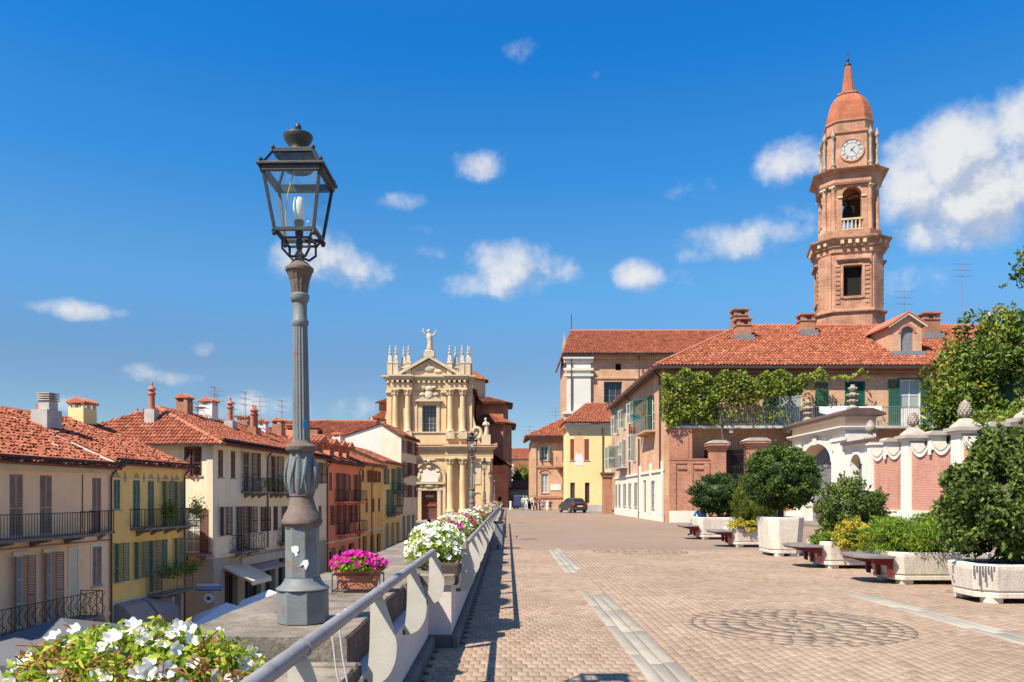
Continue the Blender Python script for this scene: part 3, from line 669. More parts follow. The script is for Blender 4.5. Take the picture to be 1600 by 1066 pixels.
def make_lamp():
    t = thing('street_lamp', 'x', 'street lamp', group='lamps standing on the parapet')
    o8 = PI / 8
    MB().lathe([(.164, 0), (.164, .20), (.157, .207)], seg=8, rot=o8).build('base_block', MT['lamp'], t, bevel=.004)
    MB().lathe([(.164, .207), (.168, .214), (.16, .225), (.14, .235), (.118, .265), (.110, .285)], seg=24).build('base_moulding', MT['lamp'], t, smooth=True)
    MB().lathe([(.110, .285), (.108, .615)], seg=8, rot=o8).build('pedestal', MT['lamp'], t, bevel=.004)
    MB().lathe([(.108, .60), (.111, .615), (.127, .63), (.129, .648), (.12, .662), (.115, .68), (.102, .70), (.088, .73), (.078, .77), (.070, .80), (.077, .805), (.077, .82)], seg=24).build('bell_moulding', MT['lamp_rust'], t, smooth=True)
    prof = [(.074, .82), (.084, .85), (.092, .90), (.091, .95), (.083, 1.0), (.073, 1.05), (.067, 1.085)]
    rings = []
    for r, z in prof:      # acanthus bulb: eight raised leaves
        rings.append([((r + .009 * math.cos(8 * 2 * PI * i / 48 + 3 * (z - .8))) * math.cos(2 * PI * i / 48), (r + .009 * math.cos(8 * 2 * PI * i / 48 + 3 * (z - .8))) * math.sin(2 * PI * i / 48), z) for i in range(48)])
    MB().loft(rings).build('acanthus_bulb', MT['lamp'], t, smooth=60)
    for k in range(8):
        a = 2 * PI * k / 8 + .2; mb = MB()
        pts = [((r + .010) * math.cos(a + .1 * q), (r + .010) * math.sin(a + .1 * q), z) for q, (r, z) in enumerate(prof[1:6])]
        mb.tube(pts, [.004, .009, .012, .010, .005], 6); mb.build('acanthus_leaf', MT['lamp'], t, smooth=True)
    MB().lathe([(.07, 1.08), (.092, 1.09), (.098, 1.10), (.098, 1.12), (.08, 1.135), (.062, 1.145), (.056, 1.16)], seg=24).build('collar', MT['lamp_rust'], t, smooth=True)
    rings = []
    for z, r in ((1.15, .0545), (1.90, .046)):
        rings.append([((r if i % 2 else r * .90) * math.cos(2 * PI * i / 32), (r if i % 2 else r * .90) * math.sin(2 * PI * i / 32), z) for i in range(32)])
    MB().loft(rings).build('fluted_shaft', MT['lamp'], t)
    MB().lathe([(.047, 1.89), (.053, 1.905), (.053, 1.925), (.044, 1.94), (.044, 2.04), (.054, 2.05), (.060, 2.065), (.060, 2.09), (.048, 2.10)], seg=24).build('neck', MT['lamp'], t, smooth=True)
    rings = []
    for z, r in ((2.10, .050), (2.18, .062), (2.235, .080)):
        rings.append([((r if i % 2 else r * .93) * math.cos(2 * PI * i / 28), (r if i % 2 else r * .93) * math.sin(2 * PI * i / 28), z) for i in range(28)])
    MB().loft(rings).build('fluted_cup', MT['lamp_rust'], t)
    MB().lathe([(.080, 2.235), (.089, 2.245), (.089, 2.262), (.072, 2.275), (.055, 2.295), (.032, 2.31), (.024, 2.335), (.030, 2.35), (.018, 2.37), (.01, 2.385)], seg=20).build('cup_lid', MT['lamp_rust'], t, smooth=True)
    b0, z0, b1, z1 = .122, 2.475, .178, 2.845
    for sx in (-1, 1):
        for sy in (-1, 1):
            pts = [(.012 * sx, .012 * sy, 2.335), (.05 * sx, .05 * sy, 2.325), (.085 * sx, .085 * sy, 2.365), (.085 * sx, .085 * sy, 2.42), (.105 * sx, .105 * sy, 2.455), (.135 * sx, .135 * sy, 2.465)]
            MB().tube(pts, .0085, 6).build('scroll_arm', MT['lamp_dark'], t, smooth=True)
    fr = MB()
    for sx, sy in ((-1, -1), (1, -1), (1, 1), (-1, 1)):
        fr.tube([(b0 * sx, b0 * sy, z0), (b1 * sx, b1 * sy, z1)], .0125, 4)
        fr.tube([(b1 * sx, b1 * sy, z1 + .02), (.125 * sx, .125 * sy, 2.965)], .010, 4)
        fr.ball((b1 * sx * 1.04, b1 * sy * 1.04, z1 + .04), .015, 8, 5); fr.ball((.125 * sx, .125 * sy, 2.985), .014, 8, 5)
        fr.ball((b0 * sx * 1.02, b0 * sy * 1.02, z0 - .025), .016, 8, 5)
    for q in range(4):
        a, b = ((-1, -1), (1, -1), (1, 1), (-1, 1))[q], ((1, -1), (1, 1), (-1, 1), (-1, -1))[q]
        fr.tube([(b0 * a[0], b0 * a[1], z0), (b0 * b[0], b0 * b[1], z0)], .015, 4)
        fr.tube([(.092 * a[0], .092 * a[1], z0 - .045), (.092 * b[0], .092 * b[1], z0 - .045)], .009, 4)
        fr.tube([(b1 * a[0], b1 * a[1], z1 - .012), (b1 * b[0], b1 * b[1], z1 - .012)], .022, 4)
        fr.tube([(.125 * a[0], .125 * a[1], 2.965), (.125 * b[0], .125 * b[1], 2.965)], .011, 4)
    fr.build('lantern_frame', MT['lamp_dark'], t)
    fl = MB()
    o_, i_ = .208, .168
    fl.prism([(-o_, -o_), (o_, -o_), (o_, -i_), (-o_, -i_)], z1 + .005, z1 + .022, 'xy'); fl.prism([(-o_, i_), (o_, i_), (o_, o_), (-o_, o_)], z1 + .005, z1 + .022, 'xy')
    fl.prism([(-o_, -i_), (-i_, -i_), (-i_, i_), (-o_, i_)], z1 + .005, z1 + .022, 'xy'); fl.prism([(i_, -i_), (o_, -i_), (o_, i_), (i_, i_)], z1 + .005, z1 + .022, 'xy')
    fl.build('lantern_flange', MT['lamp_dark'], t, bevel=.003)
    for q in range(4):
        a, b = ((-1, -1), (1, -1), (1, 1), (-1, 1))[q], ((1, -1), (1, 1), (-1, 1), (-1, -1))[q]
        MB().quad((b0 * a[0], b0 * a[1], z0), (b0 * b[0], b0 * b[1], z0), (b1 * b[0], b1 * b[1], z1), (b1 * a[0], b1 * a[1], z1)).build('pane', MT['clear'], t)
        MB().quad((b1 * a[0], b1 * a[1], z1 + .025), (b1 * b[0], b1 * b[1], z1 + .025), (.125 * b[0], .125 * b[1], 2.96), (.125 * a[0], .125 * a[1], 2.96)).build('roof_pane', MT['clear'], t)
    MB().box(-.13, -.13, 2.972, .13, .13, 2.984).build('top_plate', MT['lamp_dark'], t, bevel=.003)
    MB().lathe([(.105, 2.955), (.10, 2.90), (.085, 2.885), (.03, 2.90)], seg=16, cap=False).build('reflector', MT['lamp_dark'], t, smooth=True)
    MB().lathe([(.075, 2.984), (.062, 2.995), (.058, 3.03), (.062, 3.045), (.085, 3.08), (.094, 3.105), (.090, 3.115), (.05, 3.13), (.018, 3.138), (.012, 3.145), (.020, 3.155), (.021, 3.17), (.010, 3.188)], seg=20).build('chimney_cap', MT['lamp_dark'], t, smooth=50)
    MB().lathe([(.008, 2.35), (.022, 2.40), (.022, 2.44), (.016, 2.45), (.026, 2.47), (.026, 2.54), (.031, 2.545), (.031, 2.565), (.026, 2.57)], seg=14).build('bulb_socket', MT['lamp_dark'], t, smooth=50)
    MB().lathe([(.024, 2.568), (.032, 2.60), (.038, 2.64), (.036, 2.68), (.026, 2.71), (.012, 2.722), (.002, 2.725)], seg=16).build('bulb', MT['bulb'], t, smooth=True)
    MB().tube([(-.09, .06, 2.48), (-.10, .05, 2.60), (-.075, .02, 2.75), (-.03, .0, 2.88)], .004, 5).build('cable', flat('yellow_cable', (.55, .42, .10)), t)
    return t
lamp = make_lamp(); lamp.location = (-1.308, 5.1, .80); lamp.rotation_euler = (0, R(-.6), 0); lamp['label'] = 'nearest tall weathered grey lantern post with torn stickers on its pedestal'
stk = MB(); stk.M = Matrix.Rotation(R(-7), 4, 'Z')
stk.prism([(-.034, .485), (-.012, .492), (.014, .488), (.018, .46), (.006, .452), (.010, .430), (-.006, .425), (-.012, .447), (-.028, .452)], -.1045, -.1015)
stk.prism([(.02, .36), (.045, .40), (.075, .405), (.08, .375), (.06, .34), (.045, .375)], -.1045, -.1015)
stk.build('sticker', MT['sticker'], lamp)
far_labels = ['second dark lantern post rising above the flower boxes before the church door', 'third lantern post, slimmer, against the right pilaster of the church', 'fourth lantern post close to the shaded brick flank of the church', 'last and smallest lantern post near the end of the railing']
for (x, yy), lb in zip(((-1.27, 28.5), (-1.38, 47.6), (-1.5, 70), (-1.5, 92)), far_labels):
    c = copy_tree(lamp); c.rotation_euler = (0, 0, 0); c.location = (x, yy, .76); c['label'] = lb
    for ch in list(c.children):
        if ch.name.startswith('sticker') or ch.name.startswith('acanthus_leaf'): bpy.data.objects.remove(ch)
bs = MB(); bs.prism([(-.016, 1.235), (.012, 1.232), (.016, 1.29), (-.010, 1.297)], -.0575, -.055); bs.M = None
bso = bs.build('sticker', MT['sticker_blue'], lamp); bso.rotation_euler = (0, 0, R(40))

# ================================================================== flowers on the parapet
def flower_mesh(name, mat, Rr=.036, thr=(.5,)):
    n = 20; V = [(0, 0, -.022)]; 
    for k in range(n):
        t = 2 * PI * k / n; V.append((.012 * math.cos(t), .012 * math.sin(t), -.006))
    for k in range(n):
        t = 2 * PI * k / n; rr = Rr * (.80 + .22 * abs(math.cos(2.5 * t))); V.append((rr * math.cos(t), rr * math.sin(t), .004 + .007 * math.sin(5 * t + .6)))
    F = []
    for k in range(n):
        j = (k + 1) % n; F += [(0, 1 + k, 1 + j), (1 + k, 1 + n + k, 1 + n + j), (1 + k, 1 + n + j, 1 + j)]
    me = mesh_np(name, np.array(V), np.array(F), np.full(len(V), .7), mat); shade(me, 180); return me
FM = {k: flower_mesh('flower', MT[k]) for k in ('petal_white', 'petal_cream', 'petal_magenta', 'petal_red')}
def blossoms(parent, P, Nn, me, size=1., rng=RNG):
    V0 = np.empty(len(me.vertices) * 3, np.float32); me.vertices.foreach_get('co', V0); V0 = V0.reshape(-1, 3)
    F0 = np.array([list(p.vertices) for p in me.polygons]); Vs, Fs, Rs = [], [], []
    for i, (p, n) in enumerate(zip(P, Nn)):
        q = Vector(n).to_track_quat('Z', 'Y').to_matrix(); M = np.array(q) * size * rng.uniform(.75, 1.15)
        Vs.append(V0 @ M.T + p); Fs.append(F0 + i * len(V0)); Rs.append(np.full(len(V0), rng.random()))
    m2 = mesh_np('blossoms', np.concatenate(Vs), np.concatenate(Fs), np.concatenate(Rs), me.materials[0]); shade(m2, 180)
    return mobj('blossoms', m2, parent, kind='stuff')
def mound(c, r, n, rng, up=.2):
    d = unit(n * 3, rng); d = d[d[:, 2] > -up][:n]; return np.array(c) + d * np.array(r) * rng.uniform(.85, 1.08, len(d))[:, None], d
# the near box of white petunias
rng = np.random.default_rng(11)
fb = thing('flower_box', 'near terracotta box overflowing with large white petunias by the lamp', 'flower box', (-1.49, 3.2, .665), group='flower boxes along the parapet')
MB().prism([(-.34, 0), (.34, 0), (.40, .19), (-.40, .19)], -.11, .11).build('trough', MT['terracotta'], fb, bevel=.012)
MB().box(-.42, -.135, .165, .42, .135, .20).build('rim', MT['terracotta'], fb, bevel=.01)
P, nn = mound((0, 0, .17), (.44, .34, .21), 6200, rng, .35); P += rng.normal(0, .026, P.shape)
me = leaf_mesh('leaves', P, nn, .042, MT['leaf_pet'], np.clip(rng.normal(.62, .22, len(P)) + .35 * (np.sin(P[:, 0] * 9 + 1) * np.sin(P[:, 1] * 11) > .55), 0, 1), .5, rng, core=core_blob((0, 0, .17), (.36, .27, .14), zmin=.1))
mobj('foliage', me, fb, kind='stuff')
st = MB()
for k in range(170):
    a = rng.uniform(0, 2 * PI); p = Vector((.40 * math.cos(a) * rng.uniform(.2, 1), .30 * math.sin(a) * rng.uniform(.2, 1) - .08, .26)); pts = [p]
    for q in range(4): p = p + Vector((rng.normal(0, .035), rng.normal(-.01, .03), rng.normal(.006, .025))); pts.append(p)
    st.tube(pts, .0032, 4)
st.build('dry_stems', pmat('dry_stems', (.26, .13, .045), .9, .3, 12), fb, kind='stuff')
P, nn = mound((0, 0, .18), (.48, .37, .24), 125, rng, -.02)
k = 0
for p, d in zip(P, nn):
    if d[1] > .75 and d[2] < .5: continue
    v = Vector(d) + Vector((rng.normal(.15, .3), rng.normal(-.5, .3), rng.normal(.25, .3)))
    o = mobj('flower', FM['petal_white'], fb, loc=tuple(p)); o.rotation_euler = v.to_track_quat('Z', 'Y').to_euler(); s = rng.uniform(.62, 1.0); o.scale = (s, s, s)
# magenta geraniums in a terracotta trough on an iron stand
rng = np.random.default_rng(12)
fb = thing('flower_box', 'terracotta trough of magenta flowers in a scrolled black iron stand', 'flower box', (-1.255, 6.7, .80), group='flower boxes along the parapet')
MB().prism([(-.175, .03), (.175, .03), (.21, .20), (-.21, .20)], -.09, .09).build('trough', MT['terracotta'], fb, bevel=.008)
MB().box(-.225, -.11, .195, .225, .11, .24).build('rim', MT['terracotta'], fb, bevel=.008)
sd = MB()
for x in (-.235, .235):
    for yy in (-.125, .125): sd.tube([(x, yy, 0), (x, yy, .185)], .006, 5)
    for z in (.02, .18): sd.tube([(x, -.125, z), (x, .125, z)], .006, 5)
for yy in (-.125, .125):
    for z in (.02, .18): sd.tube([(-.235, yy, z), (.235, yy, z)], .006, 5)
for sx in (-1, 1):
    for cx, cz, r0 in ((.13, .075, .05), (.155, .14, .032)):
        sd.tube([(sx * (cx + r0 * (1 - .8 * q / 14) * math.cos(.5 * q)), -.125, cz + r0 * (1 - .8 * q / 14) * math.sin(.5 * q)) for q in range(15)], .005, 5)
    sd.tube([(sx * .085, -.125, .05), (sx * .05, -.125, .075), (0, -.125, .095)], .005, 5)
sd.build('iron_stand', MT['iron'], fb)
P, nn = mound((0, 0, .25), (.25, .15, .10), 1500, rng, .3); mobj('foliage', leaf_mesh('leaves', P, nn, .045, MT['leaf_pet'], np.clip(rng.normal(.5, .18, len(P)), 0, .9), .7, rng, core=core_blob((0, 0, .25), (.2, .11, .07))), fb, kind='stuff')
P, nn = mound((0, 0, .27), (.27, .16, .13), 120, rng, .1)
blossoms(fb, P, nn * .5 + np.array([.1, -.7, .5]), FM['petal_magenta'], .85, rng)
fb.scale = (.84, .84, .84)
# boxes further along
MT['box_brown'] = pmat('brown_plastic_box', (.075, .05, .042), .6, .15, 4)
spec = [(-.84, 9.45, .56, 1.0, 'petal_white', 'petal_cream', 260, 'brown box heaped with white and cream petunias at the wall corner'),
        (-.92, 11.6, .50, 1.1, 'petal_magenta', 'petal_magenta', 190, 'box of bright magenta petunias spilling through the handrail'),
        (-.95, 13.6, .58, 1.2, 'petal_white', 'petal_cream', 240, 'second box of white petunias, just past the magenta ones'),
        (-.95, 16.2, .50, 1.2, 'petal_red', 'petal_magenta', 200, 'box of crimson flowers past the second white box'),
        (-.95, 18.8, .55, 1.2, 'petal_white', 'petal_cream', 220, 'third box of white petunias in front of the second lamp'),
        (-.95, 21.6, .50, 1.2, 'petal_red', 'petal_red', 180, 'dark red flower box near the second lamp'),
        (-.95, 24.6, .55, 1.3, 'petal_white', 'petal_red', 180, 'mixed white and red flower box beside the second lamp'),
        (-.95, 31.5, .5, 1.3, 'petal_white', 'petal_red', 150, 'small looking flower box just behind the second lamp'),
        (-.95, 36, .5, 1.3, 'petal_red', 'petal_white', 130, 'reddish flower box midway between the second and third lamps'),
        (-.95, 41, .5, 1.3, 'petal_white', 'petal_red', 120, 'distant flower box shortly before the third lamp'),
        (-1.0, 56, .5, 1.5, 'petal_red', 'petal_white', 80, 'tiny red flower box beyond the third lamp'),
        (-1.0, 65, .5, 1.5, 'petal_red', 'petal_red', 70, 'farthest dark red flower clump at the end of the parapet')]
for i, (x, yy, h, ln, p1, p2, nb, lb) in enumerate(spec):
    rng = np.random.default_rng(30 + i)
    fb = thing('flower_box', lb, 'flower box', (x, yy, .76), group='flower boxes along the parapet')
    MB().prism([(-.14, 0), (.14, 0), (.17, .18), (-.17, .18)], -ln / 2 + .12, ln / 2 - .12).build('trough', MT['box_brown'], fb, bevel=.006)
    if i == 0: MB().box(-.02, -.80, -.12, .30, -.50, .10).build('bracket_box', MT['box_brown'], fb, bevel=.006)
    r = (.32, ln / 2, h * .50)
    P, nn = mound((0, 0, .20), r, 2600 if i < 6 else 1200, rng, .35); P += rng.normal(0, .03, P.shape)
    leafm = MT['leaf_pet']
    mobj('foliage', leaf_mesh('leaves', P, nn, .05, leafm, np.clip(rng.normal(.55 if p1 == 'petal_white' else .4, .2, len(P)), 0, .9), .55, rng, core=core_blob((0, 0, .20), (r[0] * .8, r[1] * .85, r[2] * .8))), fb, kind='stuff')
    P, nn = mound((0, 0, .22), (r[0] * 1.05, r[1] * 1.02, r[2] * 1.1), nb, rng, .2)
    hlf = len(P) * 2 // 3
    blossoms(fb, P[:hlf], nn[:hlf] * .6 + np.array([.1, -.5, .4]), FM[p1], .95 if i < 8 else 1.2, rng); blossoms(fb, P[hlf:], nn[hlf:] * .6 + np.array([.1, -.5, .4]), FM[p2], .9 if i < 8 else 1.2, rng)
# litter bin against the wall
bn = thing('litter_bin', 'dark grey metal litter bin standing against the parapet', 'litter bin', (-.30, 24.6, 0))
MB().prism([(-.14, .10), (.14, .10), (.17, .80), (-.17, .80)], -.2, .2).build('bin_body', MT['iron_grey'], bn, bevel=.015)
MB().box(-.19, -.22, .80, .19, .22, .84).build('rim', MT['iron'], bn, bevel=.01)
for s in (-1, 1): MB().box(-.03, s * .15 - .02, 0, .03, s * .15 + .02, .12).build('leg', MT['iron'], bn)
bn = thing('cycle_stand', 'low dark steel cycle stand on the paving beyond the litter bin', 'cycle stand', (-.28, 31, 0))
for yy in (0, 1.6): MB().tube([(-.2, yy, 0), (-.2, yy, .75), (.2, yy, .75), (.2, yy, 0)], .02, 6).build('hoop', MT['iron'], bn)
MB().tube([(.2, 0, .75), (.2, 1.6, .75)], .02, 6).build('bar', MT['iron'], bn)
# ================================================================== building kit
_sh = {}
def shutter_mesh(w, h, mat):
    k = (round(w, 2), round(h, 2), mat.name)
    if k in _sh: return _sh[k]
    mb = MB(); f = min(.07, w * .16)
    mb.box(0, -.02, 0, f, .02, h); mb.box(w - f, -.02, 0, w, .02, h); mb.box(f, -.02, 0, w - f, .02, f); mb.box(f, -.02, h - f, w - f, .02, h)
    if h > 1.4: mb.box(f, -.02, h * .45 - f / 2, w - f, .02, h * .45 + f / 2)
    n = max(4, int(h / .085)); st = (h - 2 * f) / n
    for i in range(n):
        z = f + st * i; mb.quad((f, -.019, z), (w - f, -.019, z), (w - f, .016, z + st * .66), (f, .016, z + st * .66))
    me = bpy.data.meshes.new('shutter'); me.from_pydata(mb.v, [], mb.f); me.materials.append(mat); me.update(); _sh[k] = me; return me
def put(name, me, parent, M):
    o = mobj(name, me, parent); o.matrix_basis = M; return o
def window(house, M, x0, x1, z0, z1, style='closed', smat=None, pane='glass', fmat=None, depth=.18, sill=True, bars=(1, 2), label=None, surround=None):
    fmat = fmat or MT['frame_white']; w, h = x1 - x0, z1 - z0; f = min(.06, w * .09); y0, y1 = depth - .05, depth
    mb = MB(M)
    mb.box(x0, y0, z0, x0 + f, y1, z1); mb.box(x1 - f, y0, z0, x1, y1, z1); mb.box(x0 + f, y0, z0, x1 - f, y1, z0 + f); mb.box(x0 + f, y0, z1 - f, x1 - f, y1, z1)
    for i in range(bars[0]): xx = x0 + w * (i + 1) / (bars[0] + 1); mb.box(xx - f * .5, y0 + .004, z0 + f, xx + f * .5, y1 - .004, z1 - f)
    for i in range(bars[1]): zz = z0 + h * (i + 1) / (bars[1] + 1); mb.box(x0 + f, y0 + .010, zz - f * .35, x1 - f, y1 - .010, zz + f * .35)
    wo = mb.build('window', fmat, house)
    if label: wo['label'] = label
    MB(M).quad((x0, y1 - .012, z0), (x1, y1 - .012, z0), (x1, y1 - .012, z1), (x0, y1 - .012, z1)).build('pane', MT[pane], wo)
    if sill: MB(M).box(x0 - .08, -.07, z0 - .07, x1 + .08, depth, z0 - .002).build('sill', MT['sill'], wo)
    if surround:
        sb = MB(M); q = .12
        sb.box(x0 - q, -.025, z0, x0 - .001, .02, z1 + q); sb.box(x1 + .001, -.025, z0, x1 + q, .02, z1 + q); sb.box(x0 - .001, -.025, z1 + .001, x1 + .001, .02, z1 + q)
        sb.build('surround', surround, wo)
    if smat:
        sw = w / 2 - .004; me = shutter_mesh(sw, h, smat); T = Matrix.Translation
        if style == 'closed':
            put('shutter', me, wo, M @ T((x0, .03, z0))); put('shutter', me, wo, M @ T((x0 + w / 2 + .004, .03, z0)))
        elif style == 'ajar':
            put('shutter', me, wo, M @ T((x0, .01, z0)) @ Matrix.Rotation(R(-random.uniform(20, 40)), 4, 'Z')); put('shutter', me, wo, M @ T((x1, .01, z0)) @ Matrix.Rotation(R(180 + random.uniform(20, 40)), 4, 'Z'))
        else:
            a = 172 if style == 'open' else random.uniform(100, 135)
            put('shutter', me, wo, M @ T((x0 - .01, -.03, z0)) @ Matrix.Rotation(R(-a), 4, 'Z')); put('shutter', me, wo, M @ T((x1 + .01, -.03, z0)) @ Matrix.Rotation(R(180 + a), 4, 'Z'))
    return wo
def dark_opening(house, M, x0, x1, z0, z1, depth=.35, mat='dark_room', name='doorway', frame=None):
    o = MB(M).quad((x0, depth - .01, z0), (x1, depth - .01, z0), (x1, depth - .01, z1), (x0, depth - .01, z1)).build(name, MT[mat], house)
    if frame:
        mb = MB(M); f = .09
        mb.box(x0, depth - .10, z0, x0 + f, depth - .02, z1); mb.box(x1 - f, depth - .10, z0, x1, depth - .02, z1); mb.box(x0 + f, depth - .10, z1 - .35, x1 - f, depth - .02, z1)
        if x1 - x0 > 1.4: mb.box((x0 + x1) / 2 - .04, depth - .09, z0, (x0 + x1) / 2 + .04, depth - .03, z1 - .35)
        mb.build('frame', MT[frame], o)
    return o
def balcony(house, M, x0, x1, z, proj=.8, h=.95, gap=.13, style='bars', brackets=2, mat='iron', smat='balcony_stone', slab=.10, label=None):
    b = MB(M).box(x0, -proj, z - slab, x1, .02, z).build('balcony', MT[smat], house)
    if label: b['label'] = label
    r = MB(M); e = .04; pr = proj - .05
    pts = [(x0 + e, 0), (x0 + e, -pr), (x1 - e, -pr), (x1 - e, 0)]
    for (ax, ay), (bx, by) in zip(pts, pts[1:]):
        r.tube([(ax, ay, z + h), (bx, by, z + h)], .022, 4); r.tube([(ax, ay, z + .08), (bx, by, z + .08)], .014, 4)
        L = math.hypot(bx - ax, by - ay); n = max(2, int(L / gap))
        for i in range(n + 1):
            x, y = ax + (bx - ax) * i / n, ay + (by - ay) * i / n
            if style == 'scroll' and i % 2 == 0 and i < n:
                dx, dy = (bx - ax) / n, (by - ay) / n
                r.tube([(x + dx * 2 * (.5 + .42 * math.sin(q * .8)), y + dy * 2 * (.5 + .42 * math.sin(q * .8)), z + .1 + (h - .15) * q / 10) for q in range(11)], .013, 4)
            else: r.tube([(x, y, z), (x, y, z + h)], .011 if 0 < i < n else .02, 4)
    r.build('railing', MT[mat], b)
    for i in range(brackets):
        x = x0 + (x1 - x0) * (i + .5) / brackets
        MB(M).prism([(0.0, z - slab - .30), (0.0, z - slab - .003), (-proj * .85, z - slab - .003), (-proj * .85, z - slab - .08), (-proj * .35, z - slab - .14)], x - .11, x + .11, 'yz').build('bracket', MT[smat], b)
    return b
def chimney(roof, x, y, z, w, d, h, mat='chimney_brick', cap='tile', pots=0):
    mb = MB(); mb.box(x - w / 2, y - d / 2, z - .8, x + w / 2, y + d / 2, z + h); c = mb.build('chimney', MT[mat], roof)
    if cap == 'tile':
        for sx in (-1, 0, 1):
            for sy in (-1, 1): MB().box(x + sx * (w / 2 - .07) - .06, y + sy * (d / 2 - .07) - .06, z + h, x + sx * (w / 2 - .07) + .06, y + sy * (d / 2 - .07) + .06, z + h + .24).build('vent_post', MT[mat], c)
        p = .08; z2 = z + h + .24
        tile_roof_lite(c, x - w / 2 - p, x + w / 2 + p, y - d / 2 - p, y + d / 2 + p, z2, z2 + .20)
    elif cap == 'slabs':
        m2 = MB()
        for i in range(3): m2.box(x - w * .42, y - d * .42, z + h + .02 + i * .12, x + w * .42, y + d * .42, z + h + .07 + i * .12)
        m2.box(x - w * .28, y - d * .28, z + h, x + w * .28, y + d * .28, z + h + .30); m2.build('cap', MT['sill'], c)
    elif cap == 'slab':
        m2 = MB(); m2.box(x - w * .58, y - d * .58, z + h + .16, x + w * .58, y + d * .58, z + h + .24); m2.box(x - w * .38, y - d * .38, z + h, x + w * .38, y + d * .38, z + h + .16); m2.build('cap', MT['tile_under'], c)
    for i in range(pots):
        px_ = x + (i - (pots - 1) / 2) * .42
        MB().lathe([(.17, h), (.17, h + .85), (.23, h + .88), (.23, h + .95), (.15, h + 1.0), (.15, h + 1.12), (.24, h + 1.16), (.20, h + 1.26), (.08, h + 1.36), (.05, h + 1.45), (.08, h + 1.5), (.02, h + 1.62)], (px_, y, z), 10).build('clay_pot', MT['terracotta'], c, smooth=40)
    return c
def tile_roof_lite(parent, x0, x1, y0, y1, z, zt):
    """small tiled hood: two slopes of half-barrel tiles"""
    mb = MB(); ym = (y0 + y1) / 2; n = max(2, int((x1 - x0) / .2))
    mb.prism([(y0, z), (y1, z), (ym, zt)], x0, x1, 'yz')
    for i in range(n):
        x = x0 + (x1 - x0) * (i + .5) / n
        for a, b in ((y0, ym), (y1, ym)): mb.tube([(x, a, z + .03), (x, b, zt + .03)], .09, 6)
    return mb.build('tile_hood', MT['terracotta'], parent)
def antenna(roof, x, y, z, h, dish=False):
    mb = MB(); mb.tube([(x, y, z - .5), (x, y, z + h)], .025, 5)
    for i in range(3):
        zz = z + h - .1 - .45 * i; mb.tube([(x - .7, y, zz), (x + .7, y + .2, zz)], .015, 4)
        for q in range(5): mb.tube([(x - .6 + .3 * q, y - .3, zz), (x - .6 + .3 * q, y + .3, zz)], .010, 4)
    o = mb.build('antenna', MT['iron_grey'], roof)
    if dish: MB().lathe([(.02, -.10), (.25, -.06), (.40, .04), (.38, .05), (.2, -.03), (.02, -.06)], (x, y - .2, z + .5), 14).build('dish', MT['frame_white'], roof, smooth=True).rotation_euler = (0, 0, 0)
    return o
def downpipe(house, M, x, z0, z1, r=.05):
    return MB(M).tube([(x, -.45, z1), (x, -.12, z1 - .35), (x, -.08, z1 - .5), (x, -.08, z0)], r, 6).build('downpipe', MT['downpipe'], house)

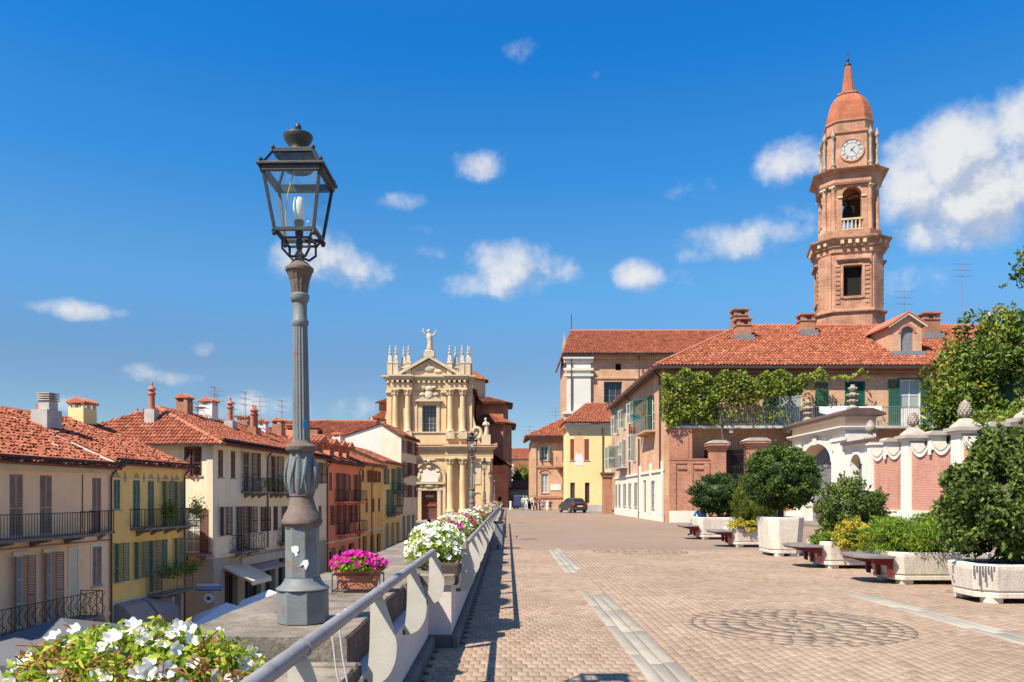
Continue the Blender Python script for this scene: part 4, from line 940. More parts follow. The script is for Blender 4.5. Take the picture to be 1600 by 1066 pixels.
# ================================================================== row of houses along the lower street
U = Vector((.0941, .9956)); ANG = math.atan2(U.y, U.x); SO = Vector((-20.5, 0))
def street_pt(s): return SO + U * s
GR_ROW = 'houses along the lower street'
def street_house(label, s0, s1, ze, rise, D, wmat, wins, shop=(), name='town_house', gable_near=True, ridge_t=None, zsh=None, shopmat=None, tilem=None, cornice=.35, hip=0, side_open=(), overhang=.45, tile_seed=3, gable_mat=None, mess=1.):
    p = street_pt(s0); zb = street_z(p.y) - .3; L = s1 - s0
    h = thing(name, label, 'house', (p.x, p.y, zb), ANG, GR_ROW)
    M = Matrix.Translation((-s0, 0, -zb)); zt = ze
    rt = D / 2 if ridge_t is None else ridge_t
    opens = [w[:4] for w in wins] + [s[:4] for s in shop]
    mb = MB(M); zs = zsh if zsh is not None else zb
    up = [o for o in opens if o[2] >= zs - .01]; lo = [o for o in opens if o[2] < zs - .01]
    mb.wall(s0, s1, zs, zt, up, .2)
    mb.quad((s1, 0, zb), (s1, D, zb), (s1, D, zt), (s1, 0, zt)); mb.quad((s1, D, zb), (s0, D, zb), (s0, D, zt), (s1, D, zt))
    if not hip and s1: mb.quad((s1, 0, zt), (s1, D, zt), (s1, rt, zt + rise))
    mb.build('wall', MT[wmat], h)
    if zsh is not None:
        m2 = MB(M); m2.wall(s0, s1, zb, zs, lo, .4); m2.build('ground_floor_wall', MT[shopmat or 'stone_shop'], h)
        MB(M).box(s0, -.07, zs - .10, s1, -.001, zs + .06).build('string_course', MT['cream_trim'], h)
    # near gable end, seen from the promenade
    MG = M @ Matrix.Translation((s0, D, 0)) @ Matrix.Rotation(R(-90), 4, 'Z')
    g_ = MB(MG); g_.wall(0, D, zb, zt, side_open, .2)
    if not hip: g_.quad((0, 0, zt), (D, 0, zt), (D - rt, 0, zt + rise))
    g_.build('gable_wall', MT[gable_mat or wmat], h)
    if cornice:
        c = MB(M); c.box(s0 - .05, -.22, zt - .16, s1 + .02, -.001, zt - .02); c.box(s0 - .05, -.14, zt - cornice, s1 + .02, -.001, zt - .162); c.build('cornice', MT['cream_trim'], h)
    roof = MB(M).box(s0 - .25, -overhang - .02, zt - .015, s1 + .2, -overhang + .06, zt + .09).build('roof', MT['fascia'], h)
    k = rise / rt; zo = zt + .06 - overhang * k
    def rp(s, t): return tuple(M @ Vector((s, t, zt + .06 + t * k)))
    e = (1, 0, 0)
    if hip:
        tile_roof('roof_tiles', roof, [rp(s0 - .4, -overhang), rp(s1 + .2, -overhang), rp(s1 + .2, rt), rp(s0 + hip, rt)], e, tilem, seed=tile_seed, mess=mess)
        a = tuple(M @ Vector((s0 - .4, -overhang, zo))); b = tuple(M @ Vector((s0 - .4, 2 * rt + overhang, zo))); c = rp(s0 + hip, rt)
        tile_roof('roof_tiles', roof, [b, a, c], (0, -1, 0), tilem, seed=tile_seed + 1, mess=mess * .6)
        MB(M).box(s0 - .48, -overhang, zo - .10, s0 - .36, 2 * rt + overhang, zo + .01).build('gutter', MT['fascia'], roof)
        MB(M).box(s0 - .40, -overhang + .06, zo - .06, s0, D, zo - .02).build('soffit', MT['soffit'], roof)
        rg = MB(); ridge(rg, a, c); ridge(rg, c, rp(s1 + .2, rt)); rg.build('ridge_tiles', MT['terracotta'], roof)
    else:
        tile_roof('roof_tiles', roof, [rp(s0 - .2, -overhang), rp(s1 + .2, -overhang), rp(s1 + .2, rt), rp(s0 - .2, rt)], e, tilem, seed=tile_seed, mess=mess)
        a, b = rp(s0 - .2, rt), rp(s1 + .2, rt)
        bk = MB(); bk.quad(a, b, tuple(M @ Vector((s1 + .2, D + .3, zt))), tuple(M @ Vector((s0 - .2, D + .3, zt)))); bk.build('rear_slope', MT['tile_under'], roof)
        rg = MB(); ridge(rg, a, b); rg.build('ridge_tiles', MT['terracotta'], roof)
        vg = MB(); q0, q1 = Vector(rp(s0 - .2, -overhang)), Vector(rp(s0 - .2, rt)); vg.tube([q0 + Vector((0, 0, -.06)), q1 + Vector((0, 0, -.06))], .07, 4); vg.build('verge', MT['warm_white' if s0 > 34 and s0 < 42 else 'fascia'], roof)
    MB(M).box(s0 - .2, -overhang + .06, zt - .012, s1 + .15, -.0, zt + .03).build('soffit', MT['soffit'], roof)
    for w in wins:
        x0, x1, z0, z1, style, sm = w[:6]; kw = w[6] if len(w) > 6 else {}
        window(h, M, x0, x1, z0, z1, style, MT[sm] if sm else None, **kw)
    for s in shop:
        dark_opening(h, M, *s[:4], depth=.4, frame=s[4] if len(s) > 4 else None, mat=s[5] if len(s) > 5 else 'dark_room')
    def roof_z(t): return zt + .06 + min(t, 2 * rt - t) * k - zb
    return h, M, MG, roof, zb, roof_z

# --- peach house
B = 'shut_grey'
h, M, MG, roof, zb, rz = street_house('peach plaster house with long black balconies, nearest on the left', 22, 34.73, 3.0, 2.35, 10, 'peach',
    [(23.4, 24.1, .05, 2.4, 'closed', B), (26.0, 26.7, .1, 2.4, 'closed', B), (28.6, 29.3, .15, 2.42, 'closed', B, dict(sill=False)), (30.2, 30.9, .15, 2.42, 'closed', B, dict(sill=False)), (33.42, 34.06, .12, 2.40, 'closed', B, dict(sill=False)),
     (26.4, 27.1, -3.2, -.5, 'swing', B, dict(pane='curtain', sill=False)), (28.85, 29.45, -3.2, -.56, 'swing', B, dict(pane='curtain', sill=False)), (30.45, 31.05, -3.2, -.54, 'swing', B, dict(pane='curtain', sill=False)), (33.42, 34.06, -2.15, -.50, 'closed', 'shut_grey', dict(surround=MT['warm_white']))],
    shop=[(27.2, 28.4, -6.8, -4.3, 'shut_dark'), (28.8, 30.4, -6.8, -4.2, 'shut_dark'), (31.4, 32.4, -6.8, -4.4, 'shut_brown'), (33.25, 34.35, -6.8, -3.45)], zsh=-3.42, shopmat='peach', cornice=.42, tile_seed=5, mess=2.0)
MB(M).arch_fill(33.25, 34.35, -4.1, -3.45, 0.001, .38).build('arch_head', MT['peach'], h)
MB(M).arch_ring(33.8, -4.1, .552, .652, .13, -.03, -.001).build('arch_trim', MT['stone_shop'], h)
for a, b, z, st, n in ((26.8, 32.69, .10, 'bars', 3), (33.2, 34.6, .12, 'bars', 1)): balcony(h, M, a, b, z, .85 if n > 1 else .3, .88, .15, st, n)
balcony(h, M, 25.2, 32.69, -3.22, 1.0, 1.0, .2, 'scroll', 4)
nb = MB(M); nb.box(31.84, -.03, -2.95, 31.95, .0, -.40); nb.box(32.45, -.03, -2.95, 32.56, 0, -.40); nb.box(31.95, -.03, -.52, 32.45, 0, -.40); nb.build('blind_window_surround', MT['warm_white'], h)
MB(M).box(31.951, -.008, -2.95, 32.449, -.001, -.521).build('blind_window', MT['cream_trim'], h)
MB(M).box(22, -.05, -.30, 34.7, -.001, -.24).build('string_course', MT['shut_grey'], h)
for z in (-.55,):
    for c in (29.15, 30.75): MB(M).box(c - .42, -.06, z + .03, c + .42, -.001, z + .17).build('lintel', MT['warm_white'], h)
MB(M).tube([(32.75, -.03, .25), (32.75, -.03, 2.5)], .018, 5).build('conduit', MT['downpipe'], h)
downpipe(h, M, 34.66, -7, 2.9, .045)
chimney(roof, 29.2 - 22, 4.6, rz(4.6), .5, .5, .55, cap='tile')
# --- yellow house
G = 'shut_green'
h, M, MG, roof, zb, rz = street_house('ochre yellow house with grey green shutters and plant balconies', 34.73, 41.14, 3.2, 2.2, 10, 'yellow',
    [(34.95, 35.45, 1.04, 2.35, 'closed', G), (36.45, 37.05, .2, 2.36, 'closed', G, dict(sill=False)), (37.7, 38.25, .2, 2.36, 'closed', G, dict(sill=False)), (39.05, 39.6, .15, 2.37, 'swing', G, dict(sill=False)), (40.2, 40.7, .15, 2.37, 'swing', G, dict(sill=False)),
     (35.05, 35.6, -2.15, -.45, 'swing', G), (36.6, 37.2, -2.15, -.48, 'swing', G), (37.85, 38.4, -2.9, -.48, 'swing', G, dict(sill=False)), (38.95, 39.5, -1.9, -.48, 'closed', G), (40.2, 40.7, -1.95, -.48, 'swing', G)],
    shop=[(35.1, 36.6, -6.6, -3.9, 'shut_grey', 'glass'), (36.9, 38.3, -6.6, -3.9, 'shut_grey', 'glass'), (39.4, 39.9, -6.6, -3.3), (40.2, 40.85, -6.6, -3.3, 'shut_green')], zsh=-3.05, shopmat='grey_beige', cornice=.30, tile_seed=8, mess=2.0)
balcony(h, M, 36.2, 41.1, .17, .75, .85, .16, 'bars', 4)
balcony(h, M, 37.5, 40.5, -3.0, .85, 1.05, .16, 'bars', 3, mat='iron_grey')
for i, s in enumerate((35.2, 36.75, 38.0, 39.3, 40.4)):
    MB(M).prism([(s - .32, 2.44), (s + .32, 2.44), (s + .12, 2.62), (s, 2.70), (s - .12, 2.62)], -.012, -.001).build('painted_crest', MT['stone_shop'], h)
    if i < 4: MB(M).prism([(s + .62, 2.22), (s + .75, 2.45), (s + .62, 2.75), (s + .49, 2.45)], -.012, -.001).build('painted_lozenge', MT['stone_shop'], h)
for a, b in ((34.95, 36.75), (36.95, 38.75)):   # hooded shop awnings
    m = MB(M); m.prism([(0, -3.05), (-.5, -3.22), (-.95, -3.75), (-1.0, -4.25), (-.97, -4.25), (-.9, -3.8), (0, -3.9)], a, b, 'yz'); m.build('awning', MT['awning'], h)
downpipe(h, M, 41.05, -6.6, 3.1, .045)
c_ = chimney(roof, .35, 3.2, rz(3.2), 1.0, .75, .75, 'grey_render', 'none'); MB().box(.35 - .2, 2.95, rz(3.2) + .75, .75, 3.45, rz(3.2) + 1.15).build('flue', MT['grey_render'], c_)
m2 = MB()
for i in range(4): m2.box(.10, 2.9, rz(3.2) + 1.17 + i * .10, .80, 3.5, rz(3.2) + 1.22 + i * .10)
m2.build('cap', MT['sill'], c_)
chimney(roof, 39.9 - 34.73, 4.7, rz(4.7), 1.1, .8, .70, 'bright_yellow', 'tile')
chimney(roof, 2.6, 5.1, rz(5), .3, .3, .5, 'terracotta', 'none')
def hang_plants(parent, pts, r, n, mat='leaf_vine', size=.16, seed=5, name='plant'):
    rng = np.random.default_rng(seed); P = np.concatenate([np.array(p) + rng.normal(0, 1, (n, 3)) * np.array(r) for p in pts]); nn = unit(len(P), rng)
    return mobj(name, leaf_mesh(name, P, nn, size, MT[mat], np.clip(rng.normal(.35, .2, len(P)), 0, .8), .5, rng), parent)
Mi = Matrix.Translation((-34.73, 0, -zb))
hang_plants(h, [Mi @ Vector((38.4, -.75, 1.0)), Mi @ Vector((38.2, -.8, .75)), Mi @ Vector((40.9, -.8, 1.05)), Mi @ Vector((41.0, -.9, .8))], (.22, .18, .26), 240, size=.13)
hang_plants(h, [Mi @ Vector((s, -.85, -1.95)) for s in (37.7, 38.4, 39.1, 39.8, 40.4)], (.30, .18, .17), 220, seed=6, size=.13)
# --- cream house with hipped roof and a lit gable end
Dk = 'shut_dark'
h, M, MG, roof, zb, rz = street_house('long cream house with hipped tiled roof and dark brown shutters', 44.43, 63.9, 4.75, 2.15, 10, 'cream',
    [(44.97, 45.6, 2.69, 4.25, 'closed', 'shut_brown'), (46.6, 47.2, 2.69, 4.27, 'closed', 'shut_brown'), (48.4, 49.5, 1.92, 4.3, 'swing', 'shut_brown', dict(sill=False)), (50.35, 50.9, 2.7, 4.3, 'closed', 'shut_brown'), (52.7, 53.6, 1.92, 4.3, 'swing', 'shut_brown', dict(sill=False)), (55.6, 56.4, 1.9, 4.3, 'closed', 'shut_dark', dict(sill=False)), (60.2, 61.0, 2.1, 4.1, 'closed', 'shut_brown'), (62.0, 62.8, 2.65, 4.25, 'swing', 'shut_brown'),
     (45.25, 45.95, -.60, 1.02, 'swing', Dk), (47.35, 48.2, -1.55, 1.02, 'swing', Dk, dict(sill=False, pane='curtain')), (49.0, 49.6, -.6, 1.0, 'swing', Dk, dict(pane='curtain')), (50.9, 51.6, -.6, .96, 'swing', Dk, dict(pane='curtain')), (53.0, 53.8, -.62, .96, 'closed', Dk), (54.5, 55.2, -1.45, .94, 'swing', Dk, dict(sill=False)), (57.5, 58.3, -.6, .95, 'closed', Dk), (62.1, 62.8, -.6, .9, 'closed', 'shut_brown')],
    shop=[(45.8, 47.5, -6.3, -2.7, 'shut_dark', 'glass'), (48.5, 51.0, -6.2, -2.75, 'shut_dark', 'glass'), (51.6, 53.3, -6.2, -2.7, 'shut_green', 'glass'), (53.9, 55.5, -6.2, -2.05), (57, 58.6, -6, -2.8, 'shut_dark', 'glass'), (60, 61.5, -6, -2.8, 'shut_dark', 'glass')],
    zsh=-1.75, shopmat='stone_shop', cornice=.30, hip=3.1, side_open=[(8.3, 9.3, 2.77, 4.35), (8.35, 9.2, -1.5, .95)], overhang=.7, tile_seed=12, mess=1.2)
MB(M).arch_fill(53.9, 55.5, -2.9, -2.05, 0.001, .38).build('arch_head', MT['stone_shop'], h)
window(h, MG, 8.3, 9.3, 2.77, 4.35, 'ajar', MT['shut_dark'], sill=True)
window(h, MG, 8.35, 9.2, -1.5, .95, 'none', None, pane='curtain', sill=False, bars=(1, 3))
put('shutter', shutter_mesh(.5, 2.4, MT['shut_dark']), h, MG @ Matrix.Translation((9.22, -.05, -1.5)))
balcony(h, MG, 7.9, 9.9, -1.56, .7, .85, .10, 'bars', 2, mat='shut_dark')
MB(MG).box(9.62, -.05, -1.5, 9.98, -.001, 4.4).build('corner_pilaster', MT['cream_trim'], h)
MB(MG).box(6.5, -.012, -6.5, 10, -.001, -1.9).build('lower_render', MT['stone_shop'], h)
for a, b, z in ((48.0, 51.1, 1.9), (52.1, 54.6, 1.9), (55.2, 57.0, 1.88)): balcony(h, M, a, b, z, .75, .85, .16, 'scroll', 3)
for a, b, z in ((46.4, 49.8, -1.6), (53.6, 55.6, -1.45)): balcony(h, M, a, b, z, .8, .95, .18, 'scroll', 2)
MB(M).box(47.9, -.12, -2.55, 57.0, -.002, -2.05).build('shop_fascia', MT['grey_render'], h)
m = MB(M); m.prism([(0, -2.35), (-1.7, -3.2), (-1.75, -3.45), (-1.68, -3.45), (-1.6, -3.28), (0, -2.5)], 45.6, 48.4, 'yz'); m.build('awning', MT['cream_trim'], h)
m = MB(M); m.prism([(0, -2.6), (-.8, -2.85), (-.82, -3.0), (0, -2.72)], 48.6, 53.2, 'yz'); m.build('awning', MT['awning'], h)
downpipe(h, M, 51.9, -1.7, 4.6); 
for sx in (48.3, 53.1): pass
hang_plants(h, [Matrix.Translation((-44.43, 0, -zb)) @ Vector((s, -.8, z)) for s, z in ((50.2, 2.4), (52.8, 2.6), (53.6, 2.4))], (.2, .12, .2), 120, seed=9, size=.14)
xq = lambda s: s - 44.43
chimney(roof, xq(46.2), 4.6, rz(2.6), .6, .6, .75, 'grey_render', 'none', 1)
chimney(roof, xq(50.6), 4.9, rz(4.9), .75, .75, .7, 'chimney_brick', 'tile'); chimney(roof, xq(53.5), 3.2, rz(3.2), .6, .6, .5, 'grey_render', 'none', 1)
chimney(roof, xq(53.5), 4.7, rz(4.7), .9, .9, .9, 'frame_white', 'tile'); chimney(roof, xq(56.5), 2.8, rz(2.8), .9, .6, .5, 'chimney_brick', 'none', 2); chimney(roof, xq(61), 4, rz(4), .6, .6, .5, 'frame_white', 'tile')
antenna(roof, xq(55), 5, rz(5), 2.3); antenna(roof, xq(58), 5, rz(5), 1.6, True); antenna(roof, xq(60), 5, rz(5), 2.6); antenna(roof, xq(52.3), 4.9, rz(5), .9, True)
for i in range(8): MB().box(-.12, .6 + i * .95, zb * -1 + 4.62, -.06, .64 + i * .95, -zb + 4.82).build('snow_guard', MT['frame_white'], roof)
# --- salmon house with tiled dormers
S_ = 'shut_brown'
h, M, MG, roof, zb, rz = street_house('salmon red house with three tiled dormers on its roof', 63.9, 73.5, 4.5, 2.1, 9, 'pink',
    [(64.7, 65.4, 2.1, 3.57, 'closed', S_), (66.6, 67.3, 1.2, 3.57, 'swing', S_, dict(pane='curtain', sill=False)), (68.3, 69.0, 1.2, 3.57, 'swing', S_, dict(pane='curtain', sill=False)), (70.2, 70.8, 2.1, 3.5, 'closed', S_), (71.8, 72.6, 1.2, 3.57, 'swing', S_, dict(pane='curtain', sill=False)),
     (65.0, 65.6, -.7, .87, 'swing', S_, dict(pane='curtain')), (66.8, 67.5, -1.55, .87, 'swing', S_, dict(pane='curtain', sill=False)), (68.4, 69.1, -1.55, .87, 'swing', S_, dict(pane='curtain', sill=False)), (70.2, 70.9, -.7, .87, 'swing', Dk), (72.2, 73.0, -.7, .9, 'closed', Dk)],
    shop=[(64.7, 66.4, -5.4, -2.6, 'sill', 'dark_room'), (67.2, 69.0, -5.4, -2.6, 'sill', 'dark_room'), (70.0, 71.8, -5.4, -2.5, 'shut_dark')], zsh=-2.1, shopmat='pink', cornice=.2, tile_seed=15)
for a, b, z in ((66.1, 69.6, 1.17), (71.0, 73.3, 1.2), (66.4, 69.6, -1.57), (71.6, 73.4, -1.5)): balcony(h, M, a, b, z, .8, .95, .16, 'bars', 2, smat='pink')
downpipe(h, M, 64.05, -5, 4.4); downpipe(h, M, 73.3, -5, 4.4)
for s, w in ((65.0, 1.9), (68.2, 1.3), (70.6, 1.2), (72.8, 1.1)):
    x = s - 63.9; z0 = rz(.9); mb = MB(); mb.box(x - w / 2, .9, z0 - .3, x + w / 2, 3.4, z0 + 1.0); d = mb.build('dormer', MT['pink'], roof)
    MB().box(x - w * .3, .88, z0 + .15, x + w * .3, .895, z0 + .85).build('window', MT['shut_brown'], d)
    mb = MB(); mb.prism([(-w / 2 - .25, z0 + .98), (w / 2 + .25, z0 + .98), (0, z0 + 1.45)], .45, 3.6)
    n = 9
    for sd_ in (-1, 1):
        for i in range(n):
            yy = .55 + i * .33; mb.tube([(sd_ * (w / 2 + .27), yy, z0 + 1.02), (0, yy, z0 + 1.50)], .12, 6)
    hd = mb.build('tile_hood', MT['terracotta'], d); hd.location = (x, 0, 0)
chimney(roof, 1.2, 4.4, rz(4.4), .8, .8, .9, 'chimney_brick', 'tile'); chimney(roof, 4.0, 4.3, rz(4.3), .7, .7, .7, 'pink', 'slab'); antenna(roof, 2.2, 4.5, rz(4.5), 3)
# --- orange ochre house
h, M, MG, roof, zb, rz = street_house('orange ochre house with brown shutters past the salmon one', 73.5, 82.0, 4.7, 1.7, 8, 'ochre',
    [(74.2, 75.0, 3.0, 4.15, 'closed', 'shut_red'), (76.2, 77.0, 3.0, 4.12, 'swing', 'shut_red'), (78.2, 79.0, 3.0, 4.12, 'swing', 'shut_red'), (80.2, 81.2, 3.1, 4.12, 'closed', 'shut_red'),
     (75.5, 76.3, .14, 1.42, 'closed', 'shut_red'), (77.9, 78.7, .14, 1.42, 'closed', 'shut_red'), (80.1, 80.9, .14, 1.45, 'closed', 'shut_red')],
    shop=[(74.5, 76.0, -4.6, -2.1, 'shut_red'), (77.2, 78.6, -4.6, -2.1, 'shut_red'), (79.6, 81.2, -4.6, -2.1, 'shut_dark')], zsh=-1.6, shopmat='ochre', cornice=.2, tile_seed=18)
downpipe(h, M, 77.5, -4.5, 4.6)
chimney(roof, 5.5, 3.8, rz(3.8), .9, .8, 1.1, 'frame_white', 'tile')
# --- sand coloured house with green shutters
h, M, MG, roof, zb, rz = street_house('sand yellow house with tall green shutters and a planted balcony', 82.0, 90.3, 5.2, 1.6, 8, 'sand',
    [(82.5, 83.2, 2.9, 4.5, 'swing', G), (84.0, 84.8, 2.9, 4.55, 'closed', 'shut_red'), (85.9, 86.8, 2.2, 4.6, 'swing', G, dict(sill=False)), (88.2, 89.2, 2.2, 4.8, 'swing', G, dict(sill=False)),
     (83.6, 84.3, -.2, 2.35, 'swing', G, dict(sill=False)), (85.4, 86.2, -.2, 2.35, 'swing', G, dict(sill=False)), (88.2, 89.2, .5, 2.2, 'swing', G)],
    shop=[(83, 84.6, -4.3, -1.2, 'frame_white', 'glass'), (85.4, 87, -4.3, -1.2, 'frame_white', 'glass'), (88, 89.4, -4.3, -1.2, 'shut_green', 'glass')], zsh=-.8, shopmat='sand', cornice=.2, tile_seed=21)
balcony(h, M, 85.5, 87.2, 2.2, .8, .9, .16); balcony(h, M, 88.0, 89.6, 2.2, .8, .9, .16); balcony(h, M, 83.3, 87.4, -.2, .9, .9, .16, 'bars', 3)
# --- tall grey beige house next to the church
h, M, MG, roof, zb, rz = street_house('tall grey beige house with a blank sunlit gable beside the church', 90.3, 98.5, 8.5, 1.35, 6.5, 'grey_beige',
    [(a, b, z, z + 1.4, 'swing', 'shut_dark' if i % 2 else 'shut_grey', dict(pane='curtain')) for z in (6.65, 4.15, 1.55) for i, (a, b) in enumerate(((91.0, 91.7), (93.0, 93.8), (95.0, 95.8), (97.0, 97.7)))],
    shop=[(91, 92.4, -3.8, -.6, 'shut_dark'), (93.4, 95, -3.8, -.6, 'shut_red'), (96, 97.6, -3.8, -.6, 'shut_dark')], zsh=-.2, shopmat='grey_beige', cornice=0, ridge_t=2.2, tile_seed=24, gable_mat='cream')
MB(MG).quad((0.001, -.012, zb + 1), (4.30, -.012, zb + 1), (4.30, -.012, 9.72), (.001, -.012, 8.46)).build('whitewashed_gable', MT['white_plaster'], h)
balcony(h, M, 90.8, 92.2, 4.1, .8, .9, .2)
chimney(roof, 1.0, 2.3, rz(2.2), .7, .5, .3, 'chimney_brick', 'slab')

# --- houses standing behind the row
def back_house(label, x, y, w, d, z0, z1, zr, wm, tm=None, chim=(), ant=(), rot=0, seed=40, wins=0):
    h = thing('background_house', label, 'house', (x, y, z0), rot, 'houses behind the street row')
    mb = MB(); mb.box(-w / 2, 0, 0, w / 2, d, z1 - z0); mb.prism([(0, z1 - z0), (d, z1 - z0), (d / 2, zr - z0)], -w / 2, w / 2, 'yz'); mb.build('wall', MT[wm], h)
    rf = MB().box(-w / 2 - .3, -.42, z1 - z0 - .18, w / 2 + .3, -.34, z1 - z0 - .05).build('roof', MT['fascia'], h)
    k = (zr - z1) / (d / 2)
    tile_roof('roof_tiles', rf, [(-w / 2 - .3, -.4, z1 - z0 - .4 * k + .06), (w / 2 + .3, -.4, z1 - z0 - .4 * k + .06), (w / 2 + .3, d / 2, zr - z0 + .06), (-w / 2 - .3, d / 2, zr - z0 + .06)], (1, 0, 0), MT[tm] if tm else None, seed=seed)
    rg = MB(); ridge(rg, (-w / 2 - .3, d / 2, zr - z0 + .06), (w / 2 + .3, d / 2, zr - z0 + .06)); rg.build('ridge_tiles', MT['terracotta'], rf)
    for c in chim: chimney(rf, c[0], c[1], zr - z0 - abs(c[1] - d / 2) * k, c[2], c[2], c[3], c[4], c[5], c[6] if len(c) > 6 else 0)
    for a in ant: antenna(rf, a[0], a[1], zr - z0, a[2])
    for i in range(wins):
        xx = -w / 2 + w * (i + .5) / wins; M = Matrix.Identity(4); MB().box(xx - .45, -.02, z1 - z0 - 2.2, xx + .45, -.001, z1 - z0 - .8).build('window', MT['shut_grey'], h)
    return h
back_house('low tiled house with red chimney pots behind the yellow roof', -25.2, 51, 7, 8, -5, 4.6, 6.1, 'cream', chim=((.3, 3, .9, .3, 'chimney_brick', 'none', 2), (2.0, 2.5, .5, .4, 'chimney_brick', 'slab')), seed=41)
back_house('dark red roofed building behind the dormers of the salmon house', -22.5, 97, 11, 9, -4, 8.3, 11.2, 'brick_tan', 'tile_dark', chim=((-4.3, 1.5, 1.2, .8, 'chimney_brick', 'tile'), (-1.5, 1.5, 1.3, .6, 'chimney_brick', 'slab')), ant=((-3.2, 2, 5),), seed=42)
back_house('house with many chimneys showing over the cream roof', -28, 70, 14, 9, -5, 6.4, 8.0, 'cream', chim=((-2, 4, .9, .8, 'frame_white', 'tile'), (3.5, 4, .9, .8, 'chimney_brick', 'tile')), ant=((1, 4, 3.5), (5, 4, 3)), seed=43)
back_house('tiled house roof just right of the lamp shaft', -24.5, 84, 8, 8, -4, 7.0, 8.3, 'grey_beige', chim=((1.5, 3, .9, .6, 'chimney_brick', 'slab'),), seed=44)

# --- café umbrellas and street signs below the parapet
MT['canvas_white'] = pmat('white_canvas', (.62, .64, .66), .9, .05, 2)
MT['canvas_grey'] = pmat('grey_canvas', (.115, .12, .135), .9, .06, 1)
def parasol(label, x, y, zt, half, mat, drop, rot=0):
    zb = street_z(y); t = thing('parasol', label, 'parasol', (x, y, zb), rot, 'café parasols in the street'); H = zt - zb
    MB().tube([(0, 0, 0), (0, 0, H - .05)], .035, 8).build('pole', MT['frame_white'], t)
    MB().lathe([(.35, 0), (.35, .06), (.06, .10)], seg=12).build('foot', MT['grey_render'], t)
    c = [(-half, -half), (half, -half), (half, half), (-half, half)]; mb = MB()
    for (ax, ay), (bx, by) in zip(c, c[1:] + c[:1]):
        mx_, my_ = (ax + bx) / 2, (ay + by) / 2
        for (px_, py_), (qx, qy) in (((ax, ay), (mx_, my_)), ((mx_, my_), (bx, by))):
            mb.quad((0, 0, H), (px_, py_, H - drop), (qx, qy, H - drop)); mb.quad((px_, py_, H - drop), (px_, py_, H - drop - .22), (qx, qy, H - drop - .22), (qx, qy, H - drop))
    mb.build('canopy', MT[mat], t)
    for ax, ay in c: MB().tube([(0, 0, H - .03), (ax, ay, H - drop - .03)], .014, 5).build('rib', MT['iron_grey'], t)
    return t
parasol('very large grey parasol partly hidden by the near petunias', -14.6, 26.0, -2.35, 2.9, 'canvas_grey', .95, .1)
parasol('white parasol under the cream house, left one of the pair', -13.4, 38.0, -3.45, 1.5, 'canvas_white', .75, .35)
parasol('white parasol under the cream house, right one of the pair', -12.4, 41.5, -3.25, 1.5, 'canvas_white', .7, .25)
for x, y, lb in ((-6.2, 52, 'white pointed parasol beside the magenta flower trough'), (-5.0, 60, 'second white pointed parasol right of the magenta trough')): parasol(lb, x, y, -1.9, 1.1, 'canvas_white', 1.0, .6)
sg = thing('street_sign', 'blue and white direction board with a round sign on a pole', 'sign', (-15.6, 41.6, street_z(41.6)))
MB().tube([(0, 0, 0), (0, 0, 3.4)], .03, 8).build('post', MT['iron_grey'], sg)
sb = MB(); sb.box(-.65, -.04, 2.95, .65, -.01, 3.35); sb.build('board', [flat('sign_blue', (.05, .16, .42))], sg)
MB().box(-.62, -.046, 3.17, .62, -.041, 3.33).build('white_panel', MT['frame_white'], sg); MB().box(-.62, -.046, 3.05, .62, -.041, 3.10).build('white_panel', MT['frame_white'], sg)
d = MB(); d.lathe([(.26, -.012), (.26, .012)], seg=20); o = d.build('round_sign', MT['frame_white'], sg); o.rotation_euler = (R(90), 0, 0); o.location = (0, -.03, 2.55)
d = MB(); d.lathe([(.10, -.004), (.10, .004)], seg=12); o = d.build('symbol', MT['iron'], sg); o.rotation_euler = (R(90), 0, 0); o.location = (0, -.047, 2.55)
# ================================================================== big brick house on the right of the promenade
I4 = Matrix.Identity(4)
hr = thing('brick_house', 'large brick house with vine covered balcony, green shutters and tiled roof', 'house', (10, 51, 0))
MLf = Matrix.Translation((0, 23, 0)) @ Matrix.Rotation(R(-90), 4, 'Z')          # left facade: x' = 74 - Y
MF = Matrix.Translation((0, 0, 0))                                              # front facade: x' = X - 10
yl = lambda Y: 74 - Y
up_l = [(yl(57.2), yl(54.3), 6.2, 8.7), (yl(52.35), yl(51.5), 6.7, 8.6), (yl(63.2), yl(62.1), 7.4, 9.0), (yl(68.4), yl(67.4), 7.4, 9.0), (yl(72.6), yl(71.4), 7.3, 8.9),
        (yl(63.0), yl(62.0), 4.4, 6.5), (yl(68.4), yl(67.4), 4.3, 6.4), (yl(73.0), yl(70.8), 4.1, 6.2)]
lo_l = [(yl(73.4), yl(72.6), .8, 2.7), (yl(71.4), yl(70.4), .8, 2.7), (yl(68.6), yl(67.2), .8, 2.7), (yl(65.6), yl(64.4), .8, 2.7), (yl(62.6), yl(61.4), .8, 2.7), (yl(58.7), yl(57.6), .0, 2.8), (yl(56.0), yl(54.2), .8, 2.7)]
mb = MB(MLf); mb.wall(0, 23 - 9.0, 3.3, 9.9, [o for o in up_l if o[1] < 14.2], .2); mb.build('rendered_wall', pmat('rose_beige_render', (.60, .41, .30), streak=.2, scale=.5, var=.08, stain=((.50, .33, .24), .4)), hr)
mb = MB(MLf); mb.wall(14, 23, 3.3, 9.9, [o for o in up_l if o[0] > 13.9], .2); mb.build('brick_wall', MT['brick_tan'], hr)
mb = MB(MLf); mb.wall(0, 23, -.05, 3.3, lo_l, .2); mb.build('white_ground_floor', MT['warm_white'], hr)
MB(MLf).box(0, -.09, 3.22, 23.05, -.001, 3.40).build('string_course', MT['warm_white'], hr)
MB(MLf).box(0, -.08, -.05, 23.05, -.001, .45).build('plinth', MT['warm_white'], hr)
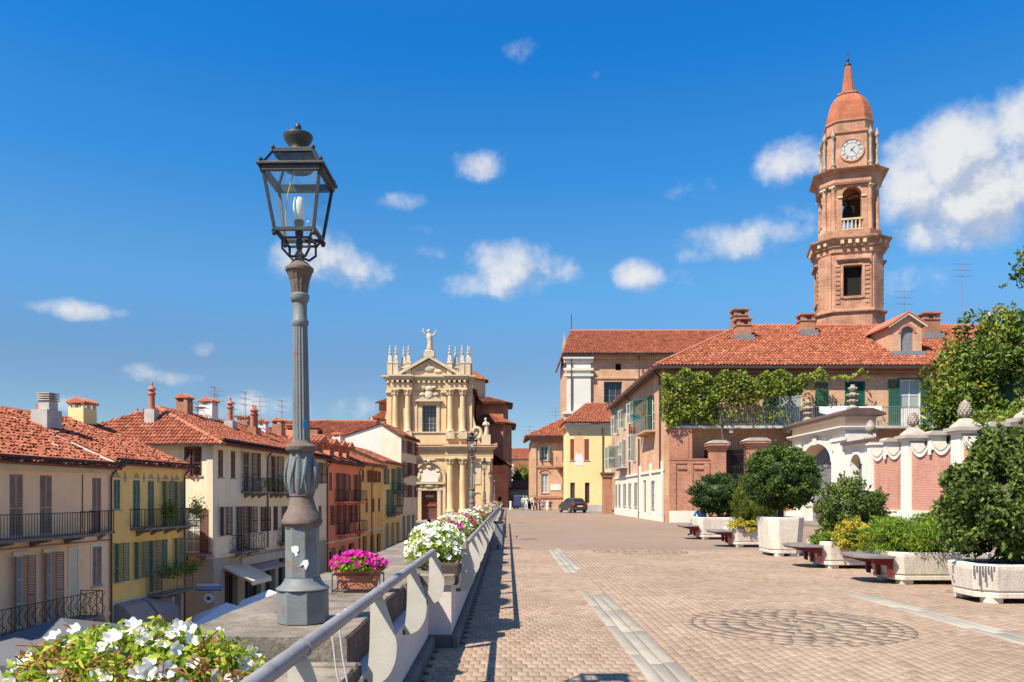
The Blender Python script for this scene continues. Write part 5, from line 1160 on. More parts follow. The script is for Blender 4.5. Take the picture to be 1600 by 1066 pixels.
for xx in (14.0, 18.4, 22.6): MB(MLf).box(xx, -.12, .45, xx + .42, -.001, 3.9).build('pilaster', MT['warm_white'], hr)
window(hr, MLf, *up_l[0], 'none', None, sill=False, bars=(1, 3))
for xx, a in ((up_l[0][0] - .02, -150), ): put('shutter', shutter_mesh(1.45, 2.5, MT['shut_emerald']), hr, MLf @ Matrix.Translation((xx, -.04, 6.2)) @ Matrix.Rotation(R(a), 4, 'Z'))
put('shutter', shutter_mesh(1.4, 2.5, MT['shut_emerald']), hr, MLf @ Matrix.Translation((up_l[0][0], .05, 6.2)))
window(hr, MLf, *up_l[1], 'closed', MT['shut_emerald'])
for o in up_l[2:7]: window(hr, MLf, *o, 'swing', MT['shut_pale'])
window(hr, MLf, *up_l[7], 'swing', MT['shut_pale'])
for i, o in enumerate(lo_l):
    if i == 5: dark_opening(hr, MLf, *o, depth=.2, frame='shut_brown')
    else:
        w = window(hr, MLf, *o, 'none', None, pane='glass', bars=(1, 1)); g_ = MB(MLf)
        n = 6
        for k in range(n + 1): xx = o[0] + (o[1] - o[0]) * k / n; g_.tube([(xx, -.04, o[2]), (xx, -.04, o[3])], .016, 4)
        for k in range(4): zz = o[2] + (o[3] - o[2]) * (k + .3) / 3.6; g_.tube([(o[0], -.04, zz), (o[1], -.04, zz)], .014, 4)
        g_.build('grille', MT['iron_grey'], w)
balcony(hr, MLf, yl(58.4), yl(53.8), 6.1, .7, 1.0, .2, 'bars', 2, mat='iron_grey', smat='brick_tan')
balcony(hr, MLf, yl(70.4), yl(66.4), 4.1, .6, .9, .2, 'bars', 2, mat='iron_grey', smat='grey_render')
downpipe(hr, MLf, yl(51.9), 3.4, 9.8, .06); downpipe(hr, MLf, yl(64.8), 3.4, 9.8, .06); MB(MLf).tube([(yl(60.2), -.09, 0), (yl(60.2), -.09, 6.0)], .06, 6).build('downpipe', MT['downpipe'], hr)
# front facade under the vine
XF = lambda X: X - 10
fo = [(XF(11.8), XF(12.9), 6.1, 8.8), (XF(17.2), XF(18.9), 6.1, 8.9), (XF(21.6), XF(22.9), 6.1, 9.0), (XF(25.1), XF(26.45), 6.1, 9.1), (XF(30), XF(31.3), 6.1, 9.0), (XF(12.6), XF(16), .2, 4.6), (XF(17.4), XF(20), .2, 4.6)]
mb = MB(MF); mb.wall(0, 24, -.05, 9.9, fo, .25); mb.quad((24, 0, 0), (24, 20, 0), (24, 20, 9.9), (24, 0, 9.9)); mb.quad((0, 23, -.05), (0, 23, 9.9), (24, 23, 9.9), (24, 23, -.05)); mb.build('front_wall', MT['brick_tan'], hr)
for o in fo[:1]: window(hr, MF, *o, 'open', MT['shut_emerald'], pane='curtain', sill=False)
window(hr, MF, *fo[1], 'none', None, pane='curtain', sill=False, bars=(1, 0), fmat=MT['shut_pale'])
put('shutter', shutter_mesh(.8, 2.8, MT['shut_emerald']), hr, MF @ Matrix.Translation((fo[1][0] - .82, -.05, 6.1))); put('shutter', shutter_mesh(.8, 2.8, MT['shut_emerald']), hr, MF @ Matrix.Translation((fo[1][1] + .8, -.05, 6.1)))
window(hr, MF, *fo[2], 'closed', MT['shut_emerald'], sill=False)
wf = window(hr, MF, *fo[3], 'none', None, pane='curtain', sill=False, bars=(1, 2), depth=.14)
MB(MF).box(fo[3][0] + .08, .085, 6.12, fo[3][1] - .08, .13, 7.25).build('lower_panel', MT['frame_white'], wf)
for xx in (fo[3][0] - .72, fo[3][1] + .02): put('shutter', shutter_mesh(.70, 3.0, MT['shut_emerald']), hr, MF @ Matrix.Translation((xx, -.05, 6.1)))
fb_ = MB(MF); fb_.box(fo[3][0] - .1, -.03, 9.1, fo[3][1] + .1, .0, 9.2); fb_.box(fo[3][0] - .10, -.03, 6.1, fo[3][0], .0, 9.1); fb_.box(fo[3][1], -.03, 6.1, fo[3][1] + .1, 0, 9.1); fb_.build('door_frame', MT['shut_emerald'], wf)
window(hr, MF, *fo[4], 'closed', MT['shut_emerald'], sill=False)
for o in fo[5:]: dark_opening(hr, MF, *o, depth=.25, mat='glass', frame='shut_dark')
for k in range(3): MB(MF).box(0, -.10 - .07 * k, 9.30 + .2 * k, 24, -.001, 9.44 + .2 * k).build('brick_cornice', MT['brick_wall'], hr)
bl = MB().box(.1, -1.25, 5.88, 24, -.002, 6.04).build('balcony', MT['grey_render'], hr)
rl = MB()
for x0, x1 in ((.15, 23.8),):
    rl.tube([(x0, -1.18, 7.22), (x1, -1.18, 7.22)], .028, 5); rl.tube([(x0, -1.18, 6.14), (x1, -1.18, 6.14)], .02, 4)
    n = int((x1 - x0) / .135)
    for k in range(n + 1): xx = x0 + (x1 - x0) * k / n; rl.tube([(xx, -1.18, 6.04), (xx, -1.18, 7.22)], .013 if k % 12 else .024, 4)
rl.build('railing', MT['iron_grey'], bl)
for xx in (3.9, 7.5, 11.5, 15.5, 19.5): MB().box(xx, -1.15, 5.6, xx + .22, -.002, 5.87).build('bracket', MT['grey_render'], bl)
mb = MB(); mb.box(.18, -1.2, 0, 1.55, -.78, 5.86); mb.build('porch_pier', MT['brick_wall'], hr); MB().box(.40, -1.23, 3.6, 1.3, -1.202, 5.4).build('recessed_panel', MT['brick_wall'], hr)
# roof
roof = MB().box(-.65, -.68, 9.72, 24.6, -.58, 9.90).build('roof', MT['fascia'], hr)
MB().box(-.66, -.57, 9.72, -.56, 24, 9.90).build('gutter', MT['fascia'], roof)
MB().box(-.55, -.57, 9.84, 24.5, -.002, 9.89).build('soffit', MT['soffit'], roof); MB().box(-.55, 0, 9.83, -.002, 24, 9.88).build('soffit', MT['soffit'], roof)
rk = 3.75 / 7.0; E0 = 9.93
tile_roof('roof_tiles', roof, [(-.6, -.6, E0), (24.6, -.6, E0), (24.6, 7, E0 + 7.6 * rk), (7.0, 7, E0 + 7.6 * rk)], (1, 0, 0), seed=51, mess=.8)
tile_roof('roof_tiles', roof, [(-.6, 24, E0), (-.6, -.6, E0), (7.0, 7, E0 + 7.6 * rk), (7.0, 24, E0 + 7.6 * rk)], (0, 1, 0), seed=52)
ZR = E0 + 7.6 * rk
rg = MB(); ridge(rg, (-.6, -.6, E0 + .05), (7, 7, ZR + .05)); ridge(rg, (7, 7, ZR + .05), (24.6, 7, ZR + .05)); ridge(rg, (7, 7, ZR + .05), (7, 24, ZR + .05)); rg.build('ridge_tiles', MT['terracotta'], roof)
bk = MB(); bk.quad((7, 7.02, ZR), (24.6, 7.02, ZR), (24.6, 14, 10), (7, 14, 10)); bk.build('rear_slope', MT['tile_under'], roof)
def rzr(y): return E0 + (y + .6) * rk
def lead(roof, x, y, w, d): MB().box(x - w / 2 - .12, y - d / 2 - .3, rzr(y - d / 2) - .2, x + w / 2 + .12, y + d / 2, rzr(y - d / 2) + .32).build('lead_flashing', MT['iron_grey'], roof)
def brick_stack(x, y, w, h):
    c = chimney(roof, x, y, rzr(y), w, w, h, 'chimney_brick', 'none'); z = rzr(y) + h
    m = MB(); m.box(x - w * .56, y - w * .56, z - .001, x + w * .56, y + w * .56, z + .07)
    for sx in (-1, 1):
        for sy in (-1, 1): m.box(x + sx * w * .38 - .11, y + sy * w * .38 - .11, z + .07, x + sx * w * .38 + .11, y + sy * w * .38 + .11, z + .42)
    m.box(x - w * .6, y - w * .6, z + .42, x + w * .6, y + w * .6, z + .52); m.build('cap', MT['chimney_brick'], c); lead(roof, x, y, w, w)
brick_stack(6.4, 4.6, .95, .75); brick_stack(7.0, 7.4, 1.0, .55); brick_stack(11.2, 5.6, .95, .75); brick_stack(19.6, 5.0, 1.1, 1.0)
antenna(roof, 18.8, 6.8, ZR, 2.6); antenna(roof, 23.0, 6.8, ZR, 4.6)
# dormer
dx, dz = 16.2, rzr(1.4)
d = MB(); d.wall(dx - .95, dx + .95, dz - .2, dz + 1.9, [(dx - .42, dx + .42, dz + .15, dz + 1.75)], .2); d.prism([(dx - .95, dz + 1.9), (dx + .95, dz + 1.9), (dx, dz + 2.55)], 0, .25)
d.quad((dx + .95, 0, dz - .2), (dx + .95, 4.0, dz - .2), (dx + .95, 4.0, dz + 1.9), (dx + .95, 0, dz + 1.9)); d.quad((dx - .95, 4.0, dz - .2), (dx - .95, 0, dz - .2), (dx - .95, 0, dz + 1.9), (dx - .95, 4.0, dz + 1.9))
do = d.build('dormer', MT['brick_tan'], roof); do.location = (0, 1.2, 0)
a = MB(); a.arch_fill(dx - .42, dx + .42, dz + 1.33, dz + 1.75, .001, .2); a.build('arch_head', MT['brick_tan'], do)
MB().quad((dx - .42, .15, dz + .15), (dx + .42, .15, dz + .15), (dx + .42, .15, dz + 1.75), (dx - .42, .15, dz + 1.75)).build('shutter_board', MT['iron_grey'], do)
MB().arch_ring(dx, dz + 1.33, .43, .43, .16, -.05, -.001).build('arch_trim', MT['brick_wall'], do)
for s in (-1, 1):
    m = MB(); m.prism([(dx, dz + 2.62), (dx + s * 1.25, dz + 1.78), (dx + s * 1.25, dz + 1.90), (dx, dz + 2.74)][::s], -.25, 4.6)
    m.build('dormer_slope', MT['terracotta'], do)
    m = MB(); m.prism([(dx, dz + 2.50), (dx + s * 1.22, dz + 1.68), (dx + s * 1.22, dz + 1.775), (dx, dz + 2.615)][::s], -.22, -.05); m.build('verge_trim', MT['warm_white'], do)
MB().box(dx - 1.05, -.32, dz - .28, dx + 1.05, -.001, dz + .10).build('lead_flashing', MT['iron_grey'], do)
# things on the house
fl = thing('rainbow_flag', 'small rainbow flag hanging from the left facade balcony', 'flag', (9.25, 59.0, 6.4))
MB().tube([(.75, 0, 1.0), (-.05, 0, 1.35)], .02, 5).build('flagpole', MT['frame_white'], fl)
for i, c in enumerate([(.10, .30, .62), (.22, .48, .66), (.62, .66, .62), (.70, .50, .30), (.62, .20, .14), (.45, .05, .09)]):
    m = MB(); rings = []
    z1, z0 = 1.32 - i * .24, 1.32 - (i + 1) * .24
    n = 8
    for k in range(n):
        x0 = -.1 + .6 * k / n; x1 = -.1 + .6 * (k + 1) / n; w = lambda x: .07 * math.sin(9 * x)
        m.quad((x0 - .02 * i, w(x0), z0 - .1 * x0), (x1 - .02 * i, w(x1), z0 - .1 * x1), (x1 - .02 * i, w(x1), z1 - .1 * x1), (x0 - .02 * i, w(x0), z1 - .1 * x0))
    m.build('stripe', flat('flag_stripe', c, .9), fl)
ld = thing('laundry_sheet', 'white sheet draped over the balcony rail near the white french window', 'cloth', (20.4, 49.82, 6.9))
m = MB(); pts = []
for k in range(41):
    x = -.9 + 3.9 * k / 40; pts.append((x, .03 * math.sin(7 * x), .36 + .02 * math.sin(3 * x), -.15 - .10 * math.sin(2.1 * x + 1)))
for p, q in zip(pts, pts[1:]):
    m.quad((p[0], p[1] - .04, p[3]), (q[0], q[1] - .04, q[3]), (q[0], -.03, q[2]), (p[0], -.03, p[2])); m.quad((p[0], -.03, p[2]), (q[0], -.03, q[2]), (q[0], .07, q[2]), (p[0], .07, p[2])); m.quad((p[0], .07, p[2]), (q[0], .07, q[2]), (q[0], .08, q[3] + .1), (p[0], .08, p[3] + .1))
m.build('cloth', flat('white_linen', (.78, .78, .78), .9), ld)
# climbing vine along the balcony
vine = thing('grape_vine', 'dense leafy vine spreading along the upper balcony of the brick house', 'plant', (13.35, 49.75, 0))
rng = np.random.default_rng(77); P = []
def vinepts(x0, x1, zlo, zhi, n, ydepth=.7):
    x = rng.uniform(x0, x1, n); f = rng.random(n); z = zlo + (zhi - zlo) * f + .22 * np.sin(x * 2.3) + .15 * np.sin(x * 5.1 + 1); y = rng.normal(.1, ydepth * .4, n); return np.stack([x, y, z], 1)
for a in ((-3.7, -.6, 6.4, 9.35, 5200), (-3.4, -1.0, 6.1, 7.4, 1300), (-1.0, 1.6, 7.3, 9.35, 2600), (1.2, 4.0, 7.7, 9.3, 2600), (3.8, 5.2, 8.2, 9.3, 900), (5.0, 6.6, 8.6, 9.35, 420), (6.4, 9.4, 9.05, 9.3, 200), (-1.0, 5, 6.2, 7.3, 500)): P.append(vinepts(*a))
P = np.concatenate(P); cl = np.sin(P[:, 0] * 3.1) * np.cos(P[:, 2] * 3.7 + P[:, 0]) * .5; P[:, 1] -= .25 * cl
keep = rng.random(len(P)) < .86 + .45 * cl; P = P[keep]; cl = cl[keep]
nn = unit(len(P), rng) * .6 + np.array([-.1, -.8, .3])
mobj('foliage', leaf_mesh('vine_leaves', P, nn, .17, MT['leaf_vine'], np.clip(.45 + .25 * cl + rng.normal(0, .18, len(P)), 0, 1), .85, rng, droop=.3), vine, kind='stuff')
m = MB(); m.tube([(.05, -.1, 0), (.0, -.1, 2.5), (.08, -.15, 5), (-.05, -.1, 6.5), (-.5, 0, 8.2)], [.10, .08, .07, .06, .04], 7)
for k in range(9):
    x = -.3; z = 7.5; pts = [(x, -.05, z)]
    for q in range(6): x += (.9 if k > 3 else -.5) + rng.normal(0, .2); z += rng.normal(.18, .2); pts.append((x, rng.normal(-.05, .1), min(z, 9.2)))
    m.tube(pts, .022, 5)
m.build('stem', MT['bark'], vine)

# ================================================================== brick garden wall with an iron gate
gw = thing('brick_garden_wall', 'red brick garden wall with panels, heavy piers and iron gate', 'wall', (10.05, 49.1, 0))
MB().box(0, -.02, 0, 2.5, .4, .72).build('stone_base', MT['warm_white'], gw); MB().box(4.75, -.02, 0, 7.6, .4, .72).build('stone_base', MT['warm_white'], gw)
for x0, x1, z in ((0, 2.5, 3.85), (5.9, 7.6, 4.35)):
    MB().box(x0, .05, .72, x1, .35, z).build('brick_wall', MT['brick_wall'], gw)
    MB().box(x0 - .02, -.04, z, x1 + .02, .42, z + .10).build('coping', MT['terracotta'], gw); MB().box(x0, -.005, z - .2, x1, .048, z - .001).build('brick_band', MT['brick_wall'], gw)
for x in (.02, 1.05, 2.1): MB().box(x, -.005, .721, x + .32, .049, 3.64).build('brick_pilaster', MT['brick_wall'], gw)
for x in (.37, 1.40): MB().box(x + .04, -.03, 3.30, x + .62, .049, 3.38).build('panel_hood', MT['brick_wall'], gw)
for x in (5.95, 7.2): MB().box(x, -.005, .721, x + .32, .049, 4.1).build('brick_pilaster', MT['brick_wall'], gw)
for x0, x1, z in ((2.5, 3.40, 4.95), (4.75, 5.9, 5.10)):
    MB().box(x0, -.12, 0, x1, .75, z - .5).build('brick_pier', MT['brick_wall'], gw)
    for k in range(3): MB().box(x0 - .06 - .07 * k, -.18 - .07 * k, z - .5 + .14 * k, x1 + .06 + .07 * k, .81 + .07 * k, z - .36 + .14 * k).build('pier_cornice', MT['brick_wall'], gw)
    MB().prism([(x0 - .25, z - .075), (x1 + .25, z - .075), (x1 - .1, z + .12), (x0 + .1, z + .12)], -.35, .95).build('pier_cap', MT['sill'], gw)
ig = MB()
for k in range(11):
    x = 3.46 + 1.22 * k / 10; hh = 4.5 + .7 * math.sin(PI * k / 10); ig.tube([(x, .3, .1), (x, .3, hh)], .018, 5); ig.lathe([(.03, 0), (.03, .03), (.005, .16)], (x, .3, hh), 6)
for z in (.3, 1.6, 3.0, 4.2): ig.tube([(3.42, .3, z), (4.72, .3, z)], .025, 5)
for k in range(5):
    for z0 in (1.7, 3.1):
        cx = 3.6 + .24 * k; ig.tube([(cx + .10 * math.cos(q * .7) * (1 - q / 16), .29, z0 + .45 + .38 * math.sin(q * .7) * (1 - q / 16)) for q in range(13)], .013, 4)
ig.build('iron_gate', MT['iron'], gw)
MB().box(5.0, -.15, 3.2, 5.25, -.122, 3.5).build('house_number_plate', MT['frame_white'], gw)
gs = thing('garden_shrub', 'shrub with red blossom showing over the brick garden wall', 'shrub', (16.4, 52.2, 0))
crown('crown', (0, 0, 4.9), (1.6, .8, 1.1), 2200, .2, MT['leaf_vine'], gs, clumps=30, clump_r=.35, seed=5); MB().tube([(0, 0, 0), (.1, 0, 4.5)], [.1, .05], 6).build('trunk', MT['bark'], gs)

# ================================================================== white gate and garden wall with pine cones
MG2 = Matrix.Translation((0, 0, 0)) @ Matrix.Rotation(R(-90), 4, 'Z')           # faces -X ; x' = 50 - Y (origin at Y=50)
gt = thing('garden_gateway', 'white arched gateway with dark coping, grey gate and small side door', 'gate', (17.7, 50, 0))
MT['peach_trim'] = pmat('pale_peach_plaster', (.74, .54, .38), streak=.15, scale=.7, var=.07)
MT['slate_coping'] = pmat('dark_purple_coping', (.12, .075, .07), .8, .2, 2)
MT['gate_grey'] = pmat('grey_gate_paint', (.20, .20, .21), .6, .1, 3)
def gb(name, m, x0, x1, y0, y1, z0, z1, bevel=0): return MB(MG2).box(x0, y0, z0, x1, y1, z1).build(name, MT[m], gt, bevel=bevel)
m = MB(MG2); m.wall(.5, 8.3, 0, 5.05, [(2.2, 6.5, 0, 4.62)], .9); m.quad((8.3, 0, 0), (8.3, 1.6, 0), (8.3, 1.6, 5.05), (8.3, 0, 5.05)); m.quad((.5, 1.6, 0), (.5, 0, 0), (.5, 0, 5.05), (.5, 1.6, 5.05)); m.build('gate_wall', MT['white_plaster'], gt)
MB(MG2).arch_fill(2.2, 6.5, 3.5, 4.62, .002, .89, 18).build('arch_soffit', MT['peach_trim'], gt)
MB(MG2).arch_ring(4.35, 3.5, 2.15, 1.12, .22, -.06, -.001, 20).build('arch_trim', MT['white_plaster'], gt)
MB(MG2).prism([(4.15, 4.55), (4.55, 4.55), (4.65, 5.0), (4.05, 5.0)], -.14, -.06).build('keystone', MT['white_plaster'], gt)
for x0, x1 in ((.5, 1.3), (1.5, 2.0), (6.7, 7.2), (7.45, 8.3)): gb('pilaster', 'white_plaster', x0, x1, -.10, -.002, 0, 4.55); gb('pilaster_cap', 'white_plaster', x0 - .06, x1 + .06, -.16, -.002, 4.551, 4.72)
for x in (1.75, 6.95):
    d = MB(MG2); d.ball((x, -.13, 4.1), (.09, .05, .09), 8, 5); d.build('round_boss', MT['statue'], gt)
for z0, z1, p in ((5.05, 5.13, .14), (5.131, 5.22, .24), (5.221, 5.30, .32)): gb('cornice', 'white_plaster', .35, 8.3 + p * .5, -p, 1.6, z0, z1)
gb('attic', 'peach_trim', .5, 8.28, 0, 1.6, 5.301, 5.75); gb('attic_band', 'white_plaster', .45, 8.32, -.12, 1.62, 5.751, 5.86)
m = MB(MG2); m.prism([(-.40, 5.861), (2.0, 5.861), (2.0, 5.97), (1.3, 6.22), (.25, 6.22), (-.40, 5.97)], .2, 8.6, 'yz'); m.build('coping', MT['slate_coping'], gt)
def artichoke(x, z, s=1.0):
    m = MB(MG2); m.lathe([(.30, 0), (.30, .12), (.16, .2), (.14, .28)], (x, .55, z), 12)
    zz = .28
    for r, hh in ((.24, .34), (.28, .30), (.19, .40)):
        n = 9; m.lathe([(r * .5, zz), (r, zz + hh * .25), (r * 1.05, zz + hh * .5), (r * .55, zz + hh * .85), (.1, zz + hh)], (x, .55, z), n, rot=zz); zz += hh
        for q in range(n): a = 2 * PI * q / n; m.ball((x + r * 1.05 * math.cos(a), .55 + r * 1.05 * math.sin(a), z + zz - hh * .5), .06, 6, 4)
    return m.build('leafy_finial', MT['old_stone'], gt, smooth=50)
artichoke(1.6, 6.2); artichoke(7.9, 6.2)
# grey gate leaves
m = MB(MG2); m.box(2.2, .62, .1, 6.5, .68, 1.7); m.box(2.2, .60, 1.7, 6.5, .70, 1.8); m.box(2.2, .60, 3.28, 6.5, .70, 3.36)
for k in range(33): x = 2.25 + 4.2 * k / 32; m.tube([(x, .65, 1.8), (x, .65, 3.4 + .98 * math.sqrt(max(0, 1 - ((x - 4.35) / 2.15) ** 2)))], .028, 5)
for s in (-1, 1): m.tube([(4.35 + s * (.15 + .35 * math.sin(q * .5)), .60, 3.3 + .09 * q) for q in range(9)], .035, 5)
m.box(4.31, .59, .1, 4.39, .71, 4.3); m.build('gate_leaf', MT['gate_grey'], gt)
# side door bay
m = MB(MG2); m.wall(8.32, 11.2, 0, 4.1, [(9.0, 10.2, 0, 3.75)], .5); m.quad((11.2, 0, 0), (11.2, .9, 0), (11.2, .9, 4.1), (11.2, 0, 4.1)); m.build('side_wall', MT['white_plaster'], gt)
MB(MG2).arch_fill(9.0, 10.2, 3.25, 3.75, .002, .49, 12).build('arch_soffit', MT['peach_trim'], gt)
MB(MG2).arch_ring(9.6, 3.25, .6, .5, .16, -.05, -.001, 14).build('arch_trim', MT['white_plaster'], gt)
gb('pilaster', 'white_plaster', 10.5, 11.15, -.10, -.002, 0, 3.75); gb('pilaster', 'white_plaster', 8.4, 8.75, -.06, -.002, 0, 3.75)
for z0, z1, p in ((4.1, 4.18, .10), (4.181, 4.28, .2)): gb('cornice', 'white_plaster', 8.32, 11.2 + p, -p, .9, z0, z1)
gb('coping', 'slate_coping', 8.32, 11.5, -.3, 1.0, 4.281, 4.42)
m = MB(MG2)
for k in range(9): x = 9.05 + 1.1 * k / 8; m.tube([(x, .4, .1), (x, .4, 3.2 + .5 * math.sqrt(max(0, 1 - ((x - 9.6) / .6) ** 2)))], .022, 5)
for z in (.3, 1.2, 2.7): m.tube([(9.0, .4, z), (10.2, .4, z)], .03, 5)
m.build('door_leaf', MT['gate_grey'], gt)
gb('letter_box', 'downpipe', 8.80, 8.95, -.10, -.062, 1.4, 2.0)

wl = thing('scalloped_garden_wall', 'white and pink brick garden wall with scalloped top and pine cone finials', 'wall', (17.7, 38.8, 0))
MW = Matrix.Rotation(R(-90), 4, 'Z')     # x' = 38.8 - Y
Lw = 15.5
MB(MW).box(0, -.14, 0, Lw, .5, .72).build('stone_plinth', MT['grey_render'], wl); MB(MW).box(0, -.07, .721, Lw, .45, 1.0).build('white_band', MT['warm_white'], wl)
piers = [3.6, 7.6, 11.6, 15.4]
prev = 0.0
for p in piers:
    a, b = prev, p - .3; mid = (a + b) / 2
    def top(x):
        hw = (mid - a); u = ((x - a) % hw) / hw if x < mid else ((x - mid) % (b - mid)) / (b - mid)
        return 3.42 + .55 * (2 * u - 1) ** 2 * (1.0)
    n = 24; xs = [a + (b - a) * k / n for k in range(n + 1)]; tz = [3.97 if k in (0, n // 2, n) else top(xs[k] - 1e-6) for k in range(n + 1)]
    m = MB(MW); t_ = MB(MW); c_ = MB(MW)
    for k in range(n):
        x0, x1, z0, z1 = xs[k], xs[k + 1], tz[k], tz[k + 1]
        m.quad((x0, 0, 1.0), (x1, 0, 1.0), (x1, 0, z1), (x0, 0, z0))
        t_.prism([(x0, z0 - .13), (x1, z1 - .13), (x1, z1 + .05), (x0, z0 + .05)], -.07, -.002)
        c_.prism([(x0, z0 + .051), (x1, z1 + .051), (x1, z1 + .10), (x0, z0 + .10)], -.09, .48)
        c_.quad((x1, .46, 1.0), (x0, .46, 1.0), (x0, .46, z0 + .1), (x1, .46, z1 + .1))
    m.build('brick_panel', MT['brick_pink'], wl); t_.build('scallop_trim', MT['white_plaster'], wl); c_.build('scallop_coping', MT['sill'], wl)
    mp_ = MB(MW); mp_.box(mid - .17, -.09, 3.55, mid + .17, .5, 4.15); mp_.box(mid - .10, -.13, 3.35, mid + .10, -.091, 3.9); mp_.build('mid_post', MT['white_plaster'], wl); MB(MW).prism([(-.22, 4.151), (.62, 4.151), (.62, 4.25), (.5, 4.33), (-.1, 4.33), (-.22, 4.25)], mid - .3, mid + .3, 'yz').build('post_cap', MT['sill'], wl)
    MB(MW).box(p - .32, -.16, .0, p + .32, .6, 4.05).build('pier', MT['white_plaster'], wl)
    MB(MW).box(p - .42, -.26, 4.051, p + .42, .7, 4.16).build('pier_cornice', MT['white_plaster'], wl); MB(MW).box(p - .52, -.36, 4.161, p + .52, .8, 4.30).build('pier_cornice', MT['sill'], wl)
    m = MB(MW); m.loft([[(p + sx * r, .22 + sy * r, z) for sx, sy in ((-1, -1), (1, -1), (1, 1), (-1, 1))] for r, z in ((.42, 4.301), (.36, 4.42), (.20, 4.58), (.16, 4.66))]); m.build('finial_base', MT['sill'], wl)
    m = MB(MW); prof = [(.08, 4.64), (.08, 4.72), (.17, 4.76), (.225, 4.84), (.235, 4.96), (.20, 5.12), (.12, 5.28), (.03, 5.40)]
    m.lathe(prof, (p, .22, 0), 12)
    for r, z in ((.215, 4.83), (.232, 4.92), (.222, 5.01), (.195, 5.10), (.16, 5.18), (.12, 5.26)):
        for q in range(10):
            a_ = 2 * PI * (q + (z * 5 % 1)) / 10; m.ball((p + r * math.cos(a_), .22 + r * math.sin(a_), z), (.042, .042, .05), 6, 4)
    m.build('pine_cone_finial', MT['old_stone'], wl, smooth=50)
    prev = p + .3
MB(MW).box(-.05, -.16, 0, .35, .5, 4.1).build('pier', MT['white_plaster'], wl); MB(MW).box(-.05, -.24, 4.1, .42, .55, 4.22).build('pier_cornice', MT['white_plaster'], wl)
m = MB(MW); m.lathe([(.30, 4.3), (.30, 4.42), (.12, 4.5), (.1, 4.62), (.20, 4.7), (.25, 4.84), (.21, 5.02), (.11, 5.2), (.03, 5.28)], (-.7, .3, .12), 12); m.build('pine_cone_finial', MT['old_stone'], wl, smooth=50)
tag(MB().box(16.2, 22, -.05, 19.5, 49.2, .16).build('pavement', MT['asphalt'], bevel=.02), kind='structure')

# ================================================================== yellow house, brick pillar, brick palazzo, distant houses
yh = thing('yellow_house', 'butter yellow house with red shutters and a painted sundial panel', 'house', (6.4, 85, 0))
yo = [(.30, .72, 5.5, 7.75), (1.80, 2.30, 5.5, 7.75), (.30, .80, 1.0, 3.1), (1.86, 2.36, .9, 3.1)]
m = MB(); m.wall(0, 4.7, 0, 9.3, yo, .2); m.quad((0, 6, 0), (0, 0, 0), (0, 0, 9.3), (0, 6, 9.3)); m.quad((4.7, 0, 0), (4.7, 6, 0), (4.7, 6, 9.3), (4.7, 0, 9.3)); m.build('wall', MT['bright_yellow'], yh)
for o in yo[:2]: window(yh, I4, *o, 'closed', MT['shut_red'])
for o in yo[2:]: window(yh, I4, *o, 'none', None, fmat=MT['shut_red'], sill=False, bars=(0, 2))
MB().box(-.05, -.06, 0, 4.7, -.001, .75).build('plinth', MT['grey_render'], yh)
for z0, z1, p in ((8.75, 8.95, .12), (8.951, 9.15, .28), (9.151, 9.32, .42)): MB().box(-.1 - p * .5, -p, z0, 4.75, -.001, z1).build('cornice', MT['warm_white'], yh)
pn = MB(); pn.prism([(.78, 5.6), (1.72, 5.6), (1.75, 8.0), (1.5, 8.05), (1.4, 8.2), (1.25, 8.75), (1.1, 8.2), (1.0, 8.05), (.75, 8.0)], -.012, -.001); pn.build('painted_panel', pmat('faded_orange_fresco', (.74, .42, .24), .9, .12, 3), yh)
pn = MB(); pn.prism([(.82, 4.9), (1.68, 4.9), (1.74, 5.59), (1.45, 6.3), (1.25, 6.0), (1.0, 6.4), (.78, 5.59)], -.020, -.013); pn.build('painted_scroll', pmat('faded_white_fresco', (.74, .70, .68), .9, .06, 3), yh)
rf = MB().box(-.5, -.65, 9.33, 5.0, -.55, 9.5).build('roof', MT['fascia'], yh)
tile_roof('roof_tiles', rf, [(-.5, -.6, 9.5), (5.0, -.6, 9.5), (5.0, 5.5, 12.2), (2.6, 5.5, 12.2)], (1, 0, 0), seed=61); tile_roof('roof_tiles', rf, [(-.5, 6, 9.5), (-.5, -.6, 9.5), (2.6, 5.5, 12.2)], (0, 1, 0), seed=62)
MB().tube([(3.75, -.10, 0), (3.75, -.10, 9.2)], .06, 6).build('downpipe', MT['downpipe'], yh)
bp = thing('brick_pillar', 'brick gate pillar with flat cap between the yellow house and the white ground floor', 'pillar', (9.55, 76.2, 0))
MB().box(-.42, -.42, 0, .42, .42, 3.5).build('shaft', MT['brick_wall'], bp); MB().box(-.55, -.55, 3.5, .55, .55, 3.75).build('cap', MT['brick_wall'], bp); MB().box(-.65, -.65, 3.751, .65, .65, 3.9).build('cap_slab', MT['slate_coping'], bp)

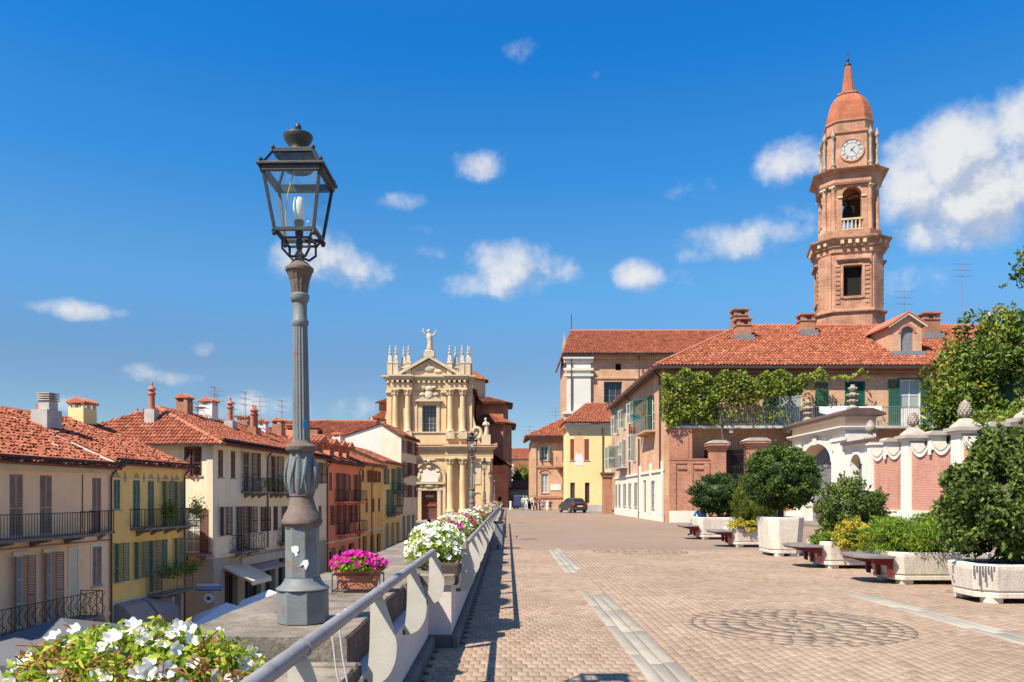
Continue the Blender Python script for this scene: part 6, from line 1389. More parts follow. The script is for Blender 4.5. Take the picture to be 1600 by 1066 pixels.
bh = thing('brick_palazzo', 'small brick palazzo with arched windows, white sign and hipped roof', 'house', (3.0, 99, 0)); bh.scale = (1.088, 1.088, 1.088)
bo = [(1.05, 1.85, 5.6, 7.2), (3.5, 4.2, 5.6, 7.2), (1.1, 1.9, 1.9, 4.1), (3.5, 4.2, 1.9, 4.1)]
m = MB(); m.wall(0, 4.4, 0, 8.2, bo, .25); m.quad((0, 12, 0), (0, 0, 0), (0, 0, 8.2), (0, 12, 8.2)); m.quad((4.4, 0, 0), (4.4, 12, 0), (4.4, 12, 8.2), (4.4, 0, 8.2)); m.build('wall', MT['brick_tan'], bh)
window(bh, I4, *bo[0], 'swing', MT['shut_green']); window(bh, I4, *bo[1], 'none', None)
for o in bo[2:]:
    window(bh, I4, *o, 'none', None, pane='curtain'); cx = (o[0] + o[1]) / 2; MB().arch_ring(cx, 4.2, .5, .35, .13, -.08, -.001).build('arch_trim', MT['brick_wall'], bh)
for x in (-.02, 4.0): MB().box(x, -.14, 0, x + .55, -.001, 7.6).build('pilaster', MT['brick_tan'], bh)
for z0, z1, p in ((1.3, 1.55, .10), (4.75, 5.0, .10), (7.6, 7.9, .2), (7.901, 8.2, .4)): MB().box(-.1 - p * .4, -p, z0, 4.45, -.001, z1).build('string_course', MT['brick_wall'], bh)
balcony(bh, I4, 2.75, 4.4, 4.9, .6, 1.1, .2, 'bars', 1, mat='brick_wall', smat='brick_wall')
MB().box(2.15, -.06, 2.2, 3.35, -.001, 2.9).build('white_sign', MT['frame_white'], bh)
rf = MB().box(-.75, -.75, 8.15, 4.8, -.6, 8.35).build('roof', MT['fascia'], bh)
tile_roof('roof_tiles', rf, [(-.7, -.7, 8.35), (5, -.7, 8.35), (5, 5, 11.0), (4.2, 5, 11.0)], (1, 0, 0), seed=63); tile_roof('roof_tiles', rf, [(-.7, 11, 8.35), (-.7, -.7, 8.35), (4.2, 5, 11.0), (4.2, 7, 11.0)], (0, 1, 0), seed=64)
antenna(rf, 3.0, 4.5, 9.8, 2.4); antenna(rf, -.3, 0, 8.4, 1.2)

def far_house(label, x, y, w, d, z1, zr, wm, tm=None, nw=0, rows=1):
    h = thing('distant_house', label, 'house', (x, y, -.1), group='distant houses at the end of the street')
    m = MB(); m.box(-w / 2, 0, 0, w / 2, d, z1); m.build('wall', MT[wm], h); rf = MB().box(-w / 2 - .3, -.5, z1 - .1, w / 2 + .3, -.4, z1 + .05).build('roof', MT['fascia'], h)
    tile_roof('roof_tiles', rf, [(-w / 2 - .3, -.45, z1), (w / 2 + .3, -.45, z1), (w / 2 + .3, d / 2, zr), (-w / 2 - .3, d / 2, zr)], (1, 0, 0), MT[tm] if tm else None, seed=65)
    for r in range(rows):
        for i in range(nw): xx = -w / 2 + w * (i + .5) / nw; wo = MB().box(xx - .55, -.03, z1 - 2.6 - 3.2 * r, xx + .55, -.001, z1 - .9 - 3.2 * r).build('window', MT['shut_pale'], h); MB().box(xx - .45, -.04, z1 - 2.5 - 3.2 * r, xx + .45, -.031, z1 - 1.0 - 3.2 * r).build('pane', MT['glass'], wo)
    return h
far_house('cream house with bright orange roof far down the street', 3.4, 175, 9, 10, 9.9, 12.6, 'warm_white', None, 4, 2)
far_house('distant house with a red roof in front of the cream one', 4.6, 165, 6, 8, 6.2, 9.2, 'cream', 'tile', 2)
far_house('low shed roof among the trees at the street end', 2.4, 128, 5.5, 6, 3.0, 4.3, 'grey_beige', 'tile', 2)
far_house('pale low building closing the street', 5.4, 122, 3.6, 5, 2.5, 3.1, 'white_plaster', None, 1)
for x, y, c, r, lb in ((3.0, 150, 5.0, (2.6, 2.4, 2.6), 'round green tree left of the distant red roof'), (6.0, 146, 4.6, (2.4, 2.2, 2.4), 'green tree beside the brick palazzo'), (4.2, 134, 2.6, (2.0, 1.6, 1.5), 'low green bush in front of the distant trees')):
    t = thing('distant_tree', lb, 'tree', (x, y, -.1), group='trees at the end of the street'); crown('crown', (0, 0, c), r, 1500, .42, MT['leaf_vine'], t, clumps=26, clump_r=.4, seed=int(y)); MB().tube([(0, 0, 0), (0, 0, c)], [.2, .1], 6).build('trunk', MT['bark'], t)

# ================================================================== brick nave behind the houses
nv = thing('brick_nave', 'long old brick church nave with red tiled roof and pale corner pilaster', 'church', (7.35, 97, 0))
no = [(4.4, 6.6, 11.5, 15.6), (5.8, 6.5, 17.0, 17.8), (14, 16.4, 11.5, 15.6)]
m = MB(); m.wall(0, 40, 0, 18.9, no, .5); m.quad((0, 14, 0), (0, 0, 0), (0, 0, 18.9), (0, 14, 18.9)); m.quad((0, 14, 18.9), (0, 0, 18.9), (0, 7, 23)); m.build('wall', MT['brick_tan'], nv)
window(nv, I4, *no[0], 'none', None, depth=.5, bars=(2, 4), fmat=MT['iron_grey'], sill=False); dark_opening(nv, I4, *no[1], depth=.5, name='opening'); window(nv, I4, *no[2], 'none', None, depth=.5, bars=(2, 4), fmat=MT['iron_grey'], sill=False)
MB().box(-.15, -.35, 0, 2.75, -.002, 17.9).build('corner_pilaster', MT['white_plaster'], nv)
for z0, z1, p in ((11.3, 11.6, .5), (11.601, 11.9, .8), (16.2, 16.5, .5), (16.9, 17.2, .55), (17.9, 18.3, .5), (18.301, 18.6, .7)): MB().box(-.3 - p * .4, -p, z0, 2.95 + p * .2, -.002, z1).build('pilaster_moulding', MT['warm_white'], nv)
for z0, z1, p in ((15.95, 16.15, .12), (17.95, 18.2, .15), (18.25, 18.55, .3), (18.56, 18.85, .5)): MB().box(2.96, -p, z0, 40, -.002, z1).build('brick_band', MT['brick_tan'], nv)
for xx in (9.0, 12.0): MB().box(xx, -.5, 15.5, xx + 1.6, -.001, 15.8).build('buttress_cap', MT['terracotta'], nv)
for xx in (.4, 8.6): MB().tube([(xx, -.5, 8), (xx, -.5, 18.7)], .08, 6).build('downpipe', MT['downpipe'], nv)
rf = MB().box(-.8, -.82, 18.7, 40, -.7, 18.95).build('roof', MT['fascia'], nv)
tile_roof('roof_tiles', rf, [(-.6, -.8, 18.95), (40, -.8, 18.95), (40, 7, 23.2), (.9, 7, 23.2)], (1, 0, 0), MT['tile_dark'], tw=.25, tl=.42, seed=66, mess=.7)
tile_roof('roof_tiles', rf, [(-.6, 14.5, 18.95), (-.6, -.8, 18.95), (.9, 7, 23.2)], (0, 1, 0), MT['tile_dark'], seed=67)
rg = MB(); ridge(rg, (.9, 7, 23.25), (40, 7, 23.25), .17, .6); rg.build('ridge_tiles', MT['terracotta'], rf); MB().tube([(1.0, 7, 23), (1.0, 7, 25.4)], .05, 5).build('roof_cross', MT['iron'], rf)

# ================================================================== bell tower
tw = thing('bell_tower', 'tall octagonal brick bell tower with clock, belfry arches and bulbous spire', 'tower', (28.85, 67.5, 0), R(-15))
def octo(h_, c, z): return [(-h_ + c, -h_, z), (h_ - c, -h_, z), (h_, -h_ + c, z), (h_, h_ - c, z), (h_ - c, h_, z), (-h_ + c, h_, z), (-h_, h_ - c, z), (-h_, -h_ + c, z)]
def ostage(name, m, rings, cap=True): return MB().loft([octo(h_, c, z) for h_, c, z in rings], cap).build(name, MT[m], tw)
T = 'brick_tower'
ostage('base', T, [(2.62, 1.15, 0), (2.62, 1.15, 16.6)]); ostage('base_band', T, [(2.62, 1.15, 16.55), (2.80, 1.2, 16.7), (2.80, 1.2, 16.85), (2.6, 1.12, 16.95)])
# lower stage with framed windows on the four broad sides
def sides4(fn):
    for k in range(4): fn(Matrix.Rotation(R(90 * k), 4, 'Z'), k)
H1, C1 = 2.5, 1.08
mb = MB()
for k in range(4):
    mb.M = Matrix.Rotation(R(90 * k), 4, 'Z') @ Matrix.Translation((0, -H1, 0)); mb.wall(-H1 + C1, H1 - C1, 16.9, 22.2, [(-.72, .72, 18.0, 20.5)], .5)
    mb.quad((H1 - C1, 0, 16.9), (H1, C1, 16.9), (H1, C1, 22.2), (H1 - C1, 0, 22.2))
mb.M = None; mb.quad(*octo(H1, C1, 22.2)); mb.build('lower_stage', MT[T], tw)
def lowwin(Rm, k):
    M = Rm @ Matrix.Translation((0, -H1, 0))
    dark_opening(tw, M, -.72, .72, 18.0, 20.5, depth=.5, name='dark_window')
    m = MB(M); m.box(-.92, -.10, 17.85, -.72, .02, 20.6); m.box(.72, -.10, 17.85, .92, .02, 20.6); m.box(-.719, -.10, 20.5, .719, .02, 20.7); m.box(-.719, -.10, 17.8, .719, .02, 18.0); m.build('window_surround', MT[T], tw)
    m = MB(M); m.box(-1.25, -.30, 20.95, 1.25, -.001, 21.1); m.box(-1.15, -.20, 20.8, 1.15, -.001, 20.949); m.build('window_hood', MT[T], tw)
    for s in (-1, 1):
        for q in range(9): MB(M).box(s * 1.12 - .17, -.06, 17.4 + q * .38, s * 1.12 + .17, -.001, 17.62 + q * .38).build('rusticated_block', MT[T], tw)
sides4(lowwin)
for k in range(4):
    M = Matrix.Rotation(R(90 * k + 45), 4, 'Z') @ Matrix.Translation((0, -(H1 - C1 / 2) * math.sqrt(2), 0)); MB(M).box(-.55, -.10, 16.96, .55, .2, 21.5).build('corner_pilaster', MT[T], tw)
ostage('lower_entablature', T, [(2.52, 1.1, 21.5), (2.62, 1.14, 21.6), (2.62, 1.14, 22.0), (2.75, 1.2, 22.05)])
for k in range(8):
    M = Matrix.Rotation(R(45 * k), 4, 'Z')
    w = 1.42 if k % 2 == 0 else .75; dd = 2.62 if k % 2 == 0 else (2.62 - 1.14 / 2) * math.sqrt(2)
    for q in range(4 if k % 2 == 0 else 2):
        x = -w * .8 + 2 * w * .8 * (q + .5) / (4 if k % 2 == 0 else 2); MB(M).box(x - .13, -dd - .42, 22.2, x + .13, -dd + .1, 22.5).build('modillion', MT['church_pale'], tw)
ostage('lower_cornice', 'brick_tower', [(2.75, 1.2, 22.05), (2.80, 1.2, 22.3), (3.0, 1.28, 22.5), (3.10, 1.30, 22.62), (3.14, 1.32, 22.75), (2.9, 1.22, 22.86), (2.4, 1.05, 22.9)])
ostage('belfry_plinth', T, [(2.40, 1.05, 22.88), (2.40, 1.05, 23.5)])
H2, C2 = 2.12, .92
mb = MB()
for k in range(4):
    mb.M = Matrix.Rotation(R(90 * k), 4, 'Z') @ Matrix.Translation((0, -H2, 0)); mb.wall(-H2 + C2, H2 - C2, 23.5, 27.6, [(-.74, .74, 23.5, 27.1)], .5); mb.arch_fill(-.74, .74, 26.36, 27.1, .002, .49)
    mb.quad((H2 - C2, 0, 23.5), (H2, C2, 23.5), (H2, C2, 27.6), (H2 - C2, 0, 27.6))
    mb.quad((H2 - C2, .5, 27.6), (H2 - .5, C2, 27.6), (H2 - .5, C2, 23.5), (H2 - C2, .5, 23.5))
mb.M = None; mb.quad(*octo(H2, C2, 27.6)[::-1]); mb.build('belfry_wall', MT[T], tw)
def belf(Rm, k):
    M = Rm @ Matrix.Translation((0, -H2, 0))
    MB(M).arch_ring(0, 26.36, .74, .74, .16, -.07, -.001).build('arch_trim', MT[T], tw)
    for s in (-1, 1): MB(M).box(s * .90 - .18, -.09, 26.22, s * .90 + .18, -.001, 26.36).build('impost', MT['church_pale'], tw)
    m = MB(M); m.box(-.8, -.12, 24.35, .8, .1, 24.5); m.box(-.8, -.12, 23.5, .8, .1, 23.62)
    for q in range(5): m.lathe([(.07, 23.62), (.11, 23.8), (.05, 24.1), (.09, 24.35)], (-.6 + .3 * q, -.01, 0), 8)
    m.build('balustrade', MT['church_pale'], tw, smooth=40)
sides4(belf)
for k in range(4):
    for s in (-1, 1):
        M = Matrix.Rotation(R(90 * k + 45), 4, 'Z'); dd = (H2 - C2 / 2) * math.sqrt(2) + .06
        m = MB(M); m.lathe([(.26, 23.5), (.26, 23.62), (.20, 23.7), (.20, 25), (.17, 26.9)], (s * .44, -dd, 0), 10); m.build('column', MT[T], tw, smooth=40)
        m = MB(M); m.lathe([(.18, 26.9), (.24, 27.0), (.22, 27.08)], (s * .44, -dd, 0), 10); m.box(s * .44 - .27, -dd - .27, 27.08, s * .44 + .27, -dd + .27, 27.2); m.build('capital', MT['church_pale'], tw)
b = MB(); b.lathe([(.62, 25.0), (.60, 25.05), (.50, 25.25), (.42, 25.7), (.38, 26.0), (.2, 26.2), (.05, 26.25)], (0, 0, 0), 18); b.tube([(-1.9, 0, 26.35), (1.9, 0, 26.35)], .09, 6); b.tube([(0, -.1, 26.2), (0, -.1, 26.7)], .12, 6); b.build('bell', MT['iron'], tw, smooth=40)
w_ = MB(); w_.tube([(.5 + .85 * math.cos(q * PI / 10), -.5, 26.2 + .85 * math.sin(q * PI / 10)) for q in range(21)], .06, 5); w_.tube([(-.35, -.5, 26.2), (1.35, -.5, 26.2)], .05, 4); w_.build('bell_wheel', MT['iron'], tw)
ostage('upper_entablature', T, [(2.35, 1.0, 27.25), (2.42, 1.02, 27.4), (2.42, 1.02, 27.9)]); ostage('upper_cornice', T, [(2.42, 1.02, 27.9), (2.5, 1.05, 28.1), (2.85, 1.18, 28.3), (2.92, 1.2, 28.42), (2.5, 1.05, 28.55), (1.9, .85, 28.6)])
ostage('clock_stage', T, [(1.98, .82, 28.58), (1.98, .82, 31.5), (2.10, .86, 31.62), (2.10, .86, 31.78), (1.85, .78, 31.9)])
def clock(Rm, k):
    M = Rm @ Matrix.Translation((0, -1.98, 0))
    Mc = M @ Matrix.Translation((0, 0, 30.15)) @ Matrix.Rotation(R(90), 4, 'X')
    m = MB(Mc); m.lathe([(.98, 0), (.98, .10), (.86, .10), (.84, .05)], seg=32, cap=False); m.build('clock_rim', MT[T], tw, smooth=40)
    f = MB(Mc); f.lathe([(.87, .02), (.87, .05)], seg=32); fo_ = f.build('clock_face', pmat('clock_enamel', (.46, .47, .45), .6, .06, 2), tw)
    n = MB(Mc)
    for q in range(12):
        a = 2 * PI * q / 12; c = (1, 2, 3, 2, 1, 2, 3, 4, 2, 1, 2, 3)[q]
        for j in range(c):
            o_ = (j - (c - 1) / 2) * .055; u_ = Vector((math.sin(a), math.cos(a), 0)); v_ = Vector((math.cos(a), -math.sin(a), 0)); p0 = u_ * .62 + v_ * o_; p1 = u_ * .80 + v_ * o_
            n.tube([(p0.x, p0.y, .056), (p1.x, p1.y, .056)], .013, 4)
    n.build('numerals', MT['iron'], fo_)
    n = MB(Mc); n.lathe([(.585, .051), (.585, .055), (.555, .055), (.555, .051)], seg=28, cap=False); n.build('chapter_ring', MT['iron'], fo_)
    for ang, L, w in ((41, .46, .035), (138, .72, .026)):
        n = MB(Mc); a = R(ang); n.prism([(-w * math.cos(a) - .12 * math.sin(a), w * math.sin(a) - .12 * math.cos(a)), (w * math.cos(a) - .12 * math.sin(a), -w * math.sin(a) - .12 * math.cos(a)), (L * math.sin(a), L * math.cos(a))], .065, .075, 'xy'); n.build('hand', MT['iron'], fo_)
sides4(clock)
for k in range(4):
    for s in (-1, 1):
        M = Matrix.Rotation(R(90 * k + 45), 4, 'Z'); dd = (1.98 - .82 / 2) * math.sqrt(2) + .22
        m = MB(M); m.lathe([(.22, 28.55), (.22, 28.7), (.12, 28.8), (.19, 28.95), (.19, 29.05), (.10, 29.2), (.09, 29.9), (.12, 30.9), (.08, 31.2), (.16, 31.3), (.19, 31.45), (.12, 31.6), (.05, 31.85), (.02, 32.0)], (s * .42, -dd, 0), 10); m.build('urn_column', MT['old_stone'], tw, smooth=50)
ostage('drum', T, [(1.80, .75, 31.85), (1.80, .75, 32.6), (1.9, .79, 32.68), (1.9, .79, 32.78), (1.76, .73, 32.82)])
MT['dome_brick'] = brickmat('dome_brick', (.46, .15, .075), (.40, .12, .06), (.42, .2, .12), .22, .07, .008, .2)
ostage('dome', 'dome_brick', [(1.76, .73, 32.8), (1.74, .72, 33.3), (1.64, .68, 33.9), (1.46, .61, 34.5), (1.18, .49, 35.0), (.85, .35, 35.35), (.72, .30, 35.45)])
ostage('spire_ring', T, [(.72, .3, 35.42), (.86, .36, 35.48), (.86, .36, 35.58), (.60, .25, 35.66)]); ostage('spire', 'dome_brick', [(.52, .22, 35.62), (.36, .15, 36.9), (.20, .08, 38.1)])
m = MB(); m.lathe([(.20, 38.05), (.28, 38.1), (.26, 38.2), (.10, 38.27), (.06, 38.45), (.13, 38.55), (.11, 38.67), (.03, 38.75)], seg=10); m.tube([(0, 0, 38.6), (0, 0, 39.3)], .035, 5); m.tube([(-.16, 0, 39.05), (.16, 0, 39.05)], .03, 5); m.build('finial_cross', MT['iron'], tw, smooth=40)
# ================================================================== baroque church closing the view
ch = thing('baroque_church', 'honey stone baroque church with columns, pediment and statue on top', 'church', (-11.28, 115, -2.0))
CM = Matrix.Translation((0, 0, 2.0))          # heights below are above the promenade level
A, Pn = 'church_stone', 'church_pale'
def cb(name, m, x0, x1, y0, y1, z0, z1, parent=None): return MB(CM).box(x0, y0, z0, x1, y1, z1).build(name, MT[m], parent or ch)
m = MB(CM); m.wall(-9.1, 9.1, -2.1, 9.2, [(-1.15, 1.15, -1.75, 2.45)], .6); m.quad((9.1, 0, -2.1), (9.1, 5, -2.1), (9.1, 5, 9.2), (9.1, 0, 9.2)); m.quad((-9.1, 5, -2.1), (-9.1, 0, -2.1), (-9.1, 0, 9.2), (-9.1, 5, 9.2)); m.build('lower_wall', MT[A], ch)
m = MB(CM); m.wall(-6.0, 6.0, 9.2, 18.9, [(-1.0, 1.0, 10.9, 14.8)], .5); m.quad((6, 0, 9.2), (6, 5, 9.2), (6, 5, 18.9), (6, 0, 18.9)); m.quad((-6, 5, 9.2), (-6, 0, 9.2), (-6, 0, 18.9), (-6, 5, 18.9)); m.quad((-9.1, 0.2, 9.2), (9.1, .2, 9.2), (9.1, 5, 9.2), (-9.1, 5, 9.2)); m.build('upper_wall', MT[A], ch)
# door, door case and arched tympanum
dr = dark_opening(ch, CM, -1.15, 1.15, -1.75, 2.45, depth=.6, name='door', mat='shut_dark')
MB(CM).box(-.9, .45, .2, .9, .5, .5).build('notice', MT['shut_red'], dr); MB(CM).box(-.6, .44, 1.5, .6, .49, 1.85).build('notice', MT['sill'], dr)
for s in (-1, 1): cb('door_jamb', Pn, s * 1.4 - .25, s * 1.4 + .25, -.28, -.002, -1.9, 2.5)
cb('door_lintel', Pn, -1.9, 1.9, -.32, -.002, 2.501, 2.95); cb('door_cornice', Pn, -2.15, 2.15, -.60, -.002, 3.4, 3.7)
m = MB(CM); m.ball((0, -.3, 3.15), (.9, .25, .28), 10, 6)
for s in (-1, 1): m.ball((s * 1.1, -.3, 3.12), (.35, .2, .2), 8, 5)
m.build('carved_festoon', MT['statue'], ch, smooth=60)
MB(CM).arch_ring(0, 4.55, 1.95, 1.95, .40, -.38, -.002, 20).build('arch_moulding', MT[Pn], ch)
for s in (-1, 1): cb('arch_pier', Pn, s * 2.15 - .20, s * 2.15 + .20, -.38, -.002, -1.9, 4.55)
m = MB(CM); m.prism([(-1.25, 3.75), (1.25, 3.75), (1.25, 5.0), (.9, 5.35), (.4, 5.5), (0, 5.75), (-.4, 5.5), (-.9, 5.35), (-1.25, 5.0)], -.22, -.03); m.build('tympanum_plaque', MT['white_plaster'], ch)
m = MB(CM)
for s in (-1, 1): m.ball((s * 1.45, -.2, 4.5), (.3, .2, .6), 8, 6); m.ball((s * 1.25, -.2, 5.3), (.35, .2, .25), 8, 5)
m.ball((0, -.25, 5.85), (.4, .25, .25), 8, 5); m.build('tympanum_carving', MT['statue'], ch, smooth=60, kind='stuff')
m = MB(CM); m.ball((0, -.5, 6.75), (.30, .2, .35), 8, 6)
for s in (-1, 1): m.ball((s * .55, -.45, 6.9), (.42, .12, .16), 8, 5)
m.build('winged_keystone', MT['statue'], ch, smooth=60)
# giant columns of the two orders
def column(x, z0, z1, r, y=-.55):
    h = z1 - z0; m = MB(CM); m.lathe([(r * 1.35, z0), (r * 1.35, z0 + .18), (r * 1.15, z0 + .3), (r, z0 + .42), (r, z0 + h * .4), (r * .86, z1 - .95)], (x, y, 0), 16); m.build('column', MT[A], ch, smooth=40)
    m = MB(CM); m.lathe([(r * .88, z1 - .95), (r * 1.0, z1 - .85), (r * 1.15, z1 - .45), (r * 1.5, z1 - .12)], (x, y, 0), 12)
    for q in range(8):
        a = 2 * PI * q / 8
        for rr, zz in ((1.15, .62), (1.4, .25)): m.ball((x + r * rr * math.cos(a), y + r * rr * math.sin(a), z1 - zz), (.13, .13, .16), 6, 4)
    m.box(x - r * 1.45, y - r * 1.45, z1 - .12, x + r * 1.45, y + r * 1.45, z1); m.build('capital', MT[Pn], ch, smooth=40)
def pilaster(x, z0, z1, w, p=.25, m_=A):
    cb('pilaster', m_, x - w / 2, x + w / 2, -p, -.002, z0, z1 - .8); m = MB(CM); m.box(x - w * .56, -p - .08, z1 - .8, x + w * .56, -.002, z1 - .55); m.box(x - w * .62, -p - .16, z1 - .55, x + w * .62, -.002, z1)
    for q in range(4): m.ball((x - w * .5 + w * q / 3, -p - .18, z1 - .4), .14, 6, 4)
    m.build('capital', MT[Pn], ch, smooth=40)
for s in (-1, 1):
    for x in (3.05, 4.85):
        cb('column_pedestal', 'stone_shop', s * x - .75, s * x + .75, -1.25, -.002, -2.1, -.55); column(s * x, -.55, 7.1, .46)
        column(s * x, 10.95, 17.0, .42, -.45); cb('upper_pedestal', Pn, s * x - .62, s * x + .62, -.95, -.002, 9.9, 10.949)
        pilaster(s * x - s * .95 * (1 if x < 4 else -1), 11.0, 17.0, .7, .14)
    pilaster(s * 8.2, -.6, 7.1, 1.1, .3); cb('pilaster_base', Pn, s * 8.2 - .75, s * 8.2 + .75, -.5, -.002, -2.1, -.6)
    pilaster(s * 6.1, -.6, 7.1, .7, .16); cb('wall_panel', Pn, s * 7.0 - .45, s * 7.0 + .45, -.10, -.002, 3.4, 6.4)
    m = MB(CM); m.arch_ring(s * 7.0, 1.6, .62, .62, .2, -.12, -.002, 12); m.build('niche_arch', MT[Pn], ch); cb('niche', 'church_stone', s * 7.0 - .6, s * 7.0 + .6, -.03, -.002, -.6, 1.6)
# lower entablature: breaks forward over the columns
for z0, z1, p in ((7.1, 7.5, 0), (7.501, 7.95, .04), (8.3, 8.5, .18), (8.501, 8.75, .42), (8.751, 9.0, .62)):
    cb('entablature', A if z0 < 8 else Pn, -9.2 - p, 9.2 + p, -.25 - p, -.002, z0, z1)
    for s in (-1, 1): cb('entablature_break', A if z0 < 8 else Pn, *sorted((s * 2.4 - s * p * .4, s * 5.5 + s * p * .4)), -1.05 - p, -.252 - p, z0, z1)
cb('frieze', A, -9.2, 9.2, -.2, -.002, 7.951, 8.3)
for s in (-1, 1): cb('frieze_break', A, *sorted((s * 2.45, s * 5.45)), -1.0, -.202, 7.951, 8.3)
m = MB(CM)
for q in range(46): x = -9 + 18 * q / 45; m.box(x - .1, -.42 - (.8 if 2.4 < abs(x) < 5.5 else 0), 8.15, x + .1, -.21 - (.8 if 2.4 < abs(x) < 5.5 else 0), 8.3)
m.build('dentils', MT[Pn], ch, kind='stuff')
m = MB(CM); m.prism([(-.95, 9.0), (0, 9.0), (0, 9.35)], -9.8, 9.8, 'yz'); m.build('lead_weathering', MT['terracotta'], ch)
cb('attic_course', A, -5.9, 5.9, -.35, -.002, 9.0, 10.95); cb('attic_moulding', Pn, -6.0, 6.0, -.5, -.002, 10.75, 10.949)
# window of the upper order
w = window(ch, CM, -1.0, 1.0, 10.9, 14.8, 'none', None, pane='glass', depth=.5, bars=(3, 5), fmat=MT['stone_shop'], sill=False)
for s in (-1, 1): cb('window_jamb', Pn, s * 1.25 - .22, s * 1.25 + .22, -.2, -.002, 10.95, 14.9)
cb('window_lintel', Pn, -1.6, 1.6, -.25, -.002, 14.901, 15.3)
m = MB(CM); m.prism([(-2.0, 15.3), (2.0, 15.3), (1.9, 15.5), (.8, 16.0), (.6, 15.75), (-.6, 15.75), (-.8, 16.0), (-1.9, 15.5)], -.65, -.003); m.build('broken_pediment', MT[Pn], ch)
m = MB(CM); m.ball((0, -.5, 16.2), (.65, .3, .75), 10, 7); m.ball((0, -.55, 17.1), (.6, .3, .45), 10, 6)
for s in (-1, 1): m.ball((s * .95, -.45, 16.3), (.45, .2, .28), 8, 5); m.ball((s * .7, -.5, 17.3), (.4, .2, .2), 8, 5)
m.build('carved_coat_of_arms', MT['statue'], ch, smooth=60)
# upper entablature and pediment
for z0, z1, p in ((17.0, 17.35, 0), (17.351, 17.9, .02), (18.3, 18.55, .25), (18.551, 18.8, .5), (18.801, 19.0, .65)):
    cb('upper_entablature', A if z0 < 18 else Pn, -6.1 - p, 6.1 + p, -.25 - p, -.002, z0, z1)
    for s in (-1, 1): cb('entablature_break', A if z0 < 18 else Pn, *sorted((s * 2.4 - s * p * .4, s * 5.5 + s * p * .4)), -.95 - p, -.252 - p, z0, z1)
cb('upper_frieze', A, -6.1, 6.1, -.2, -.002, 17.901, 18.3)
m = MB(CM)
for q in range(17): x = -5.9 + 11.8 * q / 16; yy = .7 if 2.4 < abs(x) < 5.5 else 0; m.box(x - .16, -.62 - yy, 17.95, x + .16, -.21 - yy, 18.3)
m.build('brackets', MT[Pn], ch, kind='stuff')
m = MB(CM); m.prism([(-4.1, 19.0), (4.1, 19.0), (0, 21.3)], -.5, .5); m.build('pediment', MT[A], ch)
for s in (-1, 1):
    m = MB(CM); m.prism([(s * 4.6, 19.001), (s * 4.6, 19.25), (0, 21.85), (0, 21.45), (s * 3.9, 19.22), (s * 3.9, 19.001)][::s], -1.15, .6); m.build('raking_cornice', MT[Pn], ch)
m = MB(CM); m.ball((0, -.55, 20.0), (.8, .2, .5), 10, 6); m.ball((0, -.6, 20.6), (.35, .2, .4), 8, 6)
for s in (-1, 1): m.ball((s * 1.3, -.52, 19.6), (.7, .15, .3), 8, 5)
m.build('pediment_relief', MT['statue'], ch, smooth=60)
# balustrade with obelisks
for s in (-1, 1):
    cb('balustrade_rail', Pn, *sorted((s * 3.3, s * 5.6)), -.6, -.3, 20.1, 20.3)
    m = MB(CM)
    for q in range(5): m.lathe([(.09, 19.0), (.14, 19.4), (.07, 19.8), (.11, 20.1)], (s * (3.7 + .38 * q), -.45, 0), 8)
    m.build('balusters', MT[Pn], ch, smooth=40)
    for x, yy in ((2.95, -.5), (3.75, .4), (4.75, -.5), (5.6, -.5), (5.75, .6)):
        cb('obelisk_pedestal', Pn, s * x - .36, s * x + .36, yy - .36, yy + .36, 19.0, 20.7)
        m = MB(CM); m.box(s * x - .42, yy - .42, 20.701, s * x + .42, yy + .42, 20.85); m.loft([[(s * x + a * r, yy + b * r, z) for a, b in ((-1, -1), (1, -1), (1, 1), (-1, 1))] for r, z in ((.30, 20.85), (.26, 21.5), (.16, 21.9))])
        for q, (r, z) in enumerate(((.20, 22.0), (.24, 22.25), (.13, 22.5), (.17, 22.75), (.09, 23.0), (.10, 23.2))): m.ball((s * x, yy, z), (r, r, .16), 8, 5)
        m.build('obelisk', MT['statue'], ch, smooth=50)
